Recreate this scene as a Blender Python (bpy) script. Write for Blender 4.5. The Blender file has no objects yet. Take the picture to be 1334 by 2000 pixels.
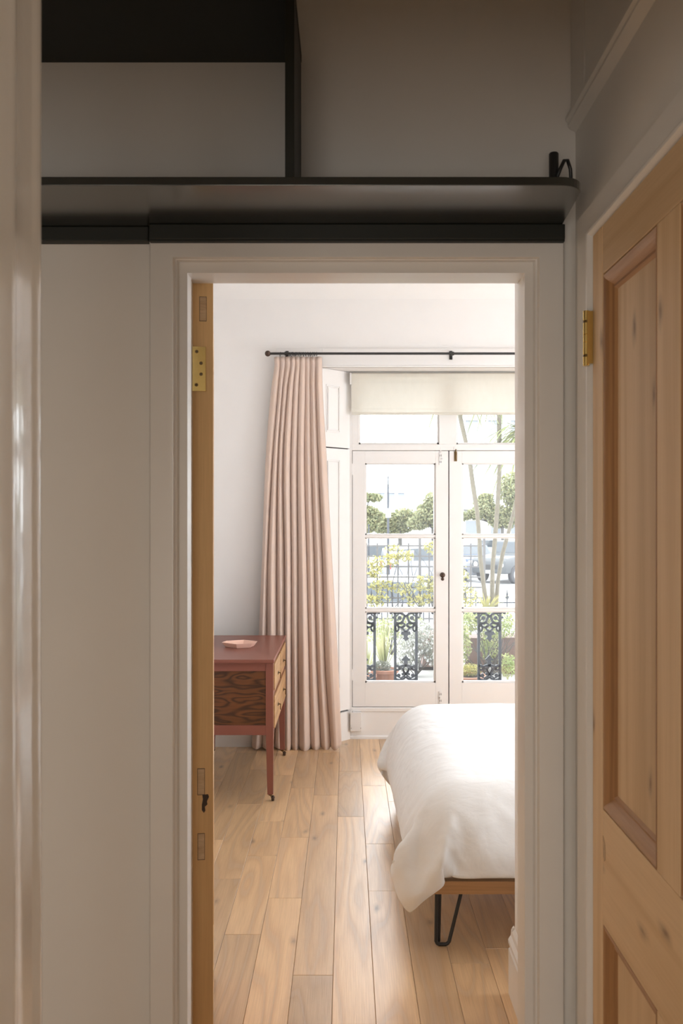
import bpy, bmesh, math, random
import numpy as np
from mathutils import Vector, Matrix, noise as mnoise

S = bpy.context.scene
COL = S.collection
PI = math.pi

# ------------------------------------------------------------------ camera, sky, lamps, exposure
EYE = 1.45
cam_data = bpy.data.cameras.new('camera')
cam_data.lens = 30.6
cam_data.sensor_width = 36.0
cam_data.shift_x = -0.0045
cam_data.shift_y = 0.0025
cam_data.clip_start = 0.05
cam_data.clip_end = 600
cam_data.dof.use_dof = True
cam_data.dof.focus_distance = 4.2
cam_data.dof.aperture_fstop = 11.0
cam = bpy.data.objects.new('camera', cam_data)
COL.objects.link(cam)
cam.location = (0, 0, EYE)
cam.rotation_euler = (PI / 2, 0, 0)
S.camera = cam

world = bpy.data.worlds.new('overcast_sky')
S.world = world
world.use_nodes = True
_bg = world.node_tree.nodes['Background']
_bg.inputs[0].default_value = (0.93, 0.965, 1.0, 1)
_bg.inputs[1].default_value = 6.0

S.view_settings.view_transform = 'Standard'
S.view_settings.look = 'None'
S.view_settings.gamma = 1.0
S.view_settings.exposure = 0.42
S.view_settings.use_curve_mapping = False
S.cycles.use_denoising = True
S.cycles.max_bounces = 9
S.cycles.diffuse_bounces = 6
S.cycles.glossy_bounces = 4
S.cycles.transmission_bounces = 6
S.cycles.transparent_max_bounces = 12
S.cycles.caustics_reflective = False
S.cycles.caustics_refractive = False
S.cycles.sample_clamp_indirect = 6.0


def area(name, loc, rot, sx, sy, energy, color=(1, 1, 1), portal=False, spread=PI):
    l = bpy.data.lights.new(name, 'AREA')
    l.shape = 'RECTANGLE'
    l.size, l.size_y = sx, sy
    l.energy = energy
    l.color = color
    l.spread = spread
    if portal:
        l.cycles.is_portal = True
    o = bpy.data.objects.new(name, l)
    COL.objects.link(o)
    o.location, o.rotation_euler = loc, rot
    return o


# sky portals in the openings (they add no light of their own)
area('portal_french_window', (0.664, 5.80, 1.29), (-PI / 2, 0, 0), 1.30, 2.16, 1, portal=True)
area('portal_side_opening', (2.60, 5.80, 1.33), (-PI / 2, 0, 0), 1.20, 2.10, 1, portal=True)  # portal for the side opening added out of view to brighten the bedroom
# added fill light in a made-up side opening, right of the doorway's view
area('fill_side_opening', (2.60, 5.60, 1.33), (-PI / 2, 0, 0), 1.10, 2.0, 44, (0.86, 0.93, 1.0))
# added fill light before the solid right wall; no window stands there
area('fill_right_wall', (3.52, 3.35, 1.05), (PI / 2, 0, PI / 2), 1.3, 1.5, 44, (0.86, 0.93, 1.0))
# added fill light behind the camera; the hall end has no glazed door
area('fill_hall_end', (-0.60, -2.30, 1.02), (PI / 2, 0, 0), 1.5, 1.6, 19.5, (1.0, 0.965, 0.90))


# ------------------------------------------------------------------ helpers
def wl(o):
    v = Vector((0, 0, 0))
    while o is not None:
        v += o.location
        o = o.parent
    return v


def P(x, y, d):
    """point at depth d seen at pixel x, y of the 1334 x 2000 photograph"""
    return ((x - 676) * d / 1700.0, d, EYE + (1005 - y) * d / 1700.0)


def PX(x, d): return (x - 676) * d / 1700.0
def PZ(y, d): return EYE + (1005 - y) * d / 1700.0


class MB:
    def __init__(s):
        s.v, s.f = [], []

    def add(s, vs, fs):
        n = len(s.v)
        s.v.extend([tuple(v) for v in vs])
        s.f.extend([tuple(i + n for i in f) for f in fs])
        return s

    def box(s, x0, x1, y0, y1, z0, z1, ch=0.0):
        if ch <= 0:
            vs = [(x, y, z) for z in (z0, z1) for y in (y0, y1) for x in (x0, x1)]
            return s.add(vs, [(0, 2, 3, 1), (4, 5, 7, 6), (0, 1, 5, 4), (2, 6, 7, 3), (0, 4, 6, 2), (1, 3, 7, 5)])
        bm = bmesh.new()
        bmesh.ops.create_cube(bm, size=1)
        for v in bm.verts:
            v.co = ((x0 + x1) / 2 + v.co.x * (x1 - x0), (y0 + y1) / 2 + v.co.y * (y1 - y0), (z0 + z1) / 2 + v.co.z * (z1 - z0))
        bmesh.ops.bevel(bm, geom=bm.edges[:], offset=ch, segments=2, affect='EDGES', profile=0.5)
        bm.verts.index_update()
        s.add([v.co[:] for v in bm.verts], [[v.index for v in f.verts] for f in bm.faces])
        bm.free()
        return s

    def bar(s, a, b, w, t, up=(0, 0, 1)):
        a, b = Vector(a), Vector(b)
        d = (b - a).normalized()
        u = Vector(up)
        if abs(d.dot(u)) > 0.98: u = Vector((0, 1, 0))
        n = d.cross(u).normalized()
        u = n.cross(d)
        vs = [p + n * (w / 2 * i) + u * (t / 2 * j) for p in (a, b) for i, j in ((-1, -1), (1, -1), (1, 1), (-1, 1))]
        return s.add(vs, [(0, 1, 2, 3), (7, 6, 5, 4), (0, 4, 5, 1), (1, 5, 6, 2), (2, 6, 7, 3), (3, 7, 4, 0)])

    def tube(s, pts, r, n=10, cap=True):
        pts = [Vector(p) for p in pts]
        rs = r if isinstance(r, (list, tuple)) else [r] * len(pts)
        rings = []
        last = None
        for i, p in enumerate(pts):
            a = pts[max(0, i - 1)]
            b = pts[min(len(pts) - 1, i + 1)]
            d = (b - a).normalized()
            if last is None:
                u = Vector((0, 0, 1)) if abs(d.z) < 0.9 else Vector((1, 0, 0))
                u = (u - d * u.dot(d)).normalized()
            else:
                u = (last - d * last.dot(d)).normalized()
            last = u
            w = d.cross(u)
            rings.append([p + (u * math.cos(2 * PI * k / n) + w * math.sin(2 * PI * k / n)) * rs[i] for k in range(n)])
        vs = [v for rg in rings for v in rg]
        fs = [(i * n + k, i * n + (k + 1) % n, (i + 1) * n + (k + 1) % n, (i + 1) * n + k) for i in range(len(pts) - 1) for k in range(n)]
        if cap:
            fs.append(tuple(range(n))[::-1])
            fs.append(tuple((len(pts) - 1) * n + k for k in range(n)))
        return s.add(vs, fs)

    def lathe(s, c, prof, axis='z', n=20):
        """prof: list of (r, h) along axis from c"""
        vs = []
        for r, h in prof:
            for k in range(n):
                a = 2 * PI * k / n
                p, q = r * math.cos(a), r * math.sin(a)
                if axis == 'z': v = (c[0] + p, c[1] + q, c[2] + h)
                elif axis == 'x': v = (c[0] + h, c[1] + p, c[2] + q)
                else: v = (c[0] + p, c[1] + h, c[2] + q)
                vs.append(v)
        m = len(prof)
        fs = [(i * n + k, i * n + (k + 1) % n, (i + 1) * n + (k + 1) % n, (i + 1) * n + k) for i in range(m - 1) for k in range(n)]
        fs.append(tuple(range(n))[::-1])
        fs.append(tuple((m - 1) * n + k for k in range(n)))
        return s.add(vs, fs)

    def prism(s, pts, y0, y1, plane='xz'):
        """polygon pts extruded between y0 and y1 (plane xz), or x0..x1 (yz), or z0..z1 (xy)"""
        n = len(pts)
        def m(p, h):
            return (p[0], h, p[1]) if plane == 'xz' else ((h, p[0], p[1]) if plane == 'yz' else (p[0], p[1], h))
        vs = [m(p, y0) for p in pts] + [m(p, y1) for p in pts]
        fs = [tuple(range(n)), tuple(range(2 * n - 1, n - 1, -1))]
        fs += [(k, k + n, (k + 1) % n + n, (k + 1) % n) for k in range(n)]
        return s.add(vs, fs)

    def rot(s, ang, c):
        ca, sa = math.cos(ang), math.sin(ang)
        s.v = [(c[0] + (x - c[0]) * ca - (y - c[1]) * sa, c[1] + (x - c[0]) * sa + (y - c[1]) * ca, z) for x, y, z in s.v]
        return s

    def join(s, o):
        return s.add(o.v, o.f)


def base_of(vs):
    a = np.array(vs)
    return Vector(((a[:, 0].min() + a[:, 0].max()) / 2, (a[:, 1].min() + a[:, 1].max()) / 2, a[:, 2].min()))


def tag(o, label=None, cat=None, group=None, kind=None):
    if label: o['label'] = label
    if cat: o['category'] = cat
    if group: o['group'] = group
    if kind: o['kind'] = kind
    return o


def obj(name, mb, mat, parent=None, smooth=False, bevel=0.0, sub=0, normals=True):
    loc = base_of(mb.v)
    pl = wl(parent) if parent is not None else Vector((0, 0, 0))
    me = bpy.data.meshes.new(name)
    a = np.array(mb.v, dtype=float) - np.array(loc)
    me.from_pydata([tuple(v) for v in a], [], mb.f)
    if normals:
        bm = bmesh.new(); bm.from_mesh(me)
        bmesh.ops.recalc_face_normals(bm, faces=bm.faces[:])
        bm.to_mesh(me); bm.free()
    if mat: me.materials.append(mat)
    o = bpy.data.objects.new(name, me)
    COL.objects.link(o)
    o.parent = parent
    o.location = loc - pl
    if smooth is True:
        for p in me.polygons: p.use_smooth = True
    elif smooth:
        me.polygons.foreach_set('use_smooth', [True] * len(me.polygons))
        me.set_sharp_from_angle(angle=math.radians(smooth))
    if bevel:
        b = o.modifiers.new('bevel', 'BEVEL')
        b.width = bevel; b.segments = 2; b.limit_method = 'ANGLE'; b.angle_limit = math.radians(40)
    if sub:
        m = o.modifiers.new('sub', 'SUBSURF'); m.levels = sub; m.render_levels = sub
    return o


def thing(name, label, cat, loc, group=None, kind=None):
    o = bpy.data.objects.new(name, None)
    o.empty_display_size = 0.05
    COL.objects.link(o)
    o.location = loc
    return tag(o, label, cat, group, kind)


def dup(o, parent=None, loc=None, rz=None, label=None):
    c = o.copy(); COL.objects.link(c); c.parent = parent
    if loc is not None: c.location = loc
    if rz is not None: c.rotation_euler = (0, 0, rz)
    if label: c['label'] = label
    for ch in list(o.children): dup(ch, c)
    return c


# ------------------------------------------------------------------ materials
class N:
    def __init__(s, name):
        s.m = bpy.data.materials.new(name); s.m.use_nodes = True
        s.t = s.m.node_tree; s.n = s.t.nodes; s.l = s.t.links
        s.b = s.n['Principled BSDF']; s.out = s.n['Material Output']

    def new(s, t, **kw):
        n = s.n.new(t)
        for k, v in kw.items(): setattr(n, k, v)
        return n

    def put(s, sock, v):
        if isinstance(v, bpy.types.NodeSocket): s.l.new(v, sock)
        else: sock.default_value = v

    def math(s, op, a, b=0.0, c=0.0, clamp=False):
        n = s.new('ShaderNodeMath', operation=op); n.use_clamp = clamp
        for i, v in enumerate((a, b, c)): s.put(n.inputs[i], v)
        return n.outputs[0]

    def mix(s, f, a, b, mode='MIX'):
        n = s.new('ShaderNodeMix', data_type='RGBA', blend_type=mode)
        s.put(n.inputs[0], f); s.put(n.inputs[6], a); s.put(n.inputs[7], b)
        return n.outputs[2]

    def ramp(s, f, stops):
        n = s.new('ShaderNodeValToRGB')
        e = n.color_ramp.elements
        while len(e) < len(stops): e.new(0.5)
        for i, (p, c) in enumerate(stops):
            e[i].position = p; e[i].color = c if len(c) == 4 else (*c, 1)
        s.put(n.inputs[0], f)
        return n.outputs[0]

    def coords(s, scale=(1, 1, 1), rnd=True, kind='Object'):
        tc = s.new('ShaderNodeTexCoord')
        mp = s.new('ShaderNodeMapping')
        v = tc.outputs[kind]
        if rnd:
            oi = s.new('ShaderNodeObjectInfo')
            vm = s.new('ShaderNodeVectorMath', operation='MULTIPLY_ADD')
            vm.inputs[1].default_value = (37.3, 51.7, 23.1)
            s.l.new(oi.outputs['Random'], vm.inputs[0]); s.l.new(v, vm.inputs[2])
            v = vm.outputs[0]
            s.rand = oi.outputs['Random']
        s.l.new(v, mp.inputs[0]); mp.inputs['Scale'].default_value = scale
        return mp.outputs[0]

    def noise(s, vec, scale=1.0, detail=2.0, rough=0.5, dist=0.0):
        n = s.new('ShaderNodeTexNoise')
        n.inputs['Scale'].default_value = scale; n.inputs['Detail'].default_value = detail
        n.inputs['Roughness'].default_value = rough; n.inputs['Distortion'].default_value = dist
        if vec is not None: s.l.new(vec, n.inputs['Vector'])
        return n.outputs['Fac']

    def bump(s, h, strength=0.2, dist=0.01):
        n = s.new('ShaderNodeBump'); n.inputs['Strength'].default_value = strength; n.inputs['Distance'].default_value = dist
        s.l.new(h, n.inputs['Height']); s.l.new(n.outputs[0], s.b.inputs['Normal'])


def paint(name, col, rough=0.5, wob=0.0, bump=0.0, spec=0.5, var=0.03, scale=6.0):
    k = N(name)
    v = k.coords((1, 1, 1), rnd=False)
    n = k.noise(v, scale, 3)
    c2 = tuple(c * (1 - var * 2) for c in col)
    k.put(k.b.inputs['Base Color'], k.mix(n, (*col, 1), (*c2, 1)))
    k.b.inputs['Roughness'].default_value = rough
    k.b.inputs['Specular IOR Level'].default_value = spec
    if bump: k.bump(k.noise(v, 45, 3), bump, 0.003)
    return k.m


def metal(name, col, rough=0.3, metallic=1.0):
    k = N(name)
    v = k.coords((1, 1, 1), rnd=False)
    n = k.noise(v, 60, 3)
    k.put(k.b.inputs['Base Color'], k.mix(n, (*col, 1), (*[c * 0.75 for c in col], 1)))
    k.b.inputs['Metallic'].default_value = metallic
    k.put(k.b.inputs['Roughness'], k.math('MULTIPLY_ADD', n, 0.2, rough - 0.1))
    return k.m


def wood(name, light, dark, axis='z', ring=8.0, along=0.8, knots=1.0, rough=0.5, contrast=0.5, var=0.25, bump=0.1,
         knotcol=(0.10, 0.045, 0.02), fine=1.0, limed=0.0, knotscale=2.6, freq=38.0, flat='x'):
    k = N(name)
    sc = [ring] * 3
    sc['xyz'.index(axis)] = along
    sc['xyz'.index(flat)] *= 0.25
    v = k.coords(tuple(sc))
    rnd = k.rand
    sf = [260.0] * 3
    sf['xyz'.index(axis)] = 7.0
    vf = k.coords(tuple(sf))
    n1 = k.noise(v, 0.55, 1.5, 0.45, 0.25)
    rings = k.math('SINE', k.math('MULTIPLY', n1, freq))
    rings = k.math('MULTIPLY_ADD', rings, 0.5, 0.5)
    rings = k.math('POWER', rings, 1.6)
    fib = k.noise(vf, 1.0, 3, 0.6)
    big = k.noise(v, 0.3, 2)
    c = k.mix(k.math('MULTIPLY', rings, contrast), (*light, 1), (*dark, 1))
    c = k.mix(k.math('MULTIPLY', k.math('SUBTRACT', fib, 0.35, clamp=True), 0.9 * fine), c, (*[x * 0.6 for x in dark], 1))
    # piece to piece tone
    tone = k.math('MULTIPLY_ADD', rnd, var * 2, 1 - var)
    tone = k.math('MULTIPLY_ADD', big, 0.35, k.math('SUBTRACT', tone, 0.17))
    cc = k.new('ShaderNodeCombineColor')
    for i in range(3): k.l.new(tone, cc.inputs[i])
    c = k.mix(1.0, c, cc.outputs[0], 'MULTIPLY')
    if limed:
        lim = k.ramp(rings, [(0.80, (0, 0, 0)), (0.97, (1, 1, 1))])
        c = k.mix(k.math('MULTIPLY', lim, limed), c, (0.74, 0.66, 0.56, 1))
    if knots:
        sk = [knotscale * 1.0] * 3
        sk['xyz'.index(axis)] = knotscale * 0.42
        vk = k.coords(tuple(sk))
        vo = k.new('ShaderNodeTexVoronoi'); vo.inputs['Scale'].default_value = 2.0
        k.l.new(vk, vo.inputs['Vector'])
        kd = None
        vo.voronoi_dimensions = '2D'
        sx = k.new('ShaderNodeSeparateXYZ'); k.l.new(vk, sx.inputs[0])
        cb = k.new('ShaderNodeCombineXYZ')
        keep = [i for i in range(3) if i != 'xyz'.index(flat)]
        k.l.new(sx.outputs[keep[0]], cb.inputs[0]); k.l.new(sx.outputs[keep[1]], cb.inputs[1])
        k.l.new(cb.outputs[0], vo.inputs['Vector'])
        kd = k.ramp(k.math('ADD', vo.outputs['Distance'], k.math('MULTIPLY', k.noise(vk, 9, 3, 0.6), 0.16)), [(0.085, (1, 1, 1)), (0.155, (0.25, 0.25, 0.25)), (0.21, (0, 0, 0))])
        sep = k.new('ShaderNodeSeparateColor'); k.l.new(vo.outputs['Color'], sep.inputs[0])
        gate = k.math('GREATER_THAN', sep.outputs[0], 1 - 0.42 * knots)
        kf = k.math('MULTIPLY', k.math('MULTIPLY', kd, gate), 0.72)
        c = k.mix(kf, c, (*knotcol, 1))
    k.put(k.b.inputs['Base Color'], c)
    k.put(k.b.inputs['Roughness'], k.math('MULTIPLY_ADD', fib, 0.25, rough - 0.1))
    if bump:
        h = k.math('ADD', k.math('MULTIPLY', rings, -0.7), k.math('MULTIPLY', fib, -0.8))
        k.bump(h, bump, 0.002)
    return k.m


def leafmat(name, a, b, trans=0.35, rough=0.6):
    k = N(name)
    v = k.coords((1, 1, 1), rnd=False)
    n = k.noise(v, 9, 2)
    c = k.mix(k.ramp(n, [(0.35, (0, 0, 0)), (0.65, (1, 1, 1))]), (*a, 1), (*b, 1))
    k.put(k.b.inputs['Base Color'], c)
    k.b.inputs['Roughness'].default_value = rough
    tr = k.new('ShaderNodeBsdfTranslucent'); k.l.new(c, tr.inputs['Color'])
    mx = k.new('ShaderNodeMixShader'); mx.inputs[0].default_value = trans
    k.l.new(k.b.outputs[0], mx.inputs[1]); k.l.new(tr.outputs[0], mx.inputs[2]); k.l.new(mx.outputs[0], k.out.inputs[0])
    return k.m


def glassmat(name, tint=(0.97, 0.98, 0.98), veil=0.014):
    k = N(name)
    fr = k.new('ShaderNodeFresnel'); fr.inputs['IOR'].default_value = 1.45
    tr = k.new('ShaderNodeBsdfTransparent'); tr.inputs['Color'].default_value = (*tint, 1)
    gl = k.new('ShaderNodeBsdfGlossy'); gl.inputs['Roughness'].default_value = 0.02
    m1 = k.new('ShaderNodeMixShader')
    k.l.new(fr.outputs[0], m1.inputs[0]); k.l.new(tr.outputs[0], m1.inputs[1]); k.l.new(gl.outputs[0], m1.inputs[2])
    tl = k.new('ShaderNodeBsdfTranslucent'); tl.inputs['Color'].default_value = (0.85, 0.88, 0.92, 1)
    m2 = k.new('ShaderNodeMixShader'); m2.inputs[0].default_value = veil  # translucent share put in as a pale glare veil over the view
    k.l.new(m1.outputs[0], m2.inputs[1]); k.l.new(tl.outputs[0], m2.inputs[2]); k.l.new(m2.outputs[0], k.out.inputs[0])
    return k.m


M = {}
M['wall'] = paint('wall_paint', (0.82, 0.80, 0.785), 0.65, bump=0.04)
M['hall_wall'] = paint('hall_wall_paint', (0.78, 0.75, 0.71), 0.6, bump=0.05)
M['ceiling'] = paint('ceiling_paint', (0.82, 0.80, 0.78), 0.7)
M['gloss'] = paint('white_eggshell_paint', (0.80, 0.775, 0.745), 0.32, bump=0.04)
M['satin'] = paint('white_window_paint', (0.82, 0.80, 0.785), 0.35, bump=0.03)
M['jamb'] = paint('old_gloss_paint', (0.86, 0.84, 0.80), 0.14, bump=0.10, scale=3)
M['shelf'] = paint('dark_green_black_paint', (0.020, 0.021, 0.017), 0.24, bump=0.05)
_b = M['shelf'].node_tree.nodes['Principled BSDF']
_b.inputs['Coat Weight'].default_value = 1.0; _b.inputs['Coat Roughness'].default_value = 0.22
M['shelf_dull'] = paint('dark_green_black_paint_dull', (0.016, 0.017, 0.013), 0.5, bump=0.05, spec=0.35)
M['black'] = paint('black_metal_paint', (0.018, 0.017, 0.017), 0.4)
M['gap'] = paint('gap_shade_and_joint_colour', (0.05, 0.04, 0.03), 0.9)  # dark tone painted as crack shade; also under planks and around patches
M['brass'] = metal('polished_brass', (0.83, 0.62, 0.24), 0.22)
M['oldbrass'] = metal('aged_brass', (0.20, 0.13, 0.06), 0.4)
M['bronze'] = metal('dark_bronze', (0.10, 0.065, 0.05), 0.45, 0.8)
M['chrome'] = metal('chrome', (0.7, 0.7, 0.7), 0.2)
M['iron'] = paint('weathered_black_iron', (0.030, 0.034, 0.044), 0.5, bump=0.3, var=0.15, scale=30)
M['pine_z'] = wood('stripped_pine_upright', (0.74, 0.52, 0.30), (0.62, 0.40, 0.20), 'z', 14.0, 0.45, 1.35, 0.5, 0.6, 0.06, 0.06, (0.17, 0.075, 0.04), 0.35, knotscale=4.2)
M['pine_y'] = wood('stripped_pine_crosswise', (0.74, 0.52, 0.30), (0.62, 0.40, 0.20), 'y', 14.0, 0.45, 1.35, 0.5, 0.6, 0.06, 0.06, (0.17, 0.075, 0.04), 0.35, knotscale=4.2)
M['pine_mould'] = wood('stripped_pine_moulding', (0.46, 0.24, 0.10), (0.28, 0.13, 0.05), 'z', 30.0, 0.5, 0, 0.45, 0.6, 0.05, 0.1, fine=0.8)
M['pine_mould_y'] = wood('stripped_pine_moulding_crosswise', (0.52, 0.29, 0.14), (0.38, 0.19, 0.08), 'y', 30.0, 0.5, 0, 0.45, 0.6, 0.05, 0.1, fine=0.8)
M['pine_edge'] = wood('pine_door_edge', (0.76, 0.49, 0.22), (0.54, 0.29, 0.10), 'z', 26.0, 0.30, 0, 0.5, 0.55, 0.02, 0.08, fine=0.5)
M['pine_patch'] = wood('pine_patch', (0.60, 0.42, 0.25), (0.45, 0.28, 0.14), 'x', 20.0, 6.0, 0, 0.6, 0.4, 0.05, 0.1)
M['oak'] = wood('oiled_oak_plank', (0.78, 0.52, 0.285), (0.54, 0.31, 0.14), 'y', 11.0, 1.3, 0.9, 0.38, 0.55, 0.20, 0.20, (0.16, 0.08, 0.04), 0.7, 0.16, 3.4, 60.0, 'z')
for _n in M['oak'].node_tree.nodes:
    if _n.type == 'BSDF_PRINCIPLED':
        _n.inputs['Specular IOR Level'].default_value = 1.0
        _n.inputs['Coat Weight'].default_value = 0.65
        _n.inputs['Coat Roughness'].default_value = 0.34
M['oak_bed'] = wood('oak_bed_rail', (0.50, 0.27, 0.115), (0.34, 0.165, 0.06), 'x', 20.0, 0.6, 0, 0.45, 0.5, 0.05, 0.08, limed=0.15)
M['darkoak'] = wood('dark_stained_oak', (0.15, 0.052, 0.014), (0.040, 0.014, 0.005), 'x', 30.0, 7.0, 0, 0.35, 0.9, 0.05, 0.2, fine=0.9, freq=52.0, flat='y')
M['drawer'] = wood('light_oak_drawer', (0.55, 0.33, 0.15), (0.32, 0.16, 0.06), 'y', 16.0, 1.5, 0, 0.35, 0.6, 0.1, 0.1)
M['greywood'] = wood('grey_brown_wood', (0.26, 0.17, 0.12), (0.13, 0.08, 0.055), 'y', 16.0, 1.5, 0, 0.5, 0.6, 0.1, 0.1)
M['red'] = paint('brick_red_furniture_paint', (0.245, 0.083, 0.058), 0.33, bump=0.05)
M['tray'] = paint('pale_pink_lacquer', (0.90, 0.60, 0.49), 0.4)
M['mirror'] = metal('mirror_glass', (0.9, 0.9, 0.9), 0.05)
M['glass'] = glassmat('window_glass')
M['cotton'] = None
M['terracotta'] = paint('terracotta', (0.36, 0.17, 0.11), 0.8, var=0.15, scale=12, bump=0.2)
M['corten'] = paint('brown_planter', (0.16, 0.095, 0.075), 0.7, var=0.15, scale=12)
M['paving'] = paint('pale_paving', (0.34, 0.33, 0.31), 0.8, var=0.1, bump=0.2)
M['road'] = paint('pale_tarmac', (0.26, 0.26, 0.26), 0.85, var=0.1)
M['stucco'] = paint('white_stucco', (0.62, 0.61, 0.59), 0.8, var=0.04)
M['pane_far'] = paint('far_window_glass', (0.22, 0.24, 0.27), 0.15)
M['trellis'] = paint('weathered_trellis', (0.125, 0.12, 0.12), 0.8, var=0.12, scale=20)
M['bark'] = paint('cordyline_bark', (0.19, 0.165, 0.12), 0.9, var=0.3, scale=40, bump=0.8)
M['bark2'] = paint('grey_bark', (0.10, 0.095, 0.085), 0.9, var=0.3, scale=20, bump=0.8)
M['leaf_tree'] = leafmat('tree_leaves', (0.19, 0.22, 0.12), (0.30, 0.28, 0.14))
M['leaf_yellow'] = leafmat('yellow_green_leaves', (0.42, 0.38, 0.13), (0.30, 0.29, 0.13))
M['leaf_green'] = leafmat('fresh_green_leaves', (0.26, 0.32, 0.12), (0.38, 0.38, 0.19))
M['leaf_grey'] = leafmat('grey_green_leaves', (0.24, 0.25, 0.20), (0.36, 0.36, 0.31))
M['leaf_strap'] = leafmat('strap_leaves', (0.34, 0.36, 0.18), (0.42, 0.40, 0.22))
M['leaf_palm'] = leafmat('palm_leaves', (0.15, 0.18, 0.07), (0.24, 0.25, 0.10), 0.25)
M['flower'] = paint('white_petals', (0.7, 0.7, 0.7), 0.8)
M['soil'] = paint('garden_soil', (0.06, 0.045, 0.035), 0.95, var=0.2)
M['car_silver'] = paint('silver_car_paint', (0.42, 0.43, 0.45), 0.25)
M['car_white'] = paint('white_car_paint', (0.6, 0.6, 0.6), 0.25)
M['car_blue'] = paint('dark_blue_car_paint', (0.03, 0.05, 0.11), 0.25)
M['car_grey'] = paint('grey_blue_car_paint', (0.27, 0.28, 0.31), 0.25)
M['car_dark'] = paint('dark_grey_car_paint', (0.06, 0.065, 0.07), 0.3)
M['car_glass'] = paint('dark_car_glass', (0.035, 0.045, 0.055), 0.08)
M['tyre'] = paint('tyre_rubber', (0.035, 0.035, 0.04), 0.8)
M['red_lamp'] = paint('red_rear_lamp', (0.5, 0.02, 0.02), 0.2)
M['pale_lamp'] = paint('pale_head_lamp', (0.7, 0.7, 0.65), 0.2)


def cotton():
    k = N('white_cotton')
    v = k.coords((1, 1, 1), rnd=False)
    n = k.noise(v, 4, 3)
    k.put(k.b.inputs['Base Color'], k.mix(n, (0.83, 0.825, 0.82, 1), (0.80, 0.795, 0.79, 1)))
    k.b.inputs['Roughness'].default_value = 0.85
    k.b.inputs['Sheen Weight'].default_value = 0.15
    h = k.math('ADD', k.noise(k.coords((1, 2.2, 1), rnd=False), 14, 4, 0.55, 0.6), k.math('MULTIPLY', k.noise(v, 4.5, 2, 0.5, 1.6), 3.2))
    k.bump(h, 0.22, 0.010)
    return k.m


def linen(name, a, b, trans=0.15):
    k = N(name)
    v = k.coords((1, 1, 1), rnd=False)
    vx = k.coords((900, 900, 60), rnd=False)
    vz = k.coords((60, 60, 900), rnd=False)
    n = k.math('ADD', k.noise(vx, 1, 2), k.noise(vz, 1, 2))
    big = k.noise(k.coords((30, 30, 12), rnd=False), 1, 3)
    f = k.math('MULTIPLY_ADD', big, 0.9, k.math('MULTIPLY_ADD', n, 0.5, -0.45), clamp=True)
    c = k.mix(f, (*a, 1), (*b, 1))
    k.put(k.b.inputs['Base Color'], c)
    k.b.inputs['Roughness'].default_value = 0.9
    k.b.inputs['Sheen Weight'].default_value = 0.2
    k.bump(n, 0.25, 0.001)
    tr = k.new('ShaderNodeBsdfTranslucent'); k.l.new(c, tr.inputs['Color'])
    mx = k.new('ShaderNodeMixShader'); mx.inputs[0].default_value = trans
    k.l.new(k.b.outputs[0], mx.inputs[1]); k.l.new(tr.outputs[0], mx.inputs[2]); k.l.new(mx.outputs[0], k.out.inputs[0])
    return k.m


M['cotton'] = cotton()
M['curtain'] = linen('pink_beige_linen', (0.78, 0.60, 0.475), (0.70, 0.575, 0.53), 0.12)
M['blind'] = linen('cream_blind_cloth', (0.80, 0.77, 0.69), (0.74, 0.71, 0.63), 0.22)

# ------------------------------------------------------------------ room shell
HC, BC = 2.98, 2.95          # ceilings of hall and bedroom
WX = 0.481                   # right wall of the hall
DW0, DW1 = 1.825, 1.99       # the wall with the doorway


def struct(name, mb, mat, label, cat, **kw):
    o = obj(name, mb, mat, **kw)
    return tag(o, label, cat, kind='structure')


def rects_with_hole(mb, x0, x1, z0, z1, hx0, hx1, hz0, hz1, y0, y1):
    mb.box(x0, hx0, y0, y1, z0, z1)
    mb.box(hx1, x1, y0, y1, z0, z1)
    if hz1 < z1: mb.box(hx0, hx1, y0, y1, hz1, z1)
    if hz0 > z0: mb.box(hx0, hx1, y0, y1, z0, hz0)
    return mb


# wall around the bedroom doorway
b = MB(); rects_with_hole(b, -1.5, 0.60, 0, HC, -0.375, 0.402, 0, 1.985, DW0, DW1)
struct('wall_back', b, M['hall_wall'], 'greige painted hall wall around the bedroom doorway', 'wall')
# hall right wall (thickness outward), opening for the pine door
b = MB()
D0, D1, DZ = 0.86, 1.642, 1.99
b.box(WX, 0.62, D1, DW0, 0, HC).box(WX, 0.62, -2.5, D0, 0, HC).box(WX, 0.62, D0, D1, DZ, HC)
struct('wall_right', b, M['hall_wall'], 'greige hall wall to the right above the pine door', 'wall')
b = MB(); b.box(-1.62, -1.5, -2.5, DW0, 0, HC)
struct('wall_left', b, M['hall_wall'], 'hall side wall hidden behind the near left door frame', 'wall')
b = MB(); b.box(-1.62, 0.62, -2.62, -2.5, 0, HC)
struct('wall_front', b, M['hall_wall'], 'end wall of the hall behind the viewpoint', 'wall')
b = MB(); b.box(-1.62, 0.62, -2.62, DW1, HC, HC + 0.1)
struct('ceiling_hall', b, M['ceiling'], 'hall ceiling above the dark shelf unit', 'ceiling')
b = MB(); b.box(-1.62, 1.4, -2.62, 1.93, -0.06, -0.002)
struct('floor_hall', b, M['oak'], 'wooden floor of the hall in front of the doorway', 'floor')
# room behind the pine door: plain back wall
b = MB(); b.box(1.3, 1.4, 0.4, 1.95, 0, HC)
struct('wall_cupboard', b, M['hall_wall'], 'back wall of the closet behind the closed pine door', 'wall')

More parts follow.
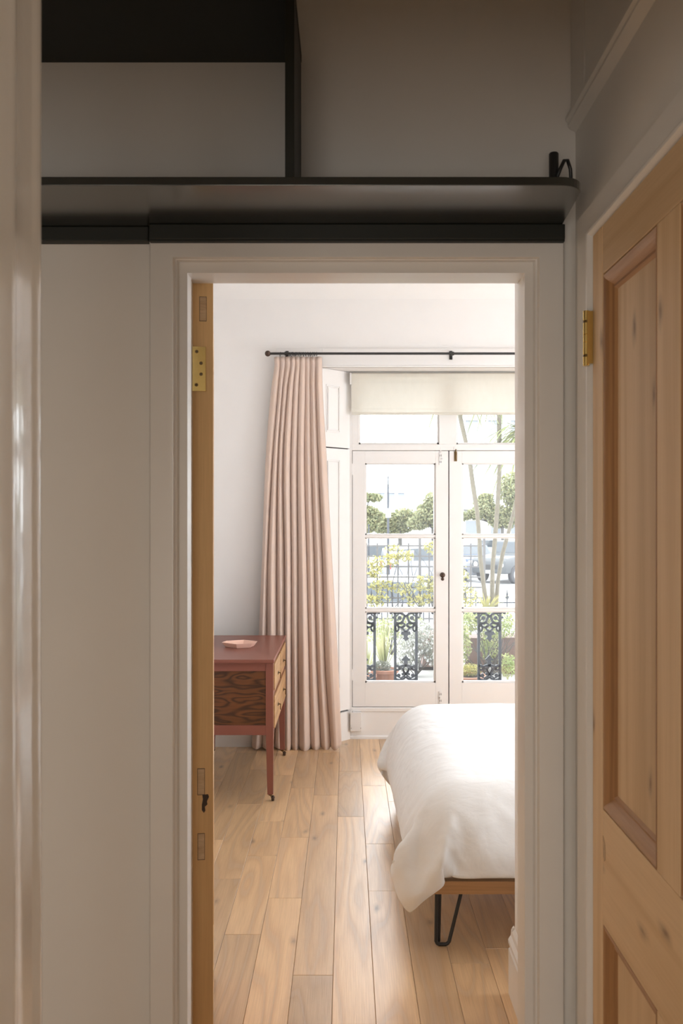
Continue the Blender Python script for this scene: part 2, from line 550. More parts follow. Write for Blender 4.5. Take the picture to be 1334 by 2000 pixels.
# near left door frame the camera looks past (profile in plan)
xj = PX(80, 1.0)
prof = [(xj - 0.125, 1.012), (xj - 0.012, 1.012), (xj - 0.003, 1.010), (xj - 0.0004, 1.005), (xj, 0.998), (xj - 0.0010, 0.988), (xj - 0.0022, 0.983), (xj - 0.0026, 0.977),
        (xj - 0.0026, 0.955), (xj - 0.0024, 0.935), (xj - 0.0014, 0.931), (xj + 0.0004, 0.926), (xj + 0.0012, 0.919), (xj + 0.0006, 0.911), (xj - 0.0006, 0.905),
        (xj - 0.0008, 0.86), (xj - 0.0008, 0.80), (xj - 0.0008, 0.72), (xj - 0.125, 0.72)]
b = MB()
nseg = 26
for i in range(nseg + 1):
    z = HC * i / nseg
    lean = 0.0015 * math.sin(z * 2.3 + 1) - 0.0016 * max(0, 0.9 - z)
    for j, (x, y) in enumerate(prof):
        w = 0.0006 * mnoise.noise(Vector((j * 0.9, z * 2.0, 1.7)))
        b.v.append((x + lean * 0.7 + w, y, z))
n = len(prof)
for i in range(nseg):
    for j in range(n):
        b.f.append((i * n + j, i * n + (j + 1) % n, (i + 1) * n + (j + 1) % n, (i + 1) * n + j))
o = struct('trim_1', b, M['jamb'], 'glossy white moulded door frame blurred at the left edge', 'door frame', smooth=50)
b = MB(); b.box(-1.5, WX, 0.86, 1.0, 2.06, HC)  # unseen header, added to keep light off the upper hall wall
struct('wall_light_block', b, M['hall_wall'], 'unseen header added above the near opening to shade the upper hall', 'wall')

# ------------------------------------------------------------------ doorway architrave and lining
PR = [(292, 1102, 472, 1.825), (292, 1102, 472, 1.805), (294, 1100, 474, 1.801), (330, 1061, 497, 1.798), (337, 1054, 502, 1.7985),
      (340, 1051, 504, 1.805), (342, 1049, 506, 1.814), (345, 1046, 508, 1.815), (348, 1043, 510, 1.821), (350, 1041, 512, 1.828), (366, 1025, 533, 1.828)]
pts = [(PX(l, d), PX(r, d), PZ(t, d), d) for l, r, t, d in PR]
L, R, T = pts[-1][0], pts[-1][1], pts[-1][2]
pts += [(L, R, T, 1.873), (L - 0.018, R + 0.018, T + 0.022, 1.874), (L - 0.018, R + 0.018, T + 0.022, DW1 + 0.004),
        (L - 0.055, R + 0.03, T + 0.075, DW1 + 0.018), (L - 0.085, R + 0.05, T + 0.10, DW1 + 0.014), (L - 0.085, R + 0.05, T + 0.10, DW1)]
b = MB()
for l, r, t, d in pts: b.v += [(l, d, 0), (l, d, t), (r, d, t), (r, d, 0)]
for i in range(len(pts) - 1):
    for j in range(3): b.f.append((i * 4 + j, i * 4 + j + 1, (i + 1) * 4 + j + 1, (i + 1) * 4 + j))
struct('trim_2', b, M['gloss'], 'moulded white door surround of the open bedroom doorway', 'door frame', smooth=25)

# right door architrave (on the hall's right wall): profile across width, x = face
D_in = 1.636
ZT = 1.9735
pr = [(0.105, WX), (0.105, 0.464), (0.100, 0.461), (0.030, 0.460), (0.024, 0.4585), (0.016, 0.4545), (0.009, 0.4550), (0.004, 0.4600), (0.0, 0.4665), (0.0, 0.50)]
b = MB()
for off, x in pr:
    b.v += [(x, D_in + off, 0), (x, D_in + off, ZT + off * 0.62), (x, D0 + 0.008 - off, ZT + off * 0.62), (x, D0 + 0.008 - off, 0)]
for i in range(len(pr) - 1):
    for j in range(3): b.f.append((i * 4 + j, i * 4 + j + 1, (i + 1) * 4 + j + 1, (i + 1) * 4 + j))
struct('trim_3', b, M['gloss'], 'white moulded surround of the pine door at the right', 'door frame', smooth=25)

# ------------------------------------------------------------------ bedroom shell
BL, BR_, BY = -0.90, 3.60, 5.45
b = MB(); b.box(BL - 0.12, BL, DW1, 5.9, 0, BC)
struct('wall_bedroom_left', b, M['wall'], 'white bedroom wall behind the red chest', 'wall')
b = MB(); b.box(BR_, BR_ + 0.12, 2.5, 5.9, 0, BC)
struct('wall_bedroom_right', b, M['wall'], 'white bedroom wall far to the right of the bed', 'wall')
b = MB(); b.box(0.508, 0.62, DW1, 2.52, 0, BC).box(0.508, BR_, 2.52, 2.62, 0, BC).box(BL, -0.376, DW1 - 0.0, DW1 + 0.01, 0, BC)
struct('wall_bedroom_near', b, M['wall'], 'white bedroom wall return just inside the doorway on the right', 'wall')
b = MB(); b.box(BL - 0.12, BR_ + 0.12, DW1, 5.95, BC, BC + 0.1)
struct('ceiling', b, M['ceiling'], 'white bedroom ceiling above the curtain rod', 'ceiling')
# window wall with french-window recess and an added, unseen side opening for light
FX0, FX1 = -0.15, 1.478      # recess at the wall face
IX0, IX1 = 0.023, 1.305      # frame plane, D = 5.63
RT = 2.37                    # recess soffit
b = MB()
b.box(BL - 0.12, FX0, BY, 5.95, 0, BC)
b.box(FX0, FX1, BY, 5.95, RT, BC)
b.box(FX1, 2.0, BY, 5.95, 0, BC)
b.box(2.0, 3.2, BY, 5.95, 0, 0.25).box(2.0, 3.2, BY, 5.95, 2.37, BC)
b.box(3.2, BR_ + 0.12, BY, 5.95, 0, BC)
# masonry behind the splayed shutters
b.box(FX0, IX0 - 0.01, 5.64, 5.95, 0, RT).box(IX1 + 0.01, FX1, 5.64, 5.95, 0, RT)
struct('wall_window', b, M['wall'], 'white bedroom wall holding the french window', 'wall')
# coving
b = MB()
r = 0.15
cp = [(BY, BC - r)] + [(BY - 0.002 - (r - 0.02) * (1 - math.cos(a)), BC - r + (r - 0.02) * math.sin(a)) for a in [PI / 2 * k / 8 for k in range(1, 9)]] + [(BY - r, BC - 0.015), (BY - r, BC), (BY, BC)]
b.prism(cp, BL, BR_, 'yz')
struct('trim_4', b, M['ceiling'], 'white coving between window wall and ceiling', 'coving', smooth=35)


def skirt(mb, x0, x1, y, h=0.2, dirn=-1):
    pf = [(0, 0), (0.018, 0), (0.018, h * 0.70), (0.014, h * 0.72), (0.014, h * 0.76), (0.019, h * 0.79), (0.019, h * 0.83), (0.010, h * 0.88), (0.008, h * 0.95), (0, h)]
    mb.prism([(y + dirn * a, z) for a, z in pf], x0, x1, 'yz')


b = MB(); skirt(b, BL, FX0, BY); skirt(b, FX1, BR_, BY)
struct('baseboard_window', b, M['satin'], 'white moulded skirting under the window wall beside the curtain', 'skirting')
b = MB()
h = 0.205
pf = [(0, 0), (0.016, 0), (0.016, h * 0.66), (0.012, h * 0.68), (0.012, h * 0.72), (0.017, h * 0.75), (0.017, h * 0.80), (0.009, h * 0.86), (0.008, h * 0.94), (0, h)]
b.prism([(0.508 - a, z) for a, z in pf], DW1 + 0.03, 2.638, 'xz')
b.prism([(2.62 + a, z) for a, z in pf], 0.50, BR_, 'yz')
struct('baseboard_right', b, M['satin'], 'tall white moulded skirting inside the doorway at lower right', 'skirting')
b = MB()
b.prism([(BL + a, z) for a, z in pf], DW1 + 0.03, BY, 'xz')
struct('baseboard_left', b, M['satin'], 'white skirting along the wall behind the red chest', 'skirting')

# ------------------------------------------------------------------ floor of oak planks
b = MB(); b.box(BL - 0.05, BR_, 1.93, 5.72, -0.08, -0.022)
floor = struct('floor', b, M['gap'], 'honey oak plank floor of the bedroom', 'floor')


def plank(mb, x0, x1, y0, y1):
    g, c, t = 0.0005, 0.0011, -0.020
    x0 += g; x1 -= g; y0 += g; y1 -= g
    vs = [(x0, y0, t), (x1, y0, t), (x1, y1, t), (x0, y1, t), (x0, y0, -c), (x1, y0, -c), (x1, y1, -c), (x0, y1, -c),
          (x0 + c, y0 + c, 0), (x1 - c, y0 + c, 0), (x1 - c, y1 - c, 0), (x0 + c, y1 - c, 0)]
    fs = [(0, 1, 5, 4), (1, 2, 6, 5), (2, 3, 7, 6), (3, 0, 4, 7), (4, 5, 9, 8), (5, 6, 10, 9), (6, 7, 11, 10), (7, 4, 8, 11), (8, 9, 10, 11)]
    return mb.add(vs, fs)


W = 0.1265
dj = lambda y: 1700 * EYE / (y - 1005)
known = {-1: [dj(1904.6), dj(1553)], -2: [dj(1754), dj(1635.5), dj(1539)], -3: [dj(1825), dj(1671.5), dj(1604), dj(1514)],
         -4: [dj(1716), dj(1571), dj(1503)], -5: [dj(1640), dj(1545)], 0: [dj(1595)], 1: [dj(1740), dj(1648)], 3: [dj(1881.6)], 2: [2.25, 4.4]}
rng = random.Random(11)
c0 = int(math.floor((BL + 0.041) / W)); c1 = int(math.ceil((BR_ + 0.041) / W))
for c in range(c0, c1):
    xa, xb = max(BL, -0.041 + c * W), min(BR_, -0.041 + (c + 1) * W)
    if xb - xa < 0.01: continue
    js = sorted(known.get(c, []))
    ys = [1.93]
    if js:
        ys += js
        if js[-1] < 4.6: ys.append(min(5.3, js[-1] + rng.uniform(0.7, 1.1)))
    else:
        y = 1.93 + rng.uniform(0.25, 1.3)
        while y < 5.4:
            ys.append(y); y += rng.uniform(0.7, 1.5)
    ys.append(5.70 if 0.0 < (xa + xb) / 2 < 1.32 else 5.445)
    for ya, yb in zip(ys, ys[1:]):
        if yb - ya < 0.05: continue
        obj('plank', plank(MB(), xa, xb, ya, yb), M['oak'], floor, normals=False)

# ------------------------------------------------------------------ pine door at the right (door_1)
FXD = 0.462
z_b = 0.008
door = tag(bpy.data.objects.new('door_1', None), 'knotty stripped pine panelled door closed at the right', 'door', kind='structure')
COL.objects.link(door); door.location = (FXD + 0.02, 1.25, z_b)
th = 0.04
yl, ys1, ym1, ym0, ys0, ye = 1.630, 1.570, 1.296, 1.206, 0.932, 0.872
zt, zu, zl1, zl0, zb1 = 1.971, 1.883, 0.919, 0.7127, 0.21
for a, c in ((ys1, yl), (ye, ys0)):
    obj('stile', MB().box(FXD, FXD + th, a, c - 0.0006, z_b, zt), M['pine_z'], door, bevel=0.0012)
obj('top_rail', MB().box(FXD + 0.0005, FXD + th, ys0, ys1 - 0.0006, zu, zt), M['pine_y'], door, bevel=0.0012)
obj('lock_rail', MB().box(FXD + 0.0005, FXD + th, ys0, ys1 - 0.0006, zl0, zl1), M['pine_y'], door, bevel=0.0012)
obj('bottom_rail', MB().box(FXD + 0.0005, FXD + th, ys0, ys1 - 0.0006, z_b, zb1), M['pine_y'], door, bevel=0.0012)
for a, c in ((zl1, zu), (zb1, zl0)):
    obj('muntin', MB().box(FXD + 0.0005, FXD + th, ym0, ym1 - 0.0008, a + 0.0006, c - 0.0006), M['pine_z'], door, bevel=0.0012)
mp = [(0.0012, 0.004), (0.003, 0.001), (0.010, 0.0025), (0.019, 0.0095), (0.024, 0.0145), (0.030, 0.0125), (0.034, 0.0165), (0.0355, 0.0195)]
for (ya, yb) in ((ym1, ys1), (ys0, ym0)):
    for (za, zc) in ((zl1, zu), (zb1, zl0)):
        obj('panel', MB().box(FXD + 0.0175, FXD + 0.030, ya, yb, za, zc), M['pine_z'], door)
        for side in range(4):
            b = MB()
            for off, dx in mp:
                y_a, y_b, z_a, z_b2 = ya + off, yb - off, za + off, zc - off
                x = FXD + dx
                e = [((x, y_b, z_a), (x, y_b, z_b2)), ((x, y_a, z_a), (x, y_a, z_b2)), ((x, y_a, z_b2), (x, y_b, z_b2)), ((x, y_a, z_a), (x, y_b, z_a))][side]
                b.v += [e[0], e[1]]
            for i in range(len(mp) - 1): b.f.append((2 * i, 2 * i + 1, 2 * i + 3, 2 * i + 2))
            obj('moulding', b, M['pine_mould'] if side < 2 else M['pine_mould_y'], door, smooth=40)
# brass hinge of that door
hx, hy = 0.4525, 1.640
h0, h1 = PZ(715, 1.64), PZ(607, 1.64)
hg = obj('hinge', MB().box(0.4515, 0.4635, 1.628, 1.6395, h0 + 0.003, h1 - 0.003), M['brass'], door)
hs = [0, 0.17, 0.205, 0.43, 0.57, 0.785, 0.82, 1.0]
for i, (a, c) in enumerate(zip(hs, hs[1:])):
    za, zc = h0 + (h1 - h0) * a, h0 + (h1 - h0) * c
    rr = 0.0062 if i not in (1, 5) else 0.0056
    obj('knuckle', MB().lathe((hx, hy, za), [(rr * 0.9, 0.0002), (rr, 0.0008), (rr, zc - za - 0.0008), (rr * 0.9, zc - za - 0.0002)], 'z', 16), M['brass'] if i not in (1, 5) else M['oldbrass'], hg, smooth=40)
# filler patch and paint chip on the lock rail
obj('filler_patch', MB().prism([(1.5655, 0.873), (1.5660, 0.862), (1.5640, 0.838), (1.558, 0.829), (1.5525, 0.833), (1.551, 0.848), (1.554, 0.862), (1.5595, 0.868)], FXD - 0.0003, FXD + 0.004, 'yz'), M['pine_patch'], door)

# ------------------------------------------------------------------ bedroom door, open, edge towards the camera (door_2)
ang = math.radians(8.5)
hpx, hpy = -0.354, 1.993
dt, dw = 0.049, 0.74
zt2 = PZ(549, 1.993)
d2 = tag(bpy.data.objects.new('door_2', None), 'open pine bedroom door seen edge on with brass hinge leaf', 'door', kind='structure')
COL.objects.link(d2); d2.location = (hpx, hpy, 0)


def leafbox(x0, x1, y0, y1, z0, z1, ch=0): return MB().box(hpx + x0, hpx + x1, hpy + y0, hpy + y1, z0, z1, ch).rot(ang, (hpx, hpy))


obj('hanging_stile', leafbox(0, dt, 0, 0.10, 0.008, zt2, 0.0012), M['pine_edge'], d2)
obj('lock_stile', leafbox(0, dt, dw - 0.10, dw, 0.008, zt2, 0.0012), M['pine_z'], d2)
for za, zc in ((0.008, 0.21), (0.72, 0.92), (zt2 - 0.10, zt2)):
    obj('rail', leafbox(0.0005, dt - 0.0005, 0.1003, dw - 0.1003, za, zc), M['pine_z'], d2)
for za, zc in ((0.21, 0.72), (0.92, zt2 - 0.10)):
    obj('panel', leafbox(0.016, dt - 0.016, 0.095, dw - 0.095, za - 0.01, zc + 0.01), M['pine_z'], d2)


def epx(px): return (px - 374) / (416 - 374) * dt


def ez(py): return PZ(py, 1.995)


hl = obj('hinge_leaf', leafbox(-0.004, epx(402), -0.0022, 0.002, ez(764), ez(677)), M['brass'], d2, bevel=0.0006)
for sx, sy in ((384, 687), (392.5, 709.5), (392.5, 731), (383.5, 752)):
    for rr, yy, mm in ((0.0040, 0.0026, 'oldbrass'), (0.0014, 0.0032, 'black')):
        b = MB().lathe((hpx + epx(sx), hpy - yy, ez(sy)), [(rr, 0), (rr, 0.0012)], 'y', 14).rot(ang, (hpx, hpy))
        obj('screw', b, M[mm], hl)
obj('hinge_pin', MB().lathe((hpx - 0.006, hpy + 0.004, ez(764)), [(0.005, 0), (0.005, ez(677) - ez(764))], 'z', 12), M['brass'], d2, smooth=40)
for x0, x1, y0_, y1_ in ((390, 402.5, 580, 626), (386, 399, 1502, 1552), (386.5, 399, 1629, 1679)):
    s = obj('mortise_gap', leafbox(epx(x0) - 0.0009, epx(x1) + 0.0009, -0.0003, 0.001, ez(y1_) - 0.0012, ez(y0_) + 0.0012), M['oldbrass'] if False else M['gap'], d2)
    obj('mortise_patch', leafbox(epx(x0), epx(x1), -0.0007, 0.001, ez(y1_), ez(y0_)), M['pine_patch'], d2, bevel=0.0004)
kn = [(395, 1553), (406, 1552), (408, 1557), (404, 1566), (405, 1572), (400, 1576), (401, 1584), (398, 1588), (394, 1583), (394, 1572), (396, 1562)]
b = MB().prism([(hpx + epx(x), ez(y)) for x, y in kn], hpy - 0.0006, hpy + 0.001).rot(ang, (hpx, hpy))
obj('knot', b, paint('dark_knot_wood', (0.075, 0.04, 0.02), 0.7, var=0.4, scale=160), d2)

# ------------------------------------------------------------------ dark shelf unit over the doorway
PB = 1.785
zs0 = PZ(437, PB); ysf = 1.577; zs1 = PZ(345, ysf)
xr = PX(1145, ysf)
sh = thing('wall_shelf', 'dark painted open shelf unit with rounded end above the doorway', 'shelf', (-0.3, PB, zs0))


def rounded_shelf(x0, x1, yf, yb, z0, z1, r, skew=0.0):
    p = [(x0, yb), (x0, yf), (x1 - r, yf)] + [(x1 - r + r * math.sin(a), yf + r - r * math.cos(a)) for a in [PI / 2 * k / 8 for k in range(1, 9)]] + [(x1 + skew, yb)]
    return MB().prism(p, z0, z1, 'xy')


obj('lower_board', rounded_shelf(-1.49, xr, ysf, DW0 - 0.001, zs0, zs1, 0.045, 0.012), M['shelf'], sh, bevel=0.0012)
zu0 = PZ(123, DW0)
xu = PX(574.5, ysf)
obj('upper_board', rounded_shelf(-1.49, xu + 0.001, ysf - 0.0, DW0 - 0.001, zu0, zu0 + 0.018, 0.045), M['shelf_dull'], sh, bevel=0.0012)
obj('divider', MB().box(xu - 0.017, xu, ysf + 0.006, DW0 - 0.001, zs1, zu0), M['shelf_dull'], sh, bevel=0.001)
obj('batten', MB().box(PX(290.5, PB), PX(1104, PB), PB, 1.8235, PZ(467, PB), zs0), M['shelf_dull'], sh, bevel=0.002)
obj('batten', MB().box(-1.49, PX(290, 1.80), 1.800, DW0 - 0.001, PZ(470.5, 1.80), zs0), M['shelf_dull'], sh, bevel=0.002)
obj('batten_lip', MB().box(PX(291, PB), PX(1103.5, PB), PB + 0.002, 1.8, PZ(470.5, PB), PZ(467, PB)), M['shelf_dull'], sh)

# black post with cable loop
px0 = PX(1081.5, 1.72)
po = thing('cable_post', 'black post with curled cable standing on the right end of the dark shelf', 'bracket', (px0, 1.72, zs1))
ztop = PZ(299, 1.72)
obj('post', MB().lathe((px0, 1.72, zs1), [(0.0095, 0), (0.0095, ztop - zs1 - 0.002), (0.008, ztop - zs1)], 'z', 18), M['black'], po, smooth=40)
lp = [(px0 + 0.002, 1.709, zs1 + 0.045), (px0 + 0.010, 1.708, zs1 + 0.066), (px0 + 0.018, 1.71, zs1 + 0.083), (px0 + 0.026, 1.715, zs1 + 0.086), (px0 + 0.033, 1.72, zs1 + 0.070), (px0 + 0.036, 1.725, zs1 + 0.04), (px0 + 0.037, 1.73, zs1 + 0.004)]
obj('cable', MB().tube(lp, 0.0036, 8), M['black'], po, smooth=True)
obj('cable_clip', MB().lathe((px0 + 0.014, 1.70, zs1), [(0.010, 0), (0.010, 0.006), (0.006, 0.011), (0.001, 0.013)], 'z', 14), M['black'], po, smooth=40)

# high cupboard over the pine door
cx = WX - 0.010
cz = 2.262
cu = thing('wall_cupboard_unit', 'greige painted high cupboard on the right wall above the pine door', 'cupboard', (cx, 1.3, cz))
obj('cupboard_stile', MB().box(cx, WX, 1.724, 1.824, cz + 0.02, HC - 0.01), M['hall_wall'], cu, bevel=0.001)
obj('cupboard_door', MB().box(cx + 0.001, WX, 0.95, 1.7205, cz + 0.028, HC - 0.01), M['hall_wall'], cu, bevel=0.001)
b = MB().prism([(WX, cz - 0.012), (WX - 0.012, cz - 0.006), (WX - 0.017, cz), (WX - 0.017, cz + 0.006), (WX - 0.022, cz + 0.011), (WX - 0.022, cz + 0.018), (WX - 0.012, cz + 0.022), (WX, cz + 0.022)], 0.9, 1.822, 'xz')
obj('gap_shade_strip', MB().box(cx + 0.006, WX, 1.7200, 1.7245, cz + 0.03, HC - 0.01), M['gap'], cu)  # dark strip painted as the shade inside the crack
obj('bottom_moulding', b, M['hall_wall'], cu, smooth=35)
obj('hinge', MB().lathe((cx - 0.002, 1.7225, 2.50), [(0.0022, 0), (0.0022, 0.03), (0.0026, 0.031), (0.0026, 0.06), (0.0022, 0.061), (0.0022, 0.09)], 'z', 10), M['hall_wall'], cu, smooth=40)

# ------------------------------------------------------------------ french window
Fd = 5.63
fx = lambda p, d=Fd: PX(p, d)
fz = lambda p, d=Fd: PZ(p, d)
CXM = 0.6645                 # middle of the window
mir = lambda x: 2 * CXM - x

win = tag(bpy.data.objects.new('window_1', None), 'white painted frame and transom lights above the french doors', 'window', kind='structure')
COL.objects.link(win); win.location = (CXM, Fd + 0.04, 0.19)
fl, fr_ = fx(688) - 0.002, mir(fx(688)) + 0.002
ztr0, ztr1 = fz(880) + 0.001, fz(868)
b = MB()
b.box(IX0 - 0.012, fl, Fd - 0.006, Fd + 0.10, 0.0, RT + 0.03).box(fr_, IX1 + 0.012, Fd - 0.006, Fd + 0.10, 0.0, RT + 0.03)
b.box(fl, fr_, Fd - 0.006, Fd + 0.10, 2.335, RT + 0.03)
obj('frame', b, M['satin'], win, bevel=0.0015)
b = MB()
b.box(fl - 0.001, fl + 0.014, Fd + 0.047, Fd + 0.075, 0.19, 1.88).box(fr_ - 0.014, fr_ + 0.001, Fd + 0.047, Fd + 0.075, 0.19, 1.88).box(fl, fr_, Fd + 0.047, Fd + 0.075, 1.85, 1.88).box(fl, fr_, Fd + 0.047, Fd + 0.075, 0.16, 0.222)
obj('door_stop', b, M['satin'], win)
obj('transom_rail', MB().box(fl, fr_, Fd - 0.006, Fd + 0.10, ztr0, ztr1), M['satin'], win, bevel=0.0015)
obj('mullion', MB().box(fx(857.5), fx(891.5), Fd - 0.005, Fd + 0.09, ztr1, 2.34), M['satin'], win, bevel=0.0015)
obj('left_batten', MB().box(fl, fx(701), Fd - 0.005, Fd + 0.09, ztr1, 2.34).box(mir(fx(701)), fr_, Fd - 0.005, Fd + 0.09, ztr1, 2.34), M['satin'], win, bevel=0.0015)
for a, c in ((fx(701), fx(857.5)), (fx(891.5), mir(fx(701)))):
    zb = fz(865)
    b = MB()
    b.box(a, a + 0.010, Fd + 0.012, Fd + 0.06, zb - 0.01, 2.34).box(c - 0.010, c, Fd + 0.012, Fd + 0.06, zb - 0.01, 2.34).box(a, c, Fd + 0.012, Fd + 0.06, ztr1 - 0.002, ztr1 + 0.012)
    obj('glazing_bead', b, M['satin'], win)
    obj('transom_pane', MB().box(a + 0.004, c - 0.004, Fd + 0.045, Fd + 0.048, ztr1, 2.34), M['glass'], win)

lx0, lx1, lz0, lz1 = fx(688.5), fx(875.6), fz(1380), fz(880) - 0.002
gx0, gx1, gz0, gz1 = fx(713), fx(851), fz(1333.5), fz(905)


def leaf(name, mirror, label):
    f = (lambda x: mir(x)) if mirror else (lambda x: x)
    o = tag(bpy.data.objects.new(name, None), label, 'door', kind='structure')
    COL.objects.link(o); o.location = (f((lx0 + lx1) / 2), Fd + 0.02, lz0)

    def bx(x0, x1, y0, y1, z0, z1, m=None):
        a, c = sorted((f(x0), f(x1)))
        m = m or MB()
        return m.box(a, c, y0, y1, z0, z1)
    yb = Fd + 0.045
    obj('hinge_stile', bx(lx0, gx0, Fd, yb, lz0, lz1), M['satin'], o, bevel=0.001)
    obj('meeting_stile', bx(gx1, lx1, Fd, yb, lz0, lz1), M['satin'], o, bevel=0.001)
    obj('top_rail', bx(gx0 + .0003, gx1 - .0003, Fd + 0.0004, yb, gz1, lz1), M['satin'], o)
    obj('bottom_rail', bx(gx0 + .0003, gx1 - .0003, Fd + 0.0004, yb, lz0, gz0), M['satin'], o)
    zs = [gz0, fz(1192), fz(1047.5), gz1]
    for z in zs[1:3]:
        obj('glazing_bar', MB().prism([(Fd + 0.006, z - 0.008), (Fd + 0.006, z + 0.008), (Fd + 0.02, z + 0.015), (Fd + 0.04, z + 0.010), (Fd + 0.04, z - 0.010), (Fd + 0.02, z - 0.015)], *sorted((f(gx0), f(gx1))), 'yz'), M['satin'], o, smooth=50)
    for za, zc in zip(zs, zs[1:]):
        za += 0.008 if za > gz0 else 0; zc -= 0.008 if zc < gz1 else 0
        m = MB()
        for (p, q, r, s) in ((gx0, gx0 + 0.011, za, zc), (gx1 - 0.011, gx1, za, zc), (gx0, gx1, za, za + 0.009), (gx0, gx1, zc - 0.007, zc)):
            bx(p, q, Fd + 0.012, Fd + 0.038, r, s, m)
        obj('glazing_bead', m, M['satin'], o)
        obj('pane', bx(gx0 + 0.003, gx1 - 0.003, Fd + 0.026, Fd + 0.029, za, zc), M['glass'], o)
    return o, f


d3, f3 = leaf('door_3', False, 'white glazed french door leaf on the left with dark drop knob')
d4, f4 = leaf('door_4', True, 'white glazed french door leaf on the right behind the bed')
obj('meeting_cover', MB().box(lx1 - 0.012, mir(lx1) + 0.012, Fd + 0.046, Fd + 0.058, lz0, lz1), M['satin'], d4)
# hardware on the left leaf
kx, kz = fx(864.3), fz(1123)
kb = obj('knob', MB().lathe((kx, Fd, kz), [(0.017, 0), (0.017, -0.003), (0.014, -0.006), (0.008, -0.008), (0.008, -0.022), (0.013, -0.026), (0.013, -0.034), (0.006, -0.038)], 'y', 20), M['bronze'], d3, smooth=40)
obj('key_plate', MB().lathe((kx + 0.0005, Fd, kz - 0.027), [(0.010, 0), (0.010, -0.003), (0.007, -0.005)], 'y', 18).box(kx - 0.005, kx + 0.006, Fd - 0.003, Fd, kz - 0.022, kz - 0.012), M['bronze'], d3, smooth=40)
for zc, up in ((fz(896), 1), (fz(1362), -1)):
    lk = obj('bolt_plate', MB().box(fx(857.5), fx(863.5), Fd - 0.006, Fd, zc - 0.040, zc + 0.040), M['satin'], d3, bevel=0.001)
    for dz in (-0.024, -0.018, 0.018, 0.024):
        obj('bolt_slot', MB().box(fx(858.6), fx(859.4), Fd - 0.0066, Fd - 0.005, zc + dz - 0.0035, zc + dz + 0.0035).box(fx(861.2), fx(862), Fd - 0.0066, Fd - 0.005, zc + dz - 0.0035, zc + dz + 0.0035), M['black'], lk)
    obj('bolt_rod', MB().lathe((fx(860.5), Fd - 0.005, zc + up * 0.040 - (0.03 if up < 0 else 0)), [(0.0028, 0), (0.0028, 0.03)], 'z', 8), M['satin'], lk)
    obj('bolt_knob', MB().lathe((fx(862.5 if up > 0 else 857.5), Fd - 0.006, zc), [(0.005, 0), (0.005, -0.005), (0.003, -0.008)], 'y', 12), M['chrome'], lk, smooth=40)
for zc in (fz(917), fz(1318)):
    obj('hinge', MB().lathe((fx(687.6), Fd - 0.003, zc - 0.036), [(0.004, 0), (0.004, 0.072)], 'z', 10).box(fx(686), fx(691), Fd - 0.003, Fd, zc - 0.035, zc + 0.035), M['satin'], d3, smooth=40)
# worn brass bolt on the right leaf
bz0, bz1 = fz(901), fz(882)
bb = obj('worn_bolt', MB().box(fx(887), fx(892.5), Fd - 0.003, Fd, bz0, bz1), M['oldbrass'], d4)
bb['label'] = 'worn brass bolt plate with flaking paint'
obj('bolt_rod', MB().lathe((fx(890), Fd - 0.008, bz0 + 0.01), [(0.004, 0), (0.004, bz1 - bz0 + 0.005)], 'z', 10), M['oldbrass'], bb, smooth=40)
obj('bolt_keep', MB().box(fx(886.5), fx(893), Fd - 0.010, Fd, fz(879), fz(873.5)), M['satin'], bb)

# apron below the doors
b = MB()
b.box(fl, fr_, Fd + 0.001, Fd + 0.08, 0, lz0 - 0.004)
b.box(fl - 0.01, fr_ + 0.01, Fd - 0.008, Fd + 0.01, fz(1389), fz(1383))
b.prism([(Fd + 0.001, 0), (Fd - 0.012, 0), (Fd - 0.012, fz(1438.5)), (Fd - 0.006, fz(1436.5)), (Fd + 0.001, fz(1436))], IX0, IX1, 'yz')
struct('trim_5', b, M['satin'], 'low white sill panel under the french doors', 'sill', bevel=0.001)

# casing round the recess
b = MB()
zc_ = PZ(681, BY)
xo = -0.435
b.box(xo, FX0, BY - 0.012, BY, 0.2, zc_).box(mir(FX0), mir(xo), BY - 0.012, BY, 0.2, zc_).box(FX0, mir(FX0), BY - 0.012, BY, RT, zc_)
b.box(FX0, mir(FX0), BY - 0.018, BY, RT, RT + 0.010)
struct('trim_6', b, M['satin'], 'flat white casing around the french window behind the curtain', 'window casing', bevel=0.002)


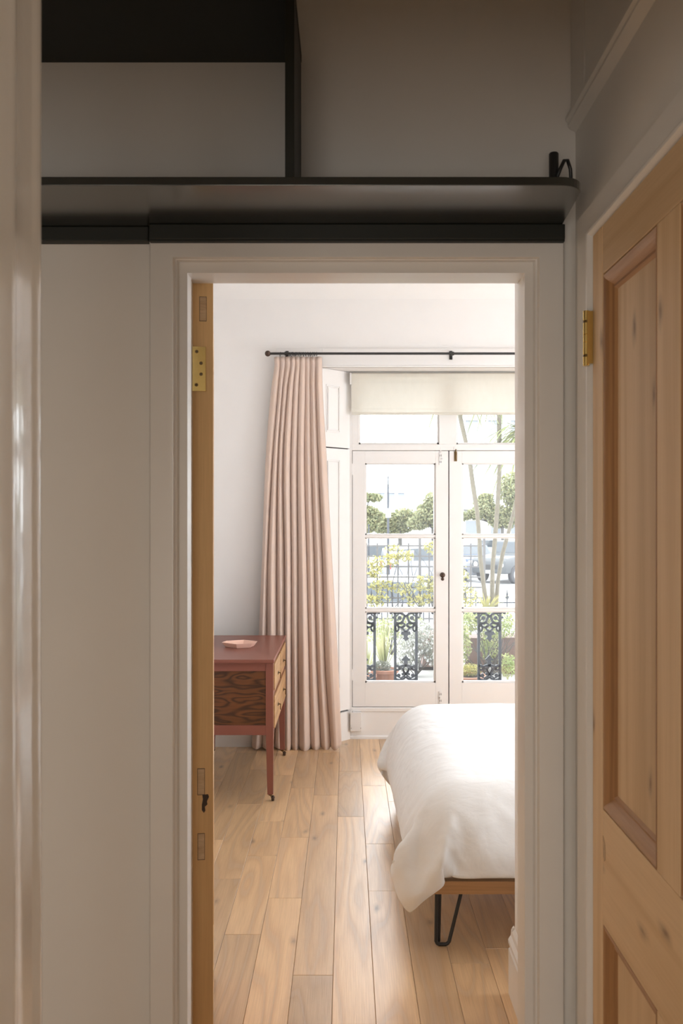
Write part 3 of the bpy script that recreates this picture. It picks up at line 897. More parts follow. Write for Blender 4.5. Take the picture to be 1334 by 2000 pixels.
# panelled shutter boxes, splayed
def shutter(mirror):
    p0, p1 = Vector((FX0, BY, 0)), Vector((IX0, Fd - 0.01, 0))
    if mirror: p0.x, p1.x = mir(p0.x), mir(p1.x)
    u = (p1 - p0).normalized(); Lw = (p1 - p0).length
    nrm = Vector((-u.y, u.x, 0))
    if nrm.y > 0: nrm = -nrm

    def bx(s0, s1, z0, z1, n0, n1, mb=None):
        mb = mb or MB()
        vs = [p0 + u * s + nrm * nn + Vector((0, 0, z)) for z in (z0, z1) for nn in (n0, n1) for s in (s0, s1)]
        return mb.add(vs, [(0, 2, 3, 1), (4, 5, 7, 6), (0, 1, 5, 4), (2, 6, 7, 3), (0, 4, 6, 2), (1, 3, 7, 5)])

    def frame(s0, s1, z0, z1, w, n):
        mb = MB()
        bx(s0, s0 + w, z0, z1, 0, n, mb); bx(s1 - w, s1, z0, z1, 0, n, mb)
        bx(s0 + w, s1 - w, z0, z0 + w, 0, n, mb); bx(s0 + w, s1 - w, z1 - w, z1, 0, n, mb)
        return mb
    side = 'right' if mirror else 'left'
    o = tag(bpy.data.objects.new('window_shutter', None), f'white panelled folded window shutter on the {side} of the french doors', 'shutter')
    COL.objects.link(o); o.location = (p0.x, p0.y, 0.2)
    zu_, zl_ = PZ(874, 5.55), PZ(876.5, 5.55)
    for k, (z0, z1, pz0, pz1) in enumerate(((zu_, RT - 0.002, PZ(846, 5.56), PZ(754, 5.56)), (PZ(1389, 5.56), zl_, 0.34, PZ(898, 5.57)))):
        lf = obj('shutter_leaf', bx(0.0, Lw, z0, z1, -0.02, 0.0), M['satin'], o)
        obj('panel_moulding', frame(Lw * 0.14, Lw * 0.64, pz0, pz1, 0.006, 0.004), M['satin'], lf)
        obj('panel_moulding', frame(Lw * 0.14 + .010, Lw * 0.64 - .010, pz0 + .012, pz1 - .012, 0.004, 0.006), M['satin'], lf)
        obj('shutter_panel', bx(Lw * 0.14 + .02, Lw * 0.64 - .02, pz0 + .024, pz1 - .024, 0, 0.002), M['satin'], lf)
    obj('shutter_base', bx(0.0, Lw, 0.0, PZ(1392.5, 5.56), -0.02, 0.004), M['satin'], o, bevel=0.001)


shutter(False); shutter(True)

# blind
Db = 5.575
bx0, bx1 = PX(686.5, Db), mir(PX(686.5, Db))
bl = thing('roller_blind', 'cream translucent roller blind pulled a little way down over the transom lights', 'blind', ((bx0 + bx1) / 2, Db, PZ(808, Db)))
b = MB()
nz = 24; nx = 60
zt_b, zb_b = 2.352, PZ(809, Db)
for i in range(nz + 1):
    for j in range(nx + 1):
        t = i / nz; u = j / nx
        y = Db + 0.003 * math.sin(u * 9 + t * 3) + 0.004 * math.exp(-((t - 0.16) / 0.04) ** 2) * (0.6 + 0.4 * math.sin(u * 7)) - 0.006 * math.exp(-((t - 0.93) / 0.03) ** 2)
        z = zt_b + (zb_b - zt_b) * t + 0.0025 * math.sin(u * 5 + 1) * t
        b.v.append((bx0 + (bx1 - bx0) * u, y, z))
for i in range(nz):
    for j in range(nx):
        k = i * (nx + 1) + j
        b.f.append((k, k + 1, k + nx + 2, k + nx + 1))
obj('blind_cloth', b, M['blind'], bl, smooth=True)
obj('bottom_bar', MB().box(bx0, bx1, Db - 0.004, Db + 0.006, zb_b - 0.004, zb_b + 0.012), M['blind'], bl, bevel=0.002)
obj('roller', MB().lathe((bx0 + 0.002, Db + 0.02, 2.345), [(0.016, 0), (0.016, bx1 - bx0 - 0.004)], 'x', 16), M['blind'], bl, smooth=40)
obj('bracket', MB().box(PX(683.3, Db), PX(686.2, Db), Db - 0.012, Db + 0.03, PZ(751, Db), PZ(729, Db)), M['satin'], bl)

# junction box by the skirting
jd = 5.605
jb = thing('junction_box', 'small cream cover box on the sill panel near the floor, left of the bed', 'box', (PX(695, jd), jd, PZ(1428, jd)))
obj('cover', MB().box(PX(684, jd), PX(706, jd), jd - 0.015, Fd - 0.012 + 0.012, PZ(1427.5, jd), PZ(1391, jd)), M['satin'], jb, bevel=0.002)
for p in ((686, 1421), (704.5, 1421)):
    obj('screw', MB().lathe((PX(p[0], jd), jd - 0.015, PZ(p[1], jd)), [(0.0022, 0), (0.0022, -0.001)], 'y', 10), M['bronze'], jb)
obj('cable', MB().tube([(PX(690, jd), jd, PZ(1391, jd)), (PX(689, jd), jd - 0.01, PZ(1386, jd)), (PX(686, jd), jd - 0.012, PZ(1388, jd)), (PX(682, jd), jd - 0.02, PZ(1393, jd))], 0.003, 8), M['satin'], jb, smooth=True)

# ------------------------------------------------------------------ curtain rod, rings, curtain
Dr = 5.36
zr = PZ(690.5, Dr)
rod = thing('curtain_rod', 'thin black metal curtain rod with ball finial above the french window', 'curtain rod', (CXM, Dr, zr))
xl, xrr = PX(523, Dr), mir(PX(523, Dr))
obj('pole', MB().lathe((xl, Dr, zr), [(0.0075, 0), (0.0075, xrr - xl)], 'x', 16), M['black'], rod, smooth=40)
for x in (xl, xrr):
    obj('finial', MB().lathe((x, Dr, zr), [(0.018 * math.sin(PI * k / 12) + 0.0002, -0.018 * math.cos(PI * k / 12)) for k in range(13)], 'x', 18), M['bronze'], rod, smooth=True)
for x in (PX(559, Dr), PX(883.5, Dr), mir(PX(559, Dr))):
    br = obj('bracket', MB().lathe((x - 0.010, Dr, zr), [(0.0115, 0), (0.0115, 0.020)], 'x', 16).box(x - 0.006, x + 0.006, Dr, BY - 0.006, zr - 0.007, zr + 0.007), M['black'], rod, smooth=40)
    obj('wall_plate', MB().box(x - 0.0095, x + 0.0095, BY - 0.018, BY - 0.012, zr - 0.024, zr + 0.030), M['black'], br, bevel=0.001)

FY = [697, 716, 760, 900, 1100, 1300, 1455]
FB = [[536, 547, 557, 568, 577, 586, 596, 606, 617, 628],
      [536.5, 547, 557, 568, 577, 586, 596, 606, 617, 628],
      [530, 544, 552, 562, 573, 584, 596, 606, 617, 629],
      [519, 533, 543, 553, 568, 581, 594, 608, 622, 637],
      [512, 523, 540, 556, 569, 582, 599, 614, 630, 648],
      [503, 520, 540, 557, 569, 582, 604, 619, 635, 660],
      [492, 512, 536, 557, 569, 584, 607, 626, 646, 667]]


def fold_x(k, y):
    for i in range(len(FY) - 1):
        if y <= FY[i + 1] or i == len(FY) - 2:
            t = (y - FY[i]) / (FY[i + 1] - FY[i])
            def g(j): return FB[max(0, min(len(FB) - 1, j))][k]
            def sl(j):
                j0, j1 = max(0, j - 1), min(len(FB) - 1, j + 1)
                return (g(j1) - g(j0)) / (FY[j1] - FY[j0])
            h = FY[i + 1] - FY[i]
            t2, t3 = t * t, t * t * t
            return (2 * t3 - 3 * t2 + 1) * g(i) + (t3 - 2 * t2 + t) * h * sl(i) + (-2 * t3 + 3 * t2) * g(i + 1) + (t3 - t2) * h * sl(i + 1)


cu = thing('curtain', 'pinch pleated pink beige linen curtain gathered beside the french window', 'curtain', (PX(585, Dr), Dr, 0.01))
Dc = 5.385
NF, NP, NZ = 9, 16, 90
b = MB()
rng = random.Random(5)
amp = [rng.uniform(0.75, 1.25) for _ in range(NF)]
offs = [rng.uniform(-0.012, 0.012) for _ in range(NF)]
for i in range(NZ + 1):
    py = 697 + (1457 - 697) * (i / NZ) ** 1.0
    t = (py - 697) / 760.0
    head = max(0.0, 1 - (py - 697) / 19.0)
    A = 0.024 + 0.020 * min(1, t * 2.5) + 0.010 * t
    pinch = math.exp(-((py - 717) / 5.0) ** 2)
    A *= (1 - 0.35 * pinch)
    for k in range(NF):
        xa, xb = fold_x(k, py), fold_x(k + 1, py)
        for q in range(NP + (1 if k == NF - 1 else 0)):
            u = q / NP
            lob = abs(math.sin(PI * u)) ** (0.55 - 0.2 * head)
            sub = 0.05 * math.sin(2 * PI * u * 1.5 + k * 1.3 + t * 2.2) * (1 - head) * abs(math.sin(PI * u))
            wob = 0.8 * math.sin(k * 2.1 + t * 6) * t
            dep = A * amp[k] * (lob + sub) + offs[k] * t
            uu = u + 0.06 * math.sin(2 * PI * u)
            if k == NF - 1 and u > 0.5: dep = A * amp[k] * (lob * (1 - t) + t * (0.9 - 0.5 * (u - 0.5)))
            px = xa + (xb - xa) * uu + wob * math.sin(PI * u)
            pyy = py
            if py > 1400:
                s = (py - 1400) / 57.0
                pyy = py + s * (7.0 * lob * (0.8 + 0.4 * amp[k]) - 1.0) * (0.35 if k < 3 else 1.0) - (6 * s * (u if k == NF - 1 else 0))
            b.v.append((PX(px, Dc), Dc + 0.02 - dep, PZ(pyy, Dc)))
NC = NF * NP + 1
for i in range(NZ):
    for j in range(NC - 1):
        k = i * NC + j
        b.f.append((k, k + 1, k + NC + 1, k + NC))
o = obj('fabric', b, M['curtain'], cu, smooth=True)
m = o.modifiers.new('thick', 'SOLIDIFY'); m.thickness = 0.004; m.offset = 1
rxs = [547.5, 562, 565, 567.5, 570, 573, 576, 578.5, 582, 585, 588.5, 592.5, 597, 602, 606.5, 611, 614.5, 618.5]
for i, rp in enumerate(rxs):
    x = PX(rp, Dr); tl = math.radians(rng.uniform(-22, 22)); tw = math.radians(rng.uniform(-12, 12))
    pts = []
    for a in range(15):
        an = 2 * PI * a / 14
        dx, dy, dz = 0, 0.0125 * math.sin(an), 0.0125 * math.cos(an)
        dx, dy = -dy * math.sin(tl), dy * math.cos(tl)
        pts.append((x + dx + dz * math.sin(tw), Dr + dy, zr - 0.004 + dz * math.cos(tw)))
    obj('ring', MB().tube(pts, 0.0016, 6, cap=False), M['black'], cu, smooth=True)

# ------------------------------------------------------------------ red painted chest of drawers
Ra, Rb = 4.393, 5.255
xR, xL = -0.3685, -0.82
zT = 0.7214
dr = thing('chest_of_drawers', 'dark red painted chest with oak drawers and castors beside the curtain', 'chest of drawers', ((xL + xR) / 2, (Ra + Rb) / 2, 0.0))
zb_, zrl, zpt = PZ(1436, Ra), PZ(1417, Ra), PZ(1311, Ra)
obj('top', MB().box(xL - 0.02, xR + 0.006, Ra - 0.022, Rb + 0.0, zT - 0.018, zT, 0.003).box(xL - 0.015, xR + 0.001, Ra - 0.014, Rb - 0.002, zT - 0.024, zT - 0.018), M['red'], dr)
lw = 0.037
zl = PZ(1552, Ra)
for (x0, x1) in ((xR - lw, xR), (xL, xL + lw)):
    for (y0_, y1_) in ((Ra, Ra + lw), (Rb - lw, Rb)):
        cxm, cym = (x0 + x1) / 2, (y0_ + y1_) / 2
        vs = []
        for z, h in ((zl, 0.0145), (zb_, lw / 2), (zT - 0.0245, lw / 2)):
            ox = (lw / 2 - h) * (1 if x0 > -0.6 else -1); oy = (lw / 2 - h) * (-1 if y0_ < 4.6 else 1)
            vs += [(cxm + ox - h, cym + oy - h, z), (cxm + ox + h, cym + oy - h, z), (cxm + ox + h, cym + oy + h, z), (cxm + ox - h, cym + oy + h, z)]
        fs = [(0, 1, 2, 3), (8, 9, 10, 11)] + [(i * 4 + j, i * 4 + (j + 1) % 4, (i + 1) * 4 + (j + 1) % 4, (i + 1) * 4 + j) for i in range(2) for j in range(4)]
        lg = obj('leg', MB().add(vs, fs), M['red'], dr, bevel=0.0012)
        r = 0.0135
        ccx, ccy = cxm + 0.012 * (1 if x0 > -0.6 else -1) + 0.004, cym - 0.002
        cs = obj('castor', MB().lathe((ccx - 0.006, ccy, r + 0.0005), [(0.004, -0.002), (r * 0.8, -0.001), (r, 0.002), (r, 0.010), (r * 0.8, 0.013), (0.004, 0.014)], 'x', 18), M['bronze'], lg, smooth=40)
        obj('castor_fork', MB().lathe((cxm + 0.002, cym, zl - 0.010), [(0.006, 0), (0.011, 0.006), (0.012, 0.0105)], 'z', 14).bar((cxm + 0.002, cym, zl - 0.006), (ccx - 0.008, ccy, r + 0.004), 0.009, 0.003, (1, 0, 0)).bar((cxm + 0.006, cym, zl - 0.006), (ccx + 0.010, ccy, r + 0.004), 0.009, 0.003, (1, 0, 0)), M['oldbrass'], lg, smooth=40)
for y in (Ra, Rb - 0.022):
    rr = 'near' if y == Ra else 'far'
    obj('top_rail', MB().box(xL + lw, xR - lw, y + 0.0015, y + 0.022, zpt, zT - 0.0245), M['red'], dr, bevel=0.0008)
    obj('bottom_rail', MB().box(xL + lw, xR - lw, y + 0.0015, y + 0.022, zb_, zrl), M['red'], dr, bevel=0.0008)
    obj('end_panel', MB().box(xL + lw - 0.002, xR - lw + 0.002, y + 0.009, y + 0.014, zrl - 0.002, zpt + 0.002), M['darkoak'], dr)
# front face towards +x
rail = MB()
zd = [(0.551, 0.690), (0.358, 0.527)]
obj('front_rail', MB().box(xR - 0.03, xR - 0.002, Ra + lw, Rb - lw, 0.527, 0.551), M['red'], dr)
obj('front_rail', MB().box(xR - 0.03, xR - 0.002, Ra + lw, Rb - lw, zb_, 0.358), M['red'], dr)
obj('front_rail', MB().box(xR - 0.03, xR - 0.002, Ra + lw, Rb - lw, 0.690, zT - 0.0245), M['red'], dr)
ymid = (Ra + Rb) / 2
obj('drawer_divider', MB().box(xR - 0.03, xR - 0.002, ymid - 0.012, ymid + 0.012, 0.551, 0.690), M['red'], dr)
obj('back_panel', MB().box(xL + 0.004, xL + 0.010, Ra + lw, Rb - lw, zb_, zT - 0.0245), M['greywood'], dr)


def pull(parent, y, z):
    h = obj('drop_handle', MB().box(xR + 0.006, xR + 0.0085, y - 0.018, y + 0.018, z - 0.004, z + 0.010, 0.0008), M['black'], parent)
    # pivot posts and hanging bail: no deeper level than this
    h2 = MB()
    h2.box(xR + 0.0085, xR + 0.020, y - 0.003, y + 0.003, z + 0.001, z + 0.006)
    h2.prism([(y - 0.003, z + 0.004), (y + 0.003, z + 0.004), (y + 0.006, z - 0.016), (y + 0.004, z - 0.026), (y - 0.004, z - 0.026), (y - 0.006, z - 0.016)], xR + 0.017, xR + 0.021, 'yz')
    obj('drop', h2, M['oldbrass'], parent)


for (ya, yb) in ((Ra + lw + 0.002, ymid - 0.014), (ymid + 0.014, Rb - lw - 0.002)):
    d = obj('drawer', MB().box(xR - 0.06, xR + 0.006, ya, yb, zd[0][0] + 0.003, zd[0][1] - 0.003, 0.002), M['drawer'], dr)
    pull(d, 4.64 if ya < 4.6 else 5.03, 0.604)
d = obj('drawer', MB().box(xR - 0.06, xR + 0.006, Ra + lw + 0.002, Rb - lw - 0.002, zd[1][0] + 0.003, zd[1][1] - 0.003, 0.002), M['drawer'], dr)
pull(d, 4.64, 0.437); pull(d, 5.03, 0.437)
# small box shelf standing at the back of the chest + oval mirror
xs = -0.803
bx_ = thing('trinket_box', 'small grey brown wooden box unit at the back of the chest beside the door', 'box', (xs - 0.03, 5.1, zT))
zc2 = PZ(1203.5, 5.25)
obj('body', MB().box(xL - 0.018, xs, 5.145, 5.235, zT + 0.006, zc2 - 0.010), M['greywood'], bx_)
obj('base_moulding', MB().box(xL - 0.019, xs + 0.006, 5.14, 5.25, zT, zT + 0.010, 0.003), M['greywood'], bx_)
obj('lid', MB().box(xL - 0.019, xs + 0.005, 5.14, 5.25, zc2 - 0.011, zc2, 0.003), M['greywood'], bx_)
mc = (-0.815, 4.93, 0.955)
mr = thing('dressing_mirror', 'round wood framed mirror on the chest, only its rim showing past the door', 'mirror', (mc[0], mc[1], zT))
R_ = 0.205
prr = [(R_ - 0.022, 0.004), (R_ - 0.020, 0.010), (R_ - 0.006, 0.012), (R_, 0.006), (R_, -0.008), (R_ - 0.022, -0.010), (R_ - 0.022, 0.004)]
b = MB()
nn = 48
for r, h in prr:
    for k in range(nn): b.v.append((mc[0] + h, mc[1] + r * math.cos(2 * PI * k / nn), mc[2] + r * math.sin(2 * PI * k / nn)))
for i in range(len(prr) - 1):
    for k in range(nn): b.f.append((i * nn + k, i * nn + (k + 1) % nn, (i + 1) * nn + (k + 1) % nn, (i + 1) * nn + k))
obj('frame', b, M['pine_edge'], mr, smooth=40)
obj('mirror_glass', MB().lathe(mc, [(R_ - 0.021, -0.006), (R_ - 0.021, 0.003)], 'x', 48), M['mirror'], mr)
obj('stand', MB().box(mc[0] - 0.012, mc[0] + 0.012, mc[1] - 0.02, mc[1] + 0.02, zT + 0.001, mc[2] - R_ + 0.005).box(mc[0] - 0.022, mc[0] + 0.012, mc[1] - 0.09, mc[1] + 0.03, zT, zT + 0.016, 0.003), M['greywood'], mr)

# pink tray
td = 4.80
tc = (PX(470, 4.85), 4.80)
hexo = [(-0.096, -0.012), (-0.008, -0.082), (0.078, -0.052), (0.096, 0.030), (0.016, 0.086), (-0.078, 0.050)]
z0, z1 = zT + 0.0005, zT + 0.026
tr = MB()
inn = [(x * 0.80, y * 0.80) for x, y in hexo]
ins = [(x * 0.96, y * 0.96) for x, y in hexo]
inb = [(x * 0.77, y * 0.77) for x, y in hexo]
lv = [(inn, z0), (hexo, z1), (ins, z1), (inb, z0 + 0.003)]
for p, z in lv: tr.v += [(tc[0] + x, tc[1] + y, z) for x, y in p]
for i in range(3):
    for k in range(6): tr.f.append((i * 6 + k, i * 6 + (k + 1) % 6, (i + 1) * 6 + (k + 1) % 6, (i + 1) * 6 + k))
tr.f += [tuple(range(5, -1, -1)), tuple(range(18, 24))]
o = obj('tray', tr, M['tray'], bevel=0.0006)
tag(o, 'shallow pale pink hexagonal tray lying on the red chest', 'tray')

# ------------------------------------------------------------------ bed
bx0_, bx1_, by0_, by1_ = 0.29, 2.40, 2.90, 4.34
bed = thing('bed', 'low oak bed frame on black hairpin legs under the white duvet', 'bed', (1.3, 3.6, 0.0))
zf0, zf1 = PZ(1747, 2.9), PZ(1721.5, 2.9)
obj('side_rail', MB().box(bx0_, bx1_, by0_, by0_ + 0.03, zf0, zf1), M['oak_bed'], bed, bevel=0.002)
obj('side_rail', MB().box(bx0_, bx1_, by1_ - 0.03, by1_, zf0, zf1), M['oak_bed'], bed, bevel=0.002)
obj('end_rail', MB().box(bx0_, bx0_ + 0.03, by0_ + 0.031, by1_ - 0.031, zf0, zf1), M['oak'], bed, bevel=0.002)
obj('end_rail', MB().box(bx1_ - 0.03, bx1_, by0_ + 0.031, by1_ - 0.031, zf0, zf1), M['oak'], bed, bevel=0.002)
for k in range(14):
    x = bx0_ + 0.08 + k * 0.145
    obj('slat', MB().box(x, x + 0.07, by0_ + 0.03, by1_ - 0.03, zf1 - 0.022, zf1 - 0.006), M['oak_bed'], bed)


def hairpin(cx_, cy_, sx, sy):
    mb = MB()
    r = 0.0062
    zt_ = zf0 - 0.003
    f = Vector((cx_ + sx * 0.012, cy_ + sy * 0.012, 0))
    # two V rods sharing the foot
    a = Vector((cx_ + sx * 0.0, cy_, zt_)); c = Vector((cx_ - sx * 0.083, cy_, zt_))
    def rod(top1, top2, fo1, fo2):
        pts = [top1]
        lo1, lo2 = Vector((fo1.x, fo1.y, r)), Vector((fo2.x, fo2.y, r))
        d1 = (top1 - lo1).normalized(); d2 = (top2 - lo2).normalized(); h = (lo2 - lo1).normalized()
        e = 0.010
        pts += [lo1 + d1 * e, lo1 + d1 * e * 0.35 + h * e * 0.35, lo1 + h * e, lo2 - h * e, lo2 - h * e * .35 + d2 * e * .35, lo2 + d2 * e, top2]
        mb.tube(pts, r, 10)
    rod(a, c, Vector((cx_ + sx * 0.002, cy_ - 0.0, 0)), Vector((cx_ - sx * 0.040, cy_, 0)))
    rod(a + Vector((-sx * 0.012, -sy * 0.012, 0)), a + Vector((-sx * 0.012, -sy * 0.09, 0)), Vector((cx_ - sx * 0.008, cy_ - sy * 0.013, 0)), Vector((cx_ - sx * 0.008, cy_ - sy * 0.05, 0)))
    mb.box(min(cx_ + sx * 0.01, cx_ - sx * 0.095), max(cx_ + sx * 0.01, cx_ - sx * 0.095), min(cy_ + sy * 0.01, cy_ - sy * 0.095), max(cy_ + sy * 0.01, cy_ - sy * 0.095), zf0 - 0.0045, zf0 - 0.0005)
    return mb


lx = PX(853, 2.92)
for cx_, cy_, sx, sy in ((lx, 2.925, -1, -1), (0.285, by1_ - 0.55, -1, 1), (bx1_ - 0.05, 2.925, 1, -1), (bx1_ - 0.05, by1_ - 0.05, 1, 1)):
    obj('leg', hairpin(cx_, cy_, sx, sy), M['black'], bed, smooth=40)
b = MB().box(0.31, 2.38, 2.95, 4.29, zf1 - 0.005, 0.42, 0.05)
o = obj('mattress', b, M['cotton'], smooth=40)
tag(o, 'thick white mattress on the oak bed frame beneath the duvet', 'mattress')
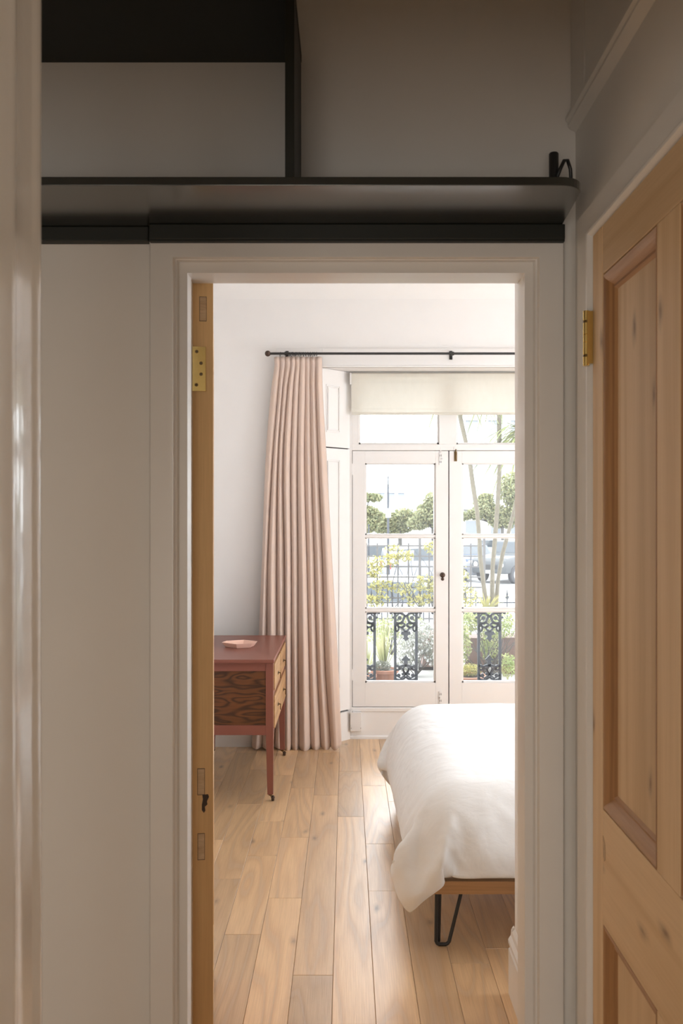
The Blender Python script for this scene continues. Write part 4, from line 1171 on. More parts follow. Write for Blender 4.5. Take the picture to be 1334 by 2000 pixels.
# cloth surface of the duvet: differences between neighbouring grid points, in half millimetres
DUVET = [
515,9,32,28,27,25,23,23,23,-9,-31,-20,43,38,-11,21,42,43,43,43,42,42,43,41,42,44,43,42,43,43,42,43,45,42,44,43,44,43,44,43,44,43,43,44,43,44,43,46,43,42,44,42,43,43,43,45,43,44,42,43,42,43,43,42,41,45,42,42,42,42,43,42,42,39,44,43,44,43,44,
-35,18,-10,-10,1,0,3,2,-1,31,15,-20,-11,-2,48,-26,0,-2,-2,-7,1,0,0,1,2,-2,0,1,0,-2,3,0,-2,2,-4,3,-1,0,0,1,-2,1,0,0,1,-1,1,-2,1,3,-1,1,0,0,2,-1,0,-5,2,-1,2,-1,1,0,2,-3,2,-1,0,0,-2,2,0,4,0,0,0,0,0,
-25,-15,-1,13,-8,0,1,1,-4,-1,38,4,8,-31,-3,36,-22,-1,3,6,-7,4,-2,2,-3,0,0,1,-1,4,-4,0,1,-1,4,-3,1,1,-3,-1,2,0,2,-2,-1,2,0,-1,0,1,0,0,1,1,-2,-1,-2,8,-1,1,-1,1,-2,1,-1,4,-7,4,1,0,3,-3,3,-3,0,0,0,0,0,
-27,6,4,-18,10,10,-18,-4,9,-5,5,19,2,14,-23,-2,20,3,-14,2,3,-2,0,0,2,1,1,-3,2,-2,3,0,-1,-1,1,-4,1,-1,3,1,1,-2,-3,4,-2,0,0,1,0,-4,1,1,0,-1,3,1,2,-5,0,1,-1,4,3,-1,0,-5,5,-3,-1,2,-2,2,-3,5,0,0,0,0,0,
-23,-1,-12,11,0,2,16,-19,-11,7,5,27,-9,-19,20,10,-4,-10,10,-7,4,-3,3,-2,1,0,1,1,-2,1,0,-2,0,2,-4,6,-3,2,0,0,-2,2,2,-4,2,-3,0,0,0,2,0,0,0,1,-3,0,2,3,-2,1,3,-4,-3,4,1,2,1,1,0,-1,2,1,2,-8,0,0,0,0,0,
-25,-3,3,9,-9,-2,11,4,-4,13,-28,13,-1,6,12,4,-9,3,-4,4,-1,1,-1,1,0,1,-3,2,-1,0,-3,3,1,-2,3,-2,1,-2,2,0,0,1,-2,1,1,3,0,2,0,0,1,-4,0,0,3,-5,0,-2,5,-3,1,-2,2,-4,2,-1,0,2,1,0,0,-2,-4,7,0,0,0,0,0,
-23,7,6,-21,10,2,-9,25,2,-23,34,-24,4,29,-27,-3,3,4,9,-8,-1,1,0,1,-1,-2,2,-4,3,0,3,-2,-2,3,-1,-2,1,3,-1,-1,1,-1,0,2,0,0,1,-2,2,0,0,3,0,-4,-2,6,-5,3,-2,-2,-3,2,-2,5,-5,2,0,-3,2,0,0,2,4,-1,0,0,0,0,0,
-22,-14,6,3,4,1,5,-13,4,7,2,27,-33,-1,12,2,13,-1,-18,11,1,1,1,-1,0,1,-4,4,0,0,-5,3,1,-1,1,1,0,-2,0,2,0,-2,3,0,0,-1,1,0,-2,2,0,1,1,4,-2,-3,5,-6,-2,3,0,1,3,-6,3,0,1,-1,0,-1,-2,0,1,1,0,0,0,0,0,
-18,28,-43,11,-1,0,-4,16,5,-6,-8,13,10,-13,6,0,-13,-3,17,-2,2,-1,-1,1,1,-4,5,-1,0,-5,5,-1,3,-3,-1,4,-1,0,0,-2,1,3,-1,0,0,1,-2,1,1,-1,-1,2,-1,1,2,3,0,4,1,-5,3,-4,-2,2,0,-2,0,2,-2,1,2,1,-2,-4,0,0,0,0,0,
-4,6,-16,2,-8,-2,10,-14,6,15,-12,-4,25,-11,4,-7,0,6,-1,1,0,0,3,-1,-5,3,0,1,-4,5,0,0,-4,3,2,-2,1,1,-2,2,-1,1,0,-1,1,-1,1,-1,0,1,0,-1,0,0,0,1,-1,1,2,7,-2,4,-1,0,-1,-1,0,-1,2,-2,-2,0,-12,8,0,0,0,0,0,
38,-38,-10,-8,3,-7,1,17,-11,-9,7,-2,-2,27,-21,3,8,-1,0,1,0,0,-2,-2,3,3,-1,0,2,-1,0,0,1,0,-1,0,1,-1,1,-1,1,-1,0,1,0,0,0,1,-1,-1,1,-1,1,-1,1,-1,1,-1,0,-1,2,1,3,1,3,2,-2,1,-5,4,-1,-3,-1,-2,0,0,0,0,0,
-21,-20,63,-36,-5,1,2,-6,22,0,2,-19,-1,1,8,4,-1,2,0,-1,-1,1,-1,2,2,-1,-1,-1,2,1,0,0,1,-1,1,0,0,0,0,1,-1,0,1,-1,-1,1,-1,0,1,0,0,-1,0,1,-1,0,0,1,0,1,-1,0,-1,-1,0,2,3,0,3,-8,1,-1,4,-1,0,0,0,0,0,
33,5,-18,25,-34,10,-38,-4,2,10,-1,13,-17,-4,16,-7,5,-1,1,0,1,-1,0,2,0,-1,0,1,0,0,0,1,-1,2,-1,0,0,0,0,0,0,0,-1,1,0,0,1,-1,0,0,-1,1,0,0,1,-1,0,0,-1,1,0,-2,0,2,-1,-1,-3,1,3,6,-7,-3,10,-4,0,0,0,0,0,
30,15,-2,-35,12,-6,4,6,-45,9,-5,7,0,6,-7,6,-1,2,0,0,1,1,0,-1,0,1,2,-2,0,1,0,-1,1,-1,1,0,-1,1,0,0,1,-1,0,0,0,0,0,0,0,0,0,0,0,0,-1,1,0,-1,1,-1,0,-1,2,-1,1,-1,1,-1,-4,2,7,-5,-3,5,0,0,0,0,0,
14,1,1,0,12,-18,23,-15,7,-42,2,-5,22,-12,5,-1,1,1,0,1,-1,0,1,0,1,1,-1,0,1,-1,0,1,0,0,-1,2,-1,0,0,0,-1,1,0,0,0,0,0,0,0,0,0,1,0,-1,0,0,-1,1,0,0,-1,3,-3,1,0,0,0,2,1,-8,4,8,-5,-1,0,0,0,0,0,
12,-17,-9,37,16,1,-21,-37,11,38,-7,-9,-34,11,3,-1,1,0,1,1,0,-1,1,1,-1,0,-1,2,0,0,2,-2,0,1,0,-1,1,1,-1,0,0,0,1,-1,0,0,0,1,-1,0,0,0,-1,0,1,1,0,0,-1,-1,1,0,0,0,-1,0,3,-2,2,4,-13,1,6,1,0,0,0,0,0,
9,11,-9,21,-31,-30,-1,50,-2,-33,-3,0,30,-6,-10,2,-1,0,-1,1,1,1,0,-1,0,-1,2,0,-1,1,-2,2,1,-1,0,0,0,-2,2,0,1,-1,-1,1,1,-1,0,0,0,0,1,-1,1,0,0,-2,1,-1,0,1,-1,1,2,-4,1,2,-5,2,0,3,1,3,-2,-2,0,0,0,0,0,
6,8,10,-56,3,32,-10,-9,-10,18,13,1,-13,2,7,-4,0,0,2,-1,0,-1,0,0,0,1,-1,1,0,-1,1,-1,1,0,0,0,1,-1,0,0,-1,1,0,0,-1,1,0,0,0,0,-1,0,0,1,-1,1,-1,1,1,-1,1,-1,0,3,-3,-1,4,-3,-1,0,2,2,3,-5,0,0,0,0,0,
5,-14,-21,32,9,-11,6,-24,28,-2,-8,-1,9,-7,-2,2,-1,-1,-1,0,-1,2,-1,1,0,-1,1,0,0,0,0,0,-1,1,0,0,-1,2,-1,0,1,-1,1,-1,1,-1,0,-1,1,0,0,0,0,-1,1,0,0,0,-1,1,0,0,0,-1,3,1,-7,2,1,0,4,-3,-6,7,0,0,0,0,0,
-1,-15,16,-12,-4,-3,8,28,-24,12,-7,5,-9,6,0,-1,0,-1,0,0,2,-1,0,-1,1,1,-1,-1,1,0,0,1,-1,-1,1,-1,1,-1,1,0,0,0,0,0,0,1,-1,1,-1,0,0,1,-1,1,0,-1,1,-1,1,0,-1,0,0,0,0,0,7,-8,-1,0,4,-7,8,-2,0,0,0,0,0,
2,-3,-1,6,-8,12,5,-9,-3,-13,11,-1,1,-1,1,0,0,0,0,0,-1,0,0,1,-1,-1,1,1,0,0,0,-1,1,0,0,0,0,1,-1,0,0,0,0,1,-1,0,0,0,0,0,0,0,0,0,0,0,0,1,0,-1,1,0,-1,2,0,-2,-1,9,-9,1,-2,8,-6,1,0,0,0,0,0,
1,-3,4,-9,17,-16,8,-15,19,-6,2,-6,7,-2,-1,-2,2,0,-1,-1,0,0,1,-1,1,0,0,-1,1,0,0,0,0,1,-1,1,-1,0,1,-1,0,0,0,-1,1,0,0,-1,1,0,1,-1,1,0,-1,0,0,0,0,1,-1,0,0,0,1,1,0,0,6,-8,4,-9,6,0,0,0,0,0,0,
1,0,4,-4,0,5,-21,18,-16,12,1,2,-3,0,-2,3,-1,0,0,0,-1,2,-1,0,-1,1,-1,1,-1,2,-1,0,0,0,0,0,0,0,0,0,-1,2,-1,0,0,0,0,1,0,-1,0,1,-1,0,0,1,0,0,0,0,0,-1,1,-1,0,1,1,-1,-1,8,-5,-2,-1,1,0,0,0,0,0,
-1,3,-10,8,-6,0,14,-14,15,-4,-8,3,-6,6,-4,4,-3,1,1,0,0,-1,0,0,1,0,0,0,0,-1,1,0,0,-1,1,0,0,0,0,0,1,-2,1,1,-1,0,1,-1,0,0,1,-1,0,0,1,0,0,-1,0,-1,0,1,0,1,-1,0,0,1,5,-3,-8,8,2,-4,0,0,0,0,0,
-1,8,-11,10,-12,9,-11,17,-7,-1,2,-7,9,-8,1,2,-1,0,-1,1,0,0,0,0,0,0,1,-1,-1,1,0,0,0,1,-1,0,0,0,0,0,0,1,-1,0,1,-1,0,1,-1,1,-1,0,2,-1,-1,1,-1,0,0,1,0,-1,0,0,1,-1,0,0,0,2,9,-3,-12,5,0,0,0,0,0,
-1,-5,8,-13,16,-10,12,-5,-7,7,-8,10,-6,2,4,-8,3,0,0,-1,0,0,1,0,0,0,-1,1,1,-1,-1,1,0,-1,1,0,1,-1,0,1,-1,0,0,0,0,1,-1,0,1,0,-1,1,-1,0,1,-1,0,1,0,-1,1,0,0,0,-1,1,-1,0,-1,1,1,-5,10,-5,0,0,0,0,0,
-1,-1,3,7,-12,12,-8,-5,13,-12,8,-9,6,-4,-2,6,-3,0,0,1,0,0,0,1,-1,0,1,-1,0,-1,1,1,-1,1,-1,0,0,1,-1,-1,1,0,1,-1,0,0,1,0,-1,1,0,0,-1,0,0,0,1,-1,0,1,0,0,-1,0,1,0,0,-2,2,-2,-3,12,-2,-5,0,0,0,0,0,
0,-1,0,-2,5,-1,2,-6,-3,9,-5,7,-9,5,0,-5,4,0,-1,0,1,-1,0,-1,1,0,-1,1,0,0,0,-1,1,0,0,0,0,-1,1,1,-1,0,0,1,0,0,0,-1,1,-2,1,0,0,1,-1,0,0,1,-1,0,0,1,0,0,-1,0,-1,2,-1,-1,5,-9,6,0,0,0,0,0,0,
0,-1,11,-13,1,-5,-9,14,4,-7,5,-1,1,-3,2,2,-2,0,0,0,0,0,0,1,-1,0,1,-1,0,1,-1,0,0,0,1,-1,0,0,0,0,1,0,0,-1,0,0,0,1,-1,1,-1,0,0,0,1,0,-1,0,1,0,0,-1,1,-1,0,0,1,-2,0,4,-6,6,-5,3,0,0,0,0,0,
0,7,-18,14,2,-14,10,3,-5,4,-3,-5,4,0,4,-6,2,-2,2,0,-1,1,0,0,0,0,0,0,0,0,1,0,-1,0,-1,1,0,1,0,0,-1,0,0,1,0,-1,0,0,0,1,0,0,0,0,-1,1,-1,0,0,0,0,1,-1,1,-1,1,0,2,-1,-6,6,-1,-6,6,0,0,0,0,0,
-3,-7,15,-9,-5,11,4,-4,-2,0,-2,1,4,-7,2,2,0,0,-1,0,1,-1,0,-1,1,0,0,1,0,-1,0,0,0,0,1,0,-1,0,0,0,1,0,-1,0,0,1,0,-1,1,-1,0,0,1,0,1,-2,2,-1,0,0,-1,0,2,-2,0,-1,2,-2,1,5,-8,1,8,-5,0,0,0,0,0,
-1,2,-2,7,-5,4,-6,-12,14,-8,6,6,-11,8,-9,7,-3,2,0,0,-1,1,0,1,0,-1,0,0,0,0,0,0,1,-1,0,0,1,0,-1,0,0,0,0,1,-1,0,0,1,0,0,1,0,-1,0,-1,1,0,0,0,-1,1,0,-1,0,2,-1,-2,3,0,-1,2,1,-10,7,0,0,0,0,0,
-1,1,8,-14,5,4,-3,9,-21,18,-7,0,0,1,5,-7,1,-1,1,0,0,0,0,0,-1,1,0,0,-1,1,0,0,0,1,0,-1,0,0,1,0,-1,0,1,-1,1,0,0,0,0,0,-1,0,1,0,0,0,0,0,0,0,-1,1,-1,1,-1,0,2,-2,0,-5,8,-8,11,-5,0,0,0,0,0,
0,7,-20,21,-8,-11,14,-5,3,-10,3,-3,8,2,-4,2,0,1,0,-1,0,0,0,0,1,-1,0,0,1,0,-1,0,0,0,0,1,0,0,-1,0,1,0,0,-1,0,0,1,-1,0,0,1,-1,0,0,1,-1,0,1,0,1,1,-3,2,-1,-1,1,-2,1,0,7,-9,9,-8,2,0,0,0,0,0,
1,-8,9,-8,6,8,-20,7,7,8,-2,-9,2,-1,-5,5,-1,1,-3,2,0,0,0,0,-1,1,0,0,0,0,1,0,-1,0,0,0,1,-1,1,0,-1,0,0,1,0,0,-1,1,-1,0,0,1,0,-1,0,1,0,0,0,0,0,1,-2,0,1,-1,1,-2,-2,-1,7,-8,7,-1,0,0,0,0,0,
-3,2,3,-4,1,-6,15,-16,2,-4,1,11,-4,-1,7,-6,2,-3,3,-2,1,0,0,0,1,-1,0,0,0,0,0,0,0,0,0,1,-1,0,0,0,1,0,0,0,-1,0,0,0,1,0,0,-1,0,1,0,0,0,0,-1,0,0,0,1,0,0,-1,-1,2,2,0,-10,7,-1,2,0,0,0,0,0,
0,-2,6,-8,9,-6,-3,7,7,-13,12,-12,3,-1,-2,0,3,-1,-1,1,0,0,0,0,0,1,0,-1,3,-3,0,0,1,-1,1,-1,0,1,0,0,0,-1,0,0,1,0,0,0,0,-1,0,1,0,0,0,-1,0,0,1,0,-1,1,-1,2,-2,3,1,0,-1,-1,2,2,-1,-4,0,0,0,0,0,
-1,0,-7,21,-26,11,1,-7,-4,9,-2,4,5,-8,5,-1,-2,0,1,0,0,0,0,0,0,0,0,1,-4,3,0,0,0,1,-1,0,1,-1,0,0,0,1,0,0,-1,0,0,0,0,1,0,0,0,0,0,0,0,0,-1,0,1,-1,1,0,2,-2,-1,0,2,-3,8,-2,-10,6,0,0,0,0,0,
1,1,-1,-10,9,6,-12,18,-5,2,-13,6,-7,7,-7,5,0,-1,1,-1,0,0,0,0,0,0,0,0,1,0,0,0,-1,1,0,0,-1,1,-1,0,1,-1,0,0,1,0,0,0,0,0,0,0,0,-1,0,1,0,0,0,0,0,0,-1,0,0,0,2,0,-2,3,-1,1,1,-3,0,0,0,0,0,
-1,-1,8,-3,-3,-3,-1,1,-9,9,-2,8,-3,-5,8,-7,0,3,-1,1,0,0,0,0,1,-1,0,0,0,0,0,0,1,-1,0,0,0,0,1,0,-1,1,0,0,0,0,0,-1,0,1,0,-1,0,0,0,0,0,0,1,-1,0,0,1,0,0,0,0,-5,0,2,2,-3,10,-6,0,0,0,0,0,
-2,17,-25,0,18,-15,3,1,4,-6,7,-1,-4,4,-4,3,0,0,-1,0,0,0,0,1,-2,1,0,0,0,0,0,0,1,-1,0,1,-1,1,0,0,0,0,0,0,0,0,0,1,-1,-1,0,1,0,1,-1,0,-1,0,0,0,1,0,0,-1,0,1,-5,6,1,-3,-3,3,-6,7,0,0,0,0,0,
1,-6,16,-12,-2,3,4,-1,0,-4,-1,-7,7,1,4,-5,2,-1,0,0,0,0,1,-1,1,0,0,0,0,0,0,0,-1,1,0,-1,1,-1,0,0,1,0,-1,0,1,0,0,0,0,0,0,0,0,-1,1,0,1,0,0,1,-3,1,0,-2,0,0,3,-1,-5,4,0,-5,8,-2,0,0,0,0,0,
-1,2,-10,11,-11,6,9,-18,14,-4,5,5,-9,8,-14,8,-5,3,-1,2,-1,0,0,0,0,0,0,0,0,0,0,0,0,0,0,1,-1,1,0,0,-1,0,0,0,0,1,-1,0,1,0,0,0,0,1,0,-1,0,0,0,0,-1,0,0,1,0,-1,1,-4,3,-3,0,4,-1,1,0,0,0,0,0,
0,-10,9,8,-9,6,-10,8,-3,0,-7,1,9,-11,9,2,-4,0,2,-2,2,0,-1,0,0,0,1,0,-1,1,0,0,0,0,0,-1,1,0,-1,0,0,0,1,0,0,-1,1,0,0,0,0,0,-1,0,0,1,0,0,0,-2,2,0,0,1,-1,1,0,3,-2,2,2,-1,-2,-3,0,0,0,0,0,
0,12,-11,-12,18,-16,13,-2,0,-4,4,2,-6,8,-10,0,6,-2,-1,0,0,0,0,0,1,0,-1,0,1,-1,0,0,0,1,0,0,0,-1,1,0,0,0,0,0,-1,1,-1,1,0,0,0,-1,2,-1,0,0,0,0,-2,2,0,0,-1,2,-2,0,0,1,6,-8,-2,1,3,0,0,0,0,0,0,
-2,-3,15,-10,-7,9,1,-5,1,-3,2,-5,9,-7,8,-5,2,-2,2,-1,0,0,0,1,-1,0,0,0,0,1,0,0,0,-1,0,1,0,0,0,0,0,0,0,0,0,-1,1,-1,0,0,0,1,-1,1,-1,1,0,-2,1,0,1,0,1,-1,2,1,0,-3,-4,9,-2,-4,-1,2,0,0,0,0,0,
-6,19,-18,7,6,-7,-9,11,-7,13,-5,1,-11,6,-2,1,-1,2,-1,1,-1,0,0,0,-1,1,0,1,0,-1,0,0,0,1,0,-1,0,1,0,0,0,0,0,0,0,0,0,0,0,0,0,0,0,-1,1,-1,0,0,1,0,0,0,0,0,2,-2,0,4,2,-4,0,2,-5,1,0,0,0,0,0,
22,-28,4,4,-7,10,-6,0,4,-6,7,-9,6,-3,6,-6,1,0,-1,0,1,0,1,-1,1,-1,1,-1,0,1,-1,1,0,-1,1,0,0,-1,0,1,0,0,0,0,0,0,0,0,0,0,-1,1,0,0,0,-1,0,2,0,-1,0,1,-1,0,-1,1,0,-2,1,-2,2,1,0,0,0,0,0,0,0,
-9,6,3,-2,8,-9,6,-3,-10,12,-9,4,0,9,-14,8,-2,3,-2,1,-1,0,0,0,1,0,-1,0,1,-1,1,0,0,0,-1,0,1,0,0,-1,0,0,1,0,-1,0,0,0,1,0,0,-1,1,0,0,0,0,0,0,1,0,-1,1,0,0,0,-1,3,-2,2,-2,-3,8,-6,0,0,0,0,0,
-1,-5,3,5,-13,13,-6,4,3,-2,3,-2,4,-13,7,-1,0,-3,3,0,0,1,-1,0,0,0,1,0,-1,1,0,-1,1,0,0,0,-1,1,0,0,0,0,-1,0,2,-1,0,0,-1,0,0,0,0,2,-2,1,0,0,0,0,0,0,0,0,0,0,1,-1,-4,4,4,0,-3,-1,0,0,0,0,0,
-2,-1,8,3,-5,-5,5,-5,4,-11,10,-1,0,-3,3,-3,4,-1,-1,0,0,0,0,1,-1,1,-1,1,0,-1,1,0,-1,1,-1,1,0,0,0,0,0,0,0,0,-1,1,0,0,0,0,1,-1,0,-2,2,0,0,0,0,0,0,0,0,0,1,-2,0,0,4,-4,-1,6,-11,7,0,0,0,0,0,
-2,4,-14,2,22,-4,-14,6,-3,6,-11,11,-12,9,3,-3,-1,0,1,-1,0,0,1,-1,1,-1,0,0,0,1,-1,0,1,-1,1,0,0,-1,0,0,1,0,0,0,0,0,0,0,-1,0,1,0,0,1,0,-1,0,0,0,0,1,0,-1,0,0,1,0,-3,2,0,1,-11,14,-4,0,0,0,0,0,
-1,8,-3,-5,-5,0,14,-15,12,-11,14,-12,12,-4,-11,7,-1,-1,1,0,1,0,-1,1,-1,1,0,-1,1,-1,1,0,0,0,0,0,0,0,0,0,0,0,0,0,0,0,0,0,1,0,-1,1,-1,0,1,1,-2,1,-1,0,-1,0,1,0,-1,1,0,2,-3,2,-8,8,-5,4,0,0,0,0,0,
-3,-8,14,-3,4,-4,6,-3,-4,9,-11,3,-4,-4,8,1,-4,4,-2,1,-1,0,0,0,1,-1,0,1,-1,1,-1,1,-1,1,0,-1,0,1,0,0,-1,1,0,0,0,0,0,0,0,0,1,-1,0,0,-1,0,2,-1,1,-1,0,0,0,0,0,0,0,0,2,-7,7,2,-5,1,0,0,0,0,0,
3,8,-19,15,-15,9,-8,15,-17,3,9,-3,-5,13,-9,-2,3,-1,1,-1,0,0,1,-1,0,0,1,-1,1,0,0,-1,1,-1,1,0,0,0,0,0,0,0,0,0,0,0,0,0,0,1,-1,1,-1,0,-1,1,0,0,1,0,-1,0,0,0,0,0,0,1,-5,7,0,-1,-3,1,0,0,0,0,0,
-1,-15,16,-6,15,-12,9,-8,17,-13,-6,8,-4,-4,5,-3,0,1,0,0,1,-1,0,1,-1,1,0,0,0,-1,1,0,0,0,-1,1,0,0,0,0,0,0,0,0,0,0,0,0,1,-2,1,0,0,0,1,-1,0,0,-1,1,1,0,0,0,0,0,-1,-3,5,0,-2,-1,2,-1,0,0,0,0,0,
-3,11,-10,2,-7,18,-9,-7,5,-1,3,-13,13,-4,4,-2,2,-4,-1,2,0,1,-1,0,1,0,-1,1,-1,1,-1,1,-1,1,0,0,0,-1,0,1,0,-1,1,0,0,0,1,0,-1,0,-1,1,1,0,0,0,0,-1,0,0,0,0,0,0,0,0,1,2,-2,-2,-4,-1,7,-1,0,0,0,0,0,
2,-1,-1,-2,-1,-4,0,18,-19,5,-2,14,-11,4,-2,-1,0,0,2,-1,-1,0,1,0,-1,0,0,0,1,0,0,0,0,0,0,-1,1,0,1,-1,0,0,0,0,1,-1,0,0,0,1,0,-1,1,-1,1,-1,0,1,0,0,-1,1,-1,0,0,0,0,-4,4,-4,3,1,0,0,0,0,0,0,0,
-1,-8,9,-2,3,7,-3,-14,17,3,-8,-11,7,-4,5,-1,0,1,0,-1,1,0,-1,0,1,0,0,0,0,-1,1,-1,1,0,0,0,0,0,0,0,0,0,0,0,0,0,-1,1,1,-1,0,0,0,1,-1,0,0,0,0,0,0,-1,1,0,0,0,-2,3,-2,0,5,0,-3,-1,0,0,0,0,0,
-1,-4,9,-5,-1,-11,7,15,-18,11,-7,4,9,-11,1,6,-6,3,-2,0,0,0,1,0,-1,0,1,0,-1,1,0,0,0,-1,1,0,0,0,0,0,0,1,-1,0,0,1,0,-1,-1,2,0,0,-1,0,0,1,-1,0,-1,1,0,0,0,0,0,-3,1,0,0,5,-4,1,-2,2,0,0,0,0,0,
-2,4,-5,9,-7,7,2,-17,8,-3,9,2,-14,6,1,-2,3,-4,4,-1,0,-1,0,0,1,0,0,-1,1,0,0,0,0,0,0,1,-1,0,-1,1,1,0,0,0,-1,0,0,0,1,-1,0,0,0,1,0,-2,0,1,1,-1,1,-1,0,0,-2,3,0,2,0,-3,2,-3,6,-5,0,0,0,0,0,
-2,2,4,-10,12,-17,-2,19,0,-11,6,-7,9,6,-16,4,3,2,-6,2,1,1,0,0,0,0,-1,1,0,0,-1,1,0,0,0,0,1,0,0,0,-1,0,0,0,0,0,1,0,-1,0,0,0,0,0,-1,2,0,-1,0,0,0,1,0,0,1,-1,1,0,-6,4,0,4,-8,4,0,0,0,0,0,
2,0,-11,16,-14,19,-12,4,-11,10,-2,3,-6,-4,6,2,-5,2,1,1,-2,0,0,0,0,0,1,0,0,-1,1,0,0,0,0,0,-1,1,0,0,1,-1,0,0,0,1,-1,0,0,0,0,0,1,-1,0,0,1,-1,0,0,0,0,0,0,-2,1,0,-1,5,0,1,-9,8,-3,0,0,0,0,0,
-1,10,-8,-12,12,-11,16,-16,18,-15,1,6,-3,5,0,-4,2,-2,2,-1,1,0,0,0,0,0,0,-1,1,1,-1,0,0,1,-1,0,0,0,1,-1,-1,1,1,0,0,-1,0,1,0,0,0,0,-1,-1,2,0,0,-1,0,0,0,0,0,0,2,-1,-1,2,1,-1,-2,0,-4,4,0,0,0,0,0,
-5,-9,19,-6,7,6,-16,5,-8,13,-11,-3,10,-6,6,-4,0,0,1,0,0,1,0,0,0,0,0,1,-1,-1,1,0,0,0,1,-1,1,-1,0,0,1,-1,0,0,1,0,0,-1,0,1,0,-1,0,1,-1,0,0,1,0,0,0,-1,0,1,1,0,1,-3,0,0,-4,9,1,-6,0,0,0,0,0,
1,-1,-9,21,-26,1,20,1,-8,-2,8,-2,-8,7,-6,5,-2,2,-3,1,0,-1,1,-1,0,1,0,0,0,0,1,-1,0,0,0,0,0,1,-1,1,-1,1,-1,1,-1,0,0,1,0,-1,0,1,0,0,0,0,0,0,0,0,-1,2,0,-2,0,1,-2,1,-2,1,6,-10,2,3,0,0,0,0,0,
-2,10,-7,-2,-2,-3,-13,4,20,1,-1,-3,2,-12,9,-5,4,-3,3,-1,1,0,-1,1,1,-1,0,0,0,1,-1,0,0,0,0,1,-1,0,0,0,0,0,0,0,0,1,0,-1,0,0,0,0,0,0,0,1,-1,0,0,1,1,-1,0,0,0,1,-3,0,2,-1,-8,11,-1,-2,0,0,0,0,0,
-3,7,14,-30,17,-9,3,-8,-13,6,9,8,-1,5,-11,9,-5,1,0,1,-1,0,1,0,-1,1,0,0,0,0,0,1,-1,0,0,0,0,0,1,-1,1,-1,1,-1,0,0,0,0,0,1,0,0,0,0,0,-2,1,1,0,-1,0,1,0,1,-1,-5,4,-1,0,-7,6,0,-2,4,0,0,0,0,0,
-2,-15,17,20,-23,17,-13,0,5,-20,-5,4,13,0,6,-8,4,0,-1,0,1,-1,1,0,0,0,0,0,0,0,0,0,1,0,-1,0,1,-1,0,1,-1,1,-1,1,0,-1,1,0,0,0,0,-1,1,-1,1,0,0,0,0,0,0,0,-1,0,-3,1,-2,-1,0,8,2,-9,4,0,0,0,0,0,0,
-4,-3,0,13,14,-36,17,15,-14,25,-15,-16,-9,5,2,5,-2,1,2,0,0,2,-2,0,1,-1,1,-1,0,1,0,0,-1,0,1,-1,0,1,0,-1,1,-1,1,-1,1,0,-1,0,1,-1,0,1,-1,1,-1,2,-1,1,-1,0,1,-4,1,0,1,3,-1,4,-2,-2,1,-3,2,-2,0,0,0,0,0,
16,-8,-11,-3,15,35,-24,-14,9,-2,-13,4,6,-5,-6,0,1,-1,0,1,1,-1,0,0,0,0,-1,1,0,0,0,0,1,-1,0,1,-1,0,0,0,0,1,-1,1,0,0,0,1,-1,-1,1,0,0,0,1,-1,1,-1,0,-1,-1,2,-1,-1,2,-1,4,-2,1,1,-1,6,-11,2,0,0,0,0,0,
-28,63,11,-7,4,-43,35,0,-6,-38,25,1,-32,7,7,1,0,0,0,0,0,1,0,0,-1,1,0,0,1,-2,0,0,0,1,-1,0,0,0,0,1,-1,0,1,0,0,1,-1,-1,1,1,-1,0,0,0,0,0,1,-1,1,0,0,0,1,0,-1,1,0,0,0,1,-2,-7,10,-5,0,0,0,0,0,
10,-52,-3,4,-1,41,-15,-17,15,21,-12,-16,31,6,-5,-3,-3,2,-1,2,-2,0,0,-1,0,-1,0,0,-1,1,1,0,0,-1,1,-1,1,0,0,-1,1,-1,0,0,0,0,1,-1,0,0,1,0,0,1,-1,0,-1,1,0,0,0,1,0,-1,2,-2,-1,1,1,1,-8,12,-12,5,0,0,0,0,0,
-40,1,-6,3,3,-4,-2,26,-21,1,10,37,9,-12,1,-5,3,-2,2,-3,1,0,0,3,-3,-1,0,1,-1,0,-1,1,-1,1,0,0,0,0,-1,1,0,0,0,0,0,-1,0,2,-1,0,0,1,0,-1,0,0,0,0,0,1,0,0,0,0,1,0,1,-2,0,0,-1,0,6,-7,0,0,0,0,0,
-12,-29,0,2,-5,4,5,-6,22,17,22,0,-7,-6,-5,9,-6,1,-2,1,-2,-1,0,-2,5,-2,-1,-1,0,0,0,-1,1,-1,0,1,0,0,0,0,0,0,0,0,-1,1,1,-1,0,1,-1,-1,1,0,0,0,1,0,0,0,0,0,0,1,-1,0,0,1,-3,-6,10,-11,-1,8,0,0,0,0,0,
8,17,-40,18,-9,3,12,0,7,9,-13,-5,6,-4,12,-21,9,-6,1,-2,2,-1,0,-1,-2,2,0,1,-1,0,-1,0,-1,1,0,0,0,0,0,0,-1,1,0,-1,1,0,-1,1,0,0,0,0,0,0,0,1,-1,0,0,1,0,0,0,0,-1,3,-1,-1,-5,4,-7,6,1,-1,0,0,0,0,0,
-14,-12,32,-26,22,6,-2,19,-3,-12,13,0,-21,22,-30,17,-9,7,-4,1,-1,1,-2,0,-1,1,-1,-1,0,0,0,-1,2,-1,-1,0,-1,0,1,-1,1,0,0,0,0,-1,1,-1,1,0,0,0,0,0,1,-1,1,0,0,-1,1,0,-1,1,1,-1,-3,-4,10,-4,5,1,1,-8,0,0,0,0,0,
-7,51,1,-28,6,-2,-4,-2,6,2,-4,-16,20,-18,-3,0,0,-2,4,-1,0,0,3,-3,0,-1,4,-2,1,-3,1,-1,-2,3,-1,-1,0,0,0,0,0,0,0,0,0,0,-1,2,-1,0,0,1,-1,0,0,1,-1,0,0,0,-1,0,-1,-1,-3,-1,3,1,-8,6,-4,2,5,1,0,0,0,0,0,
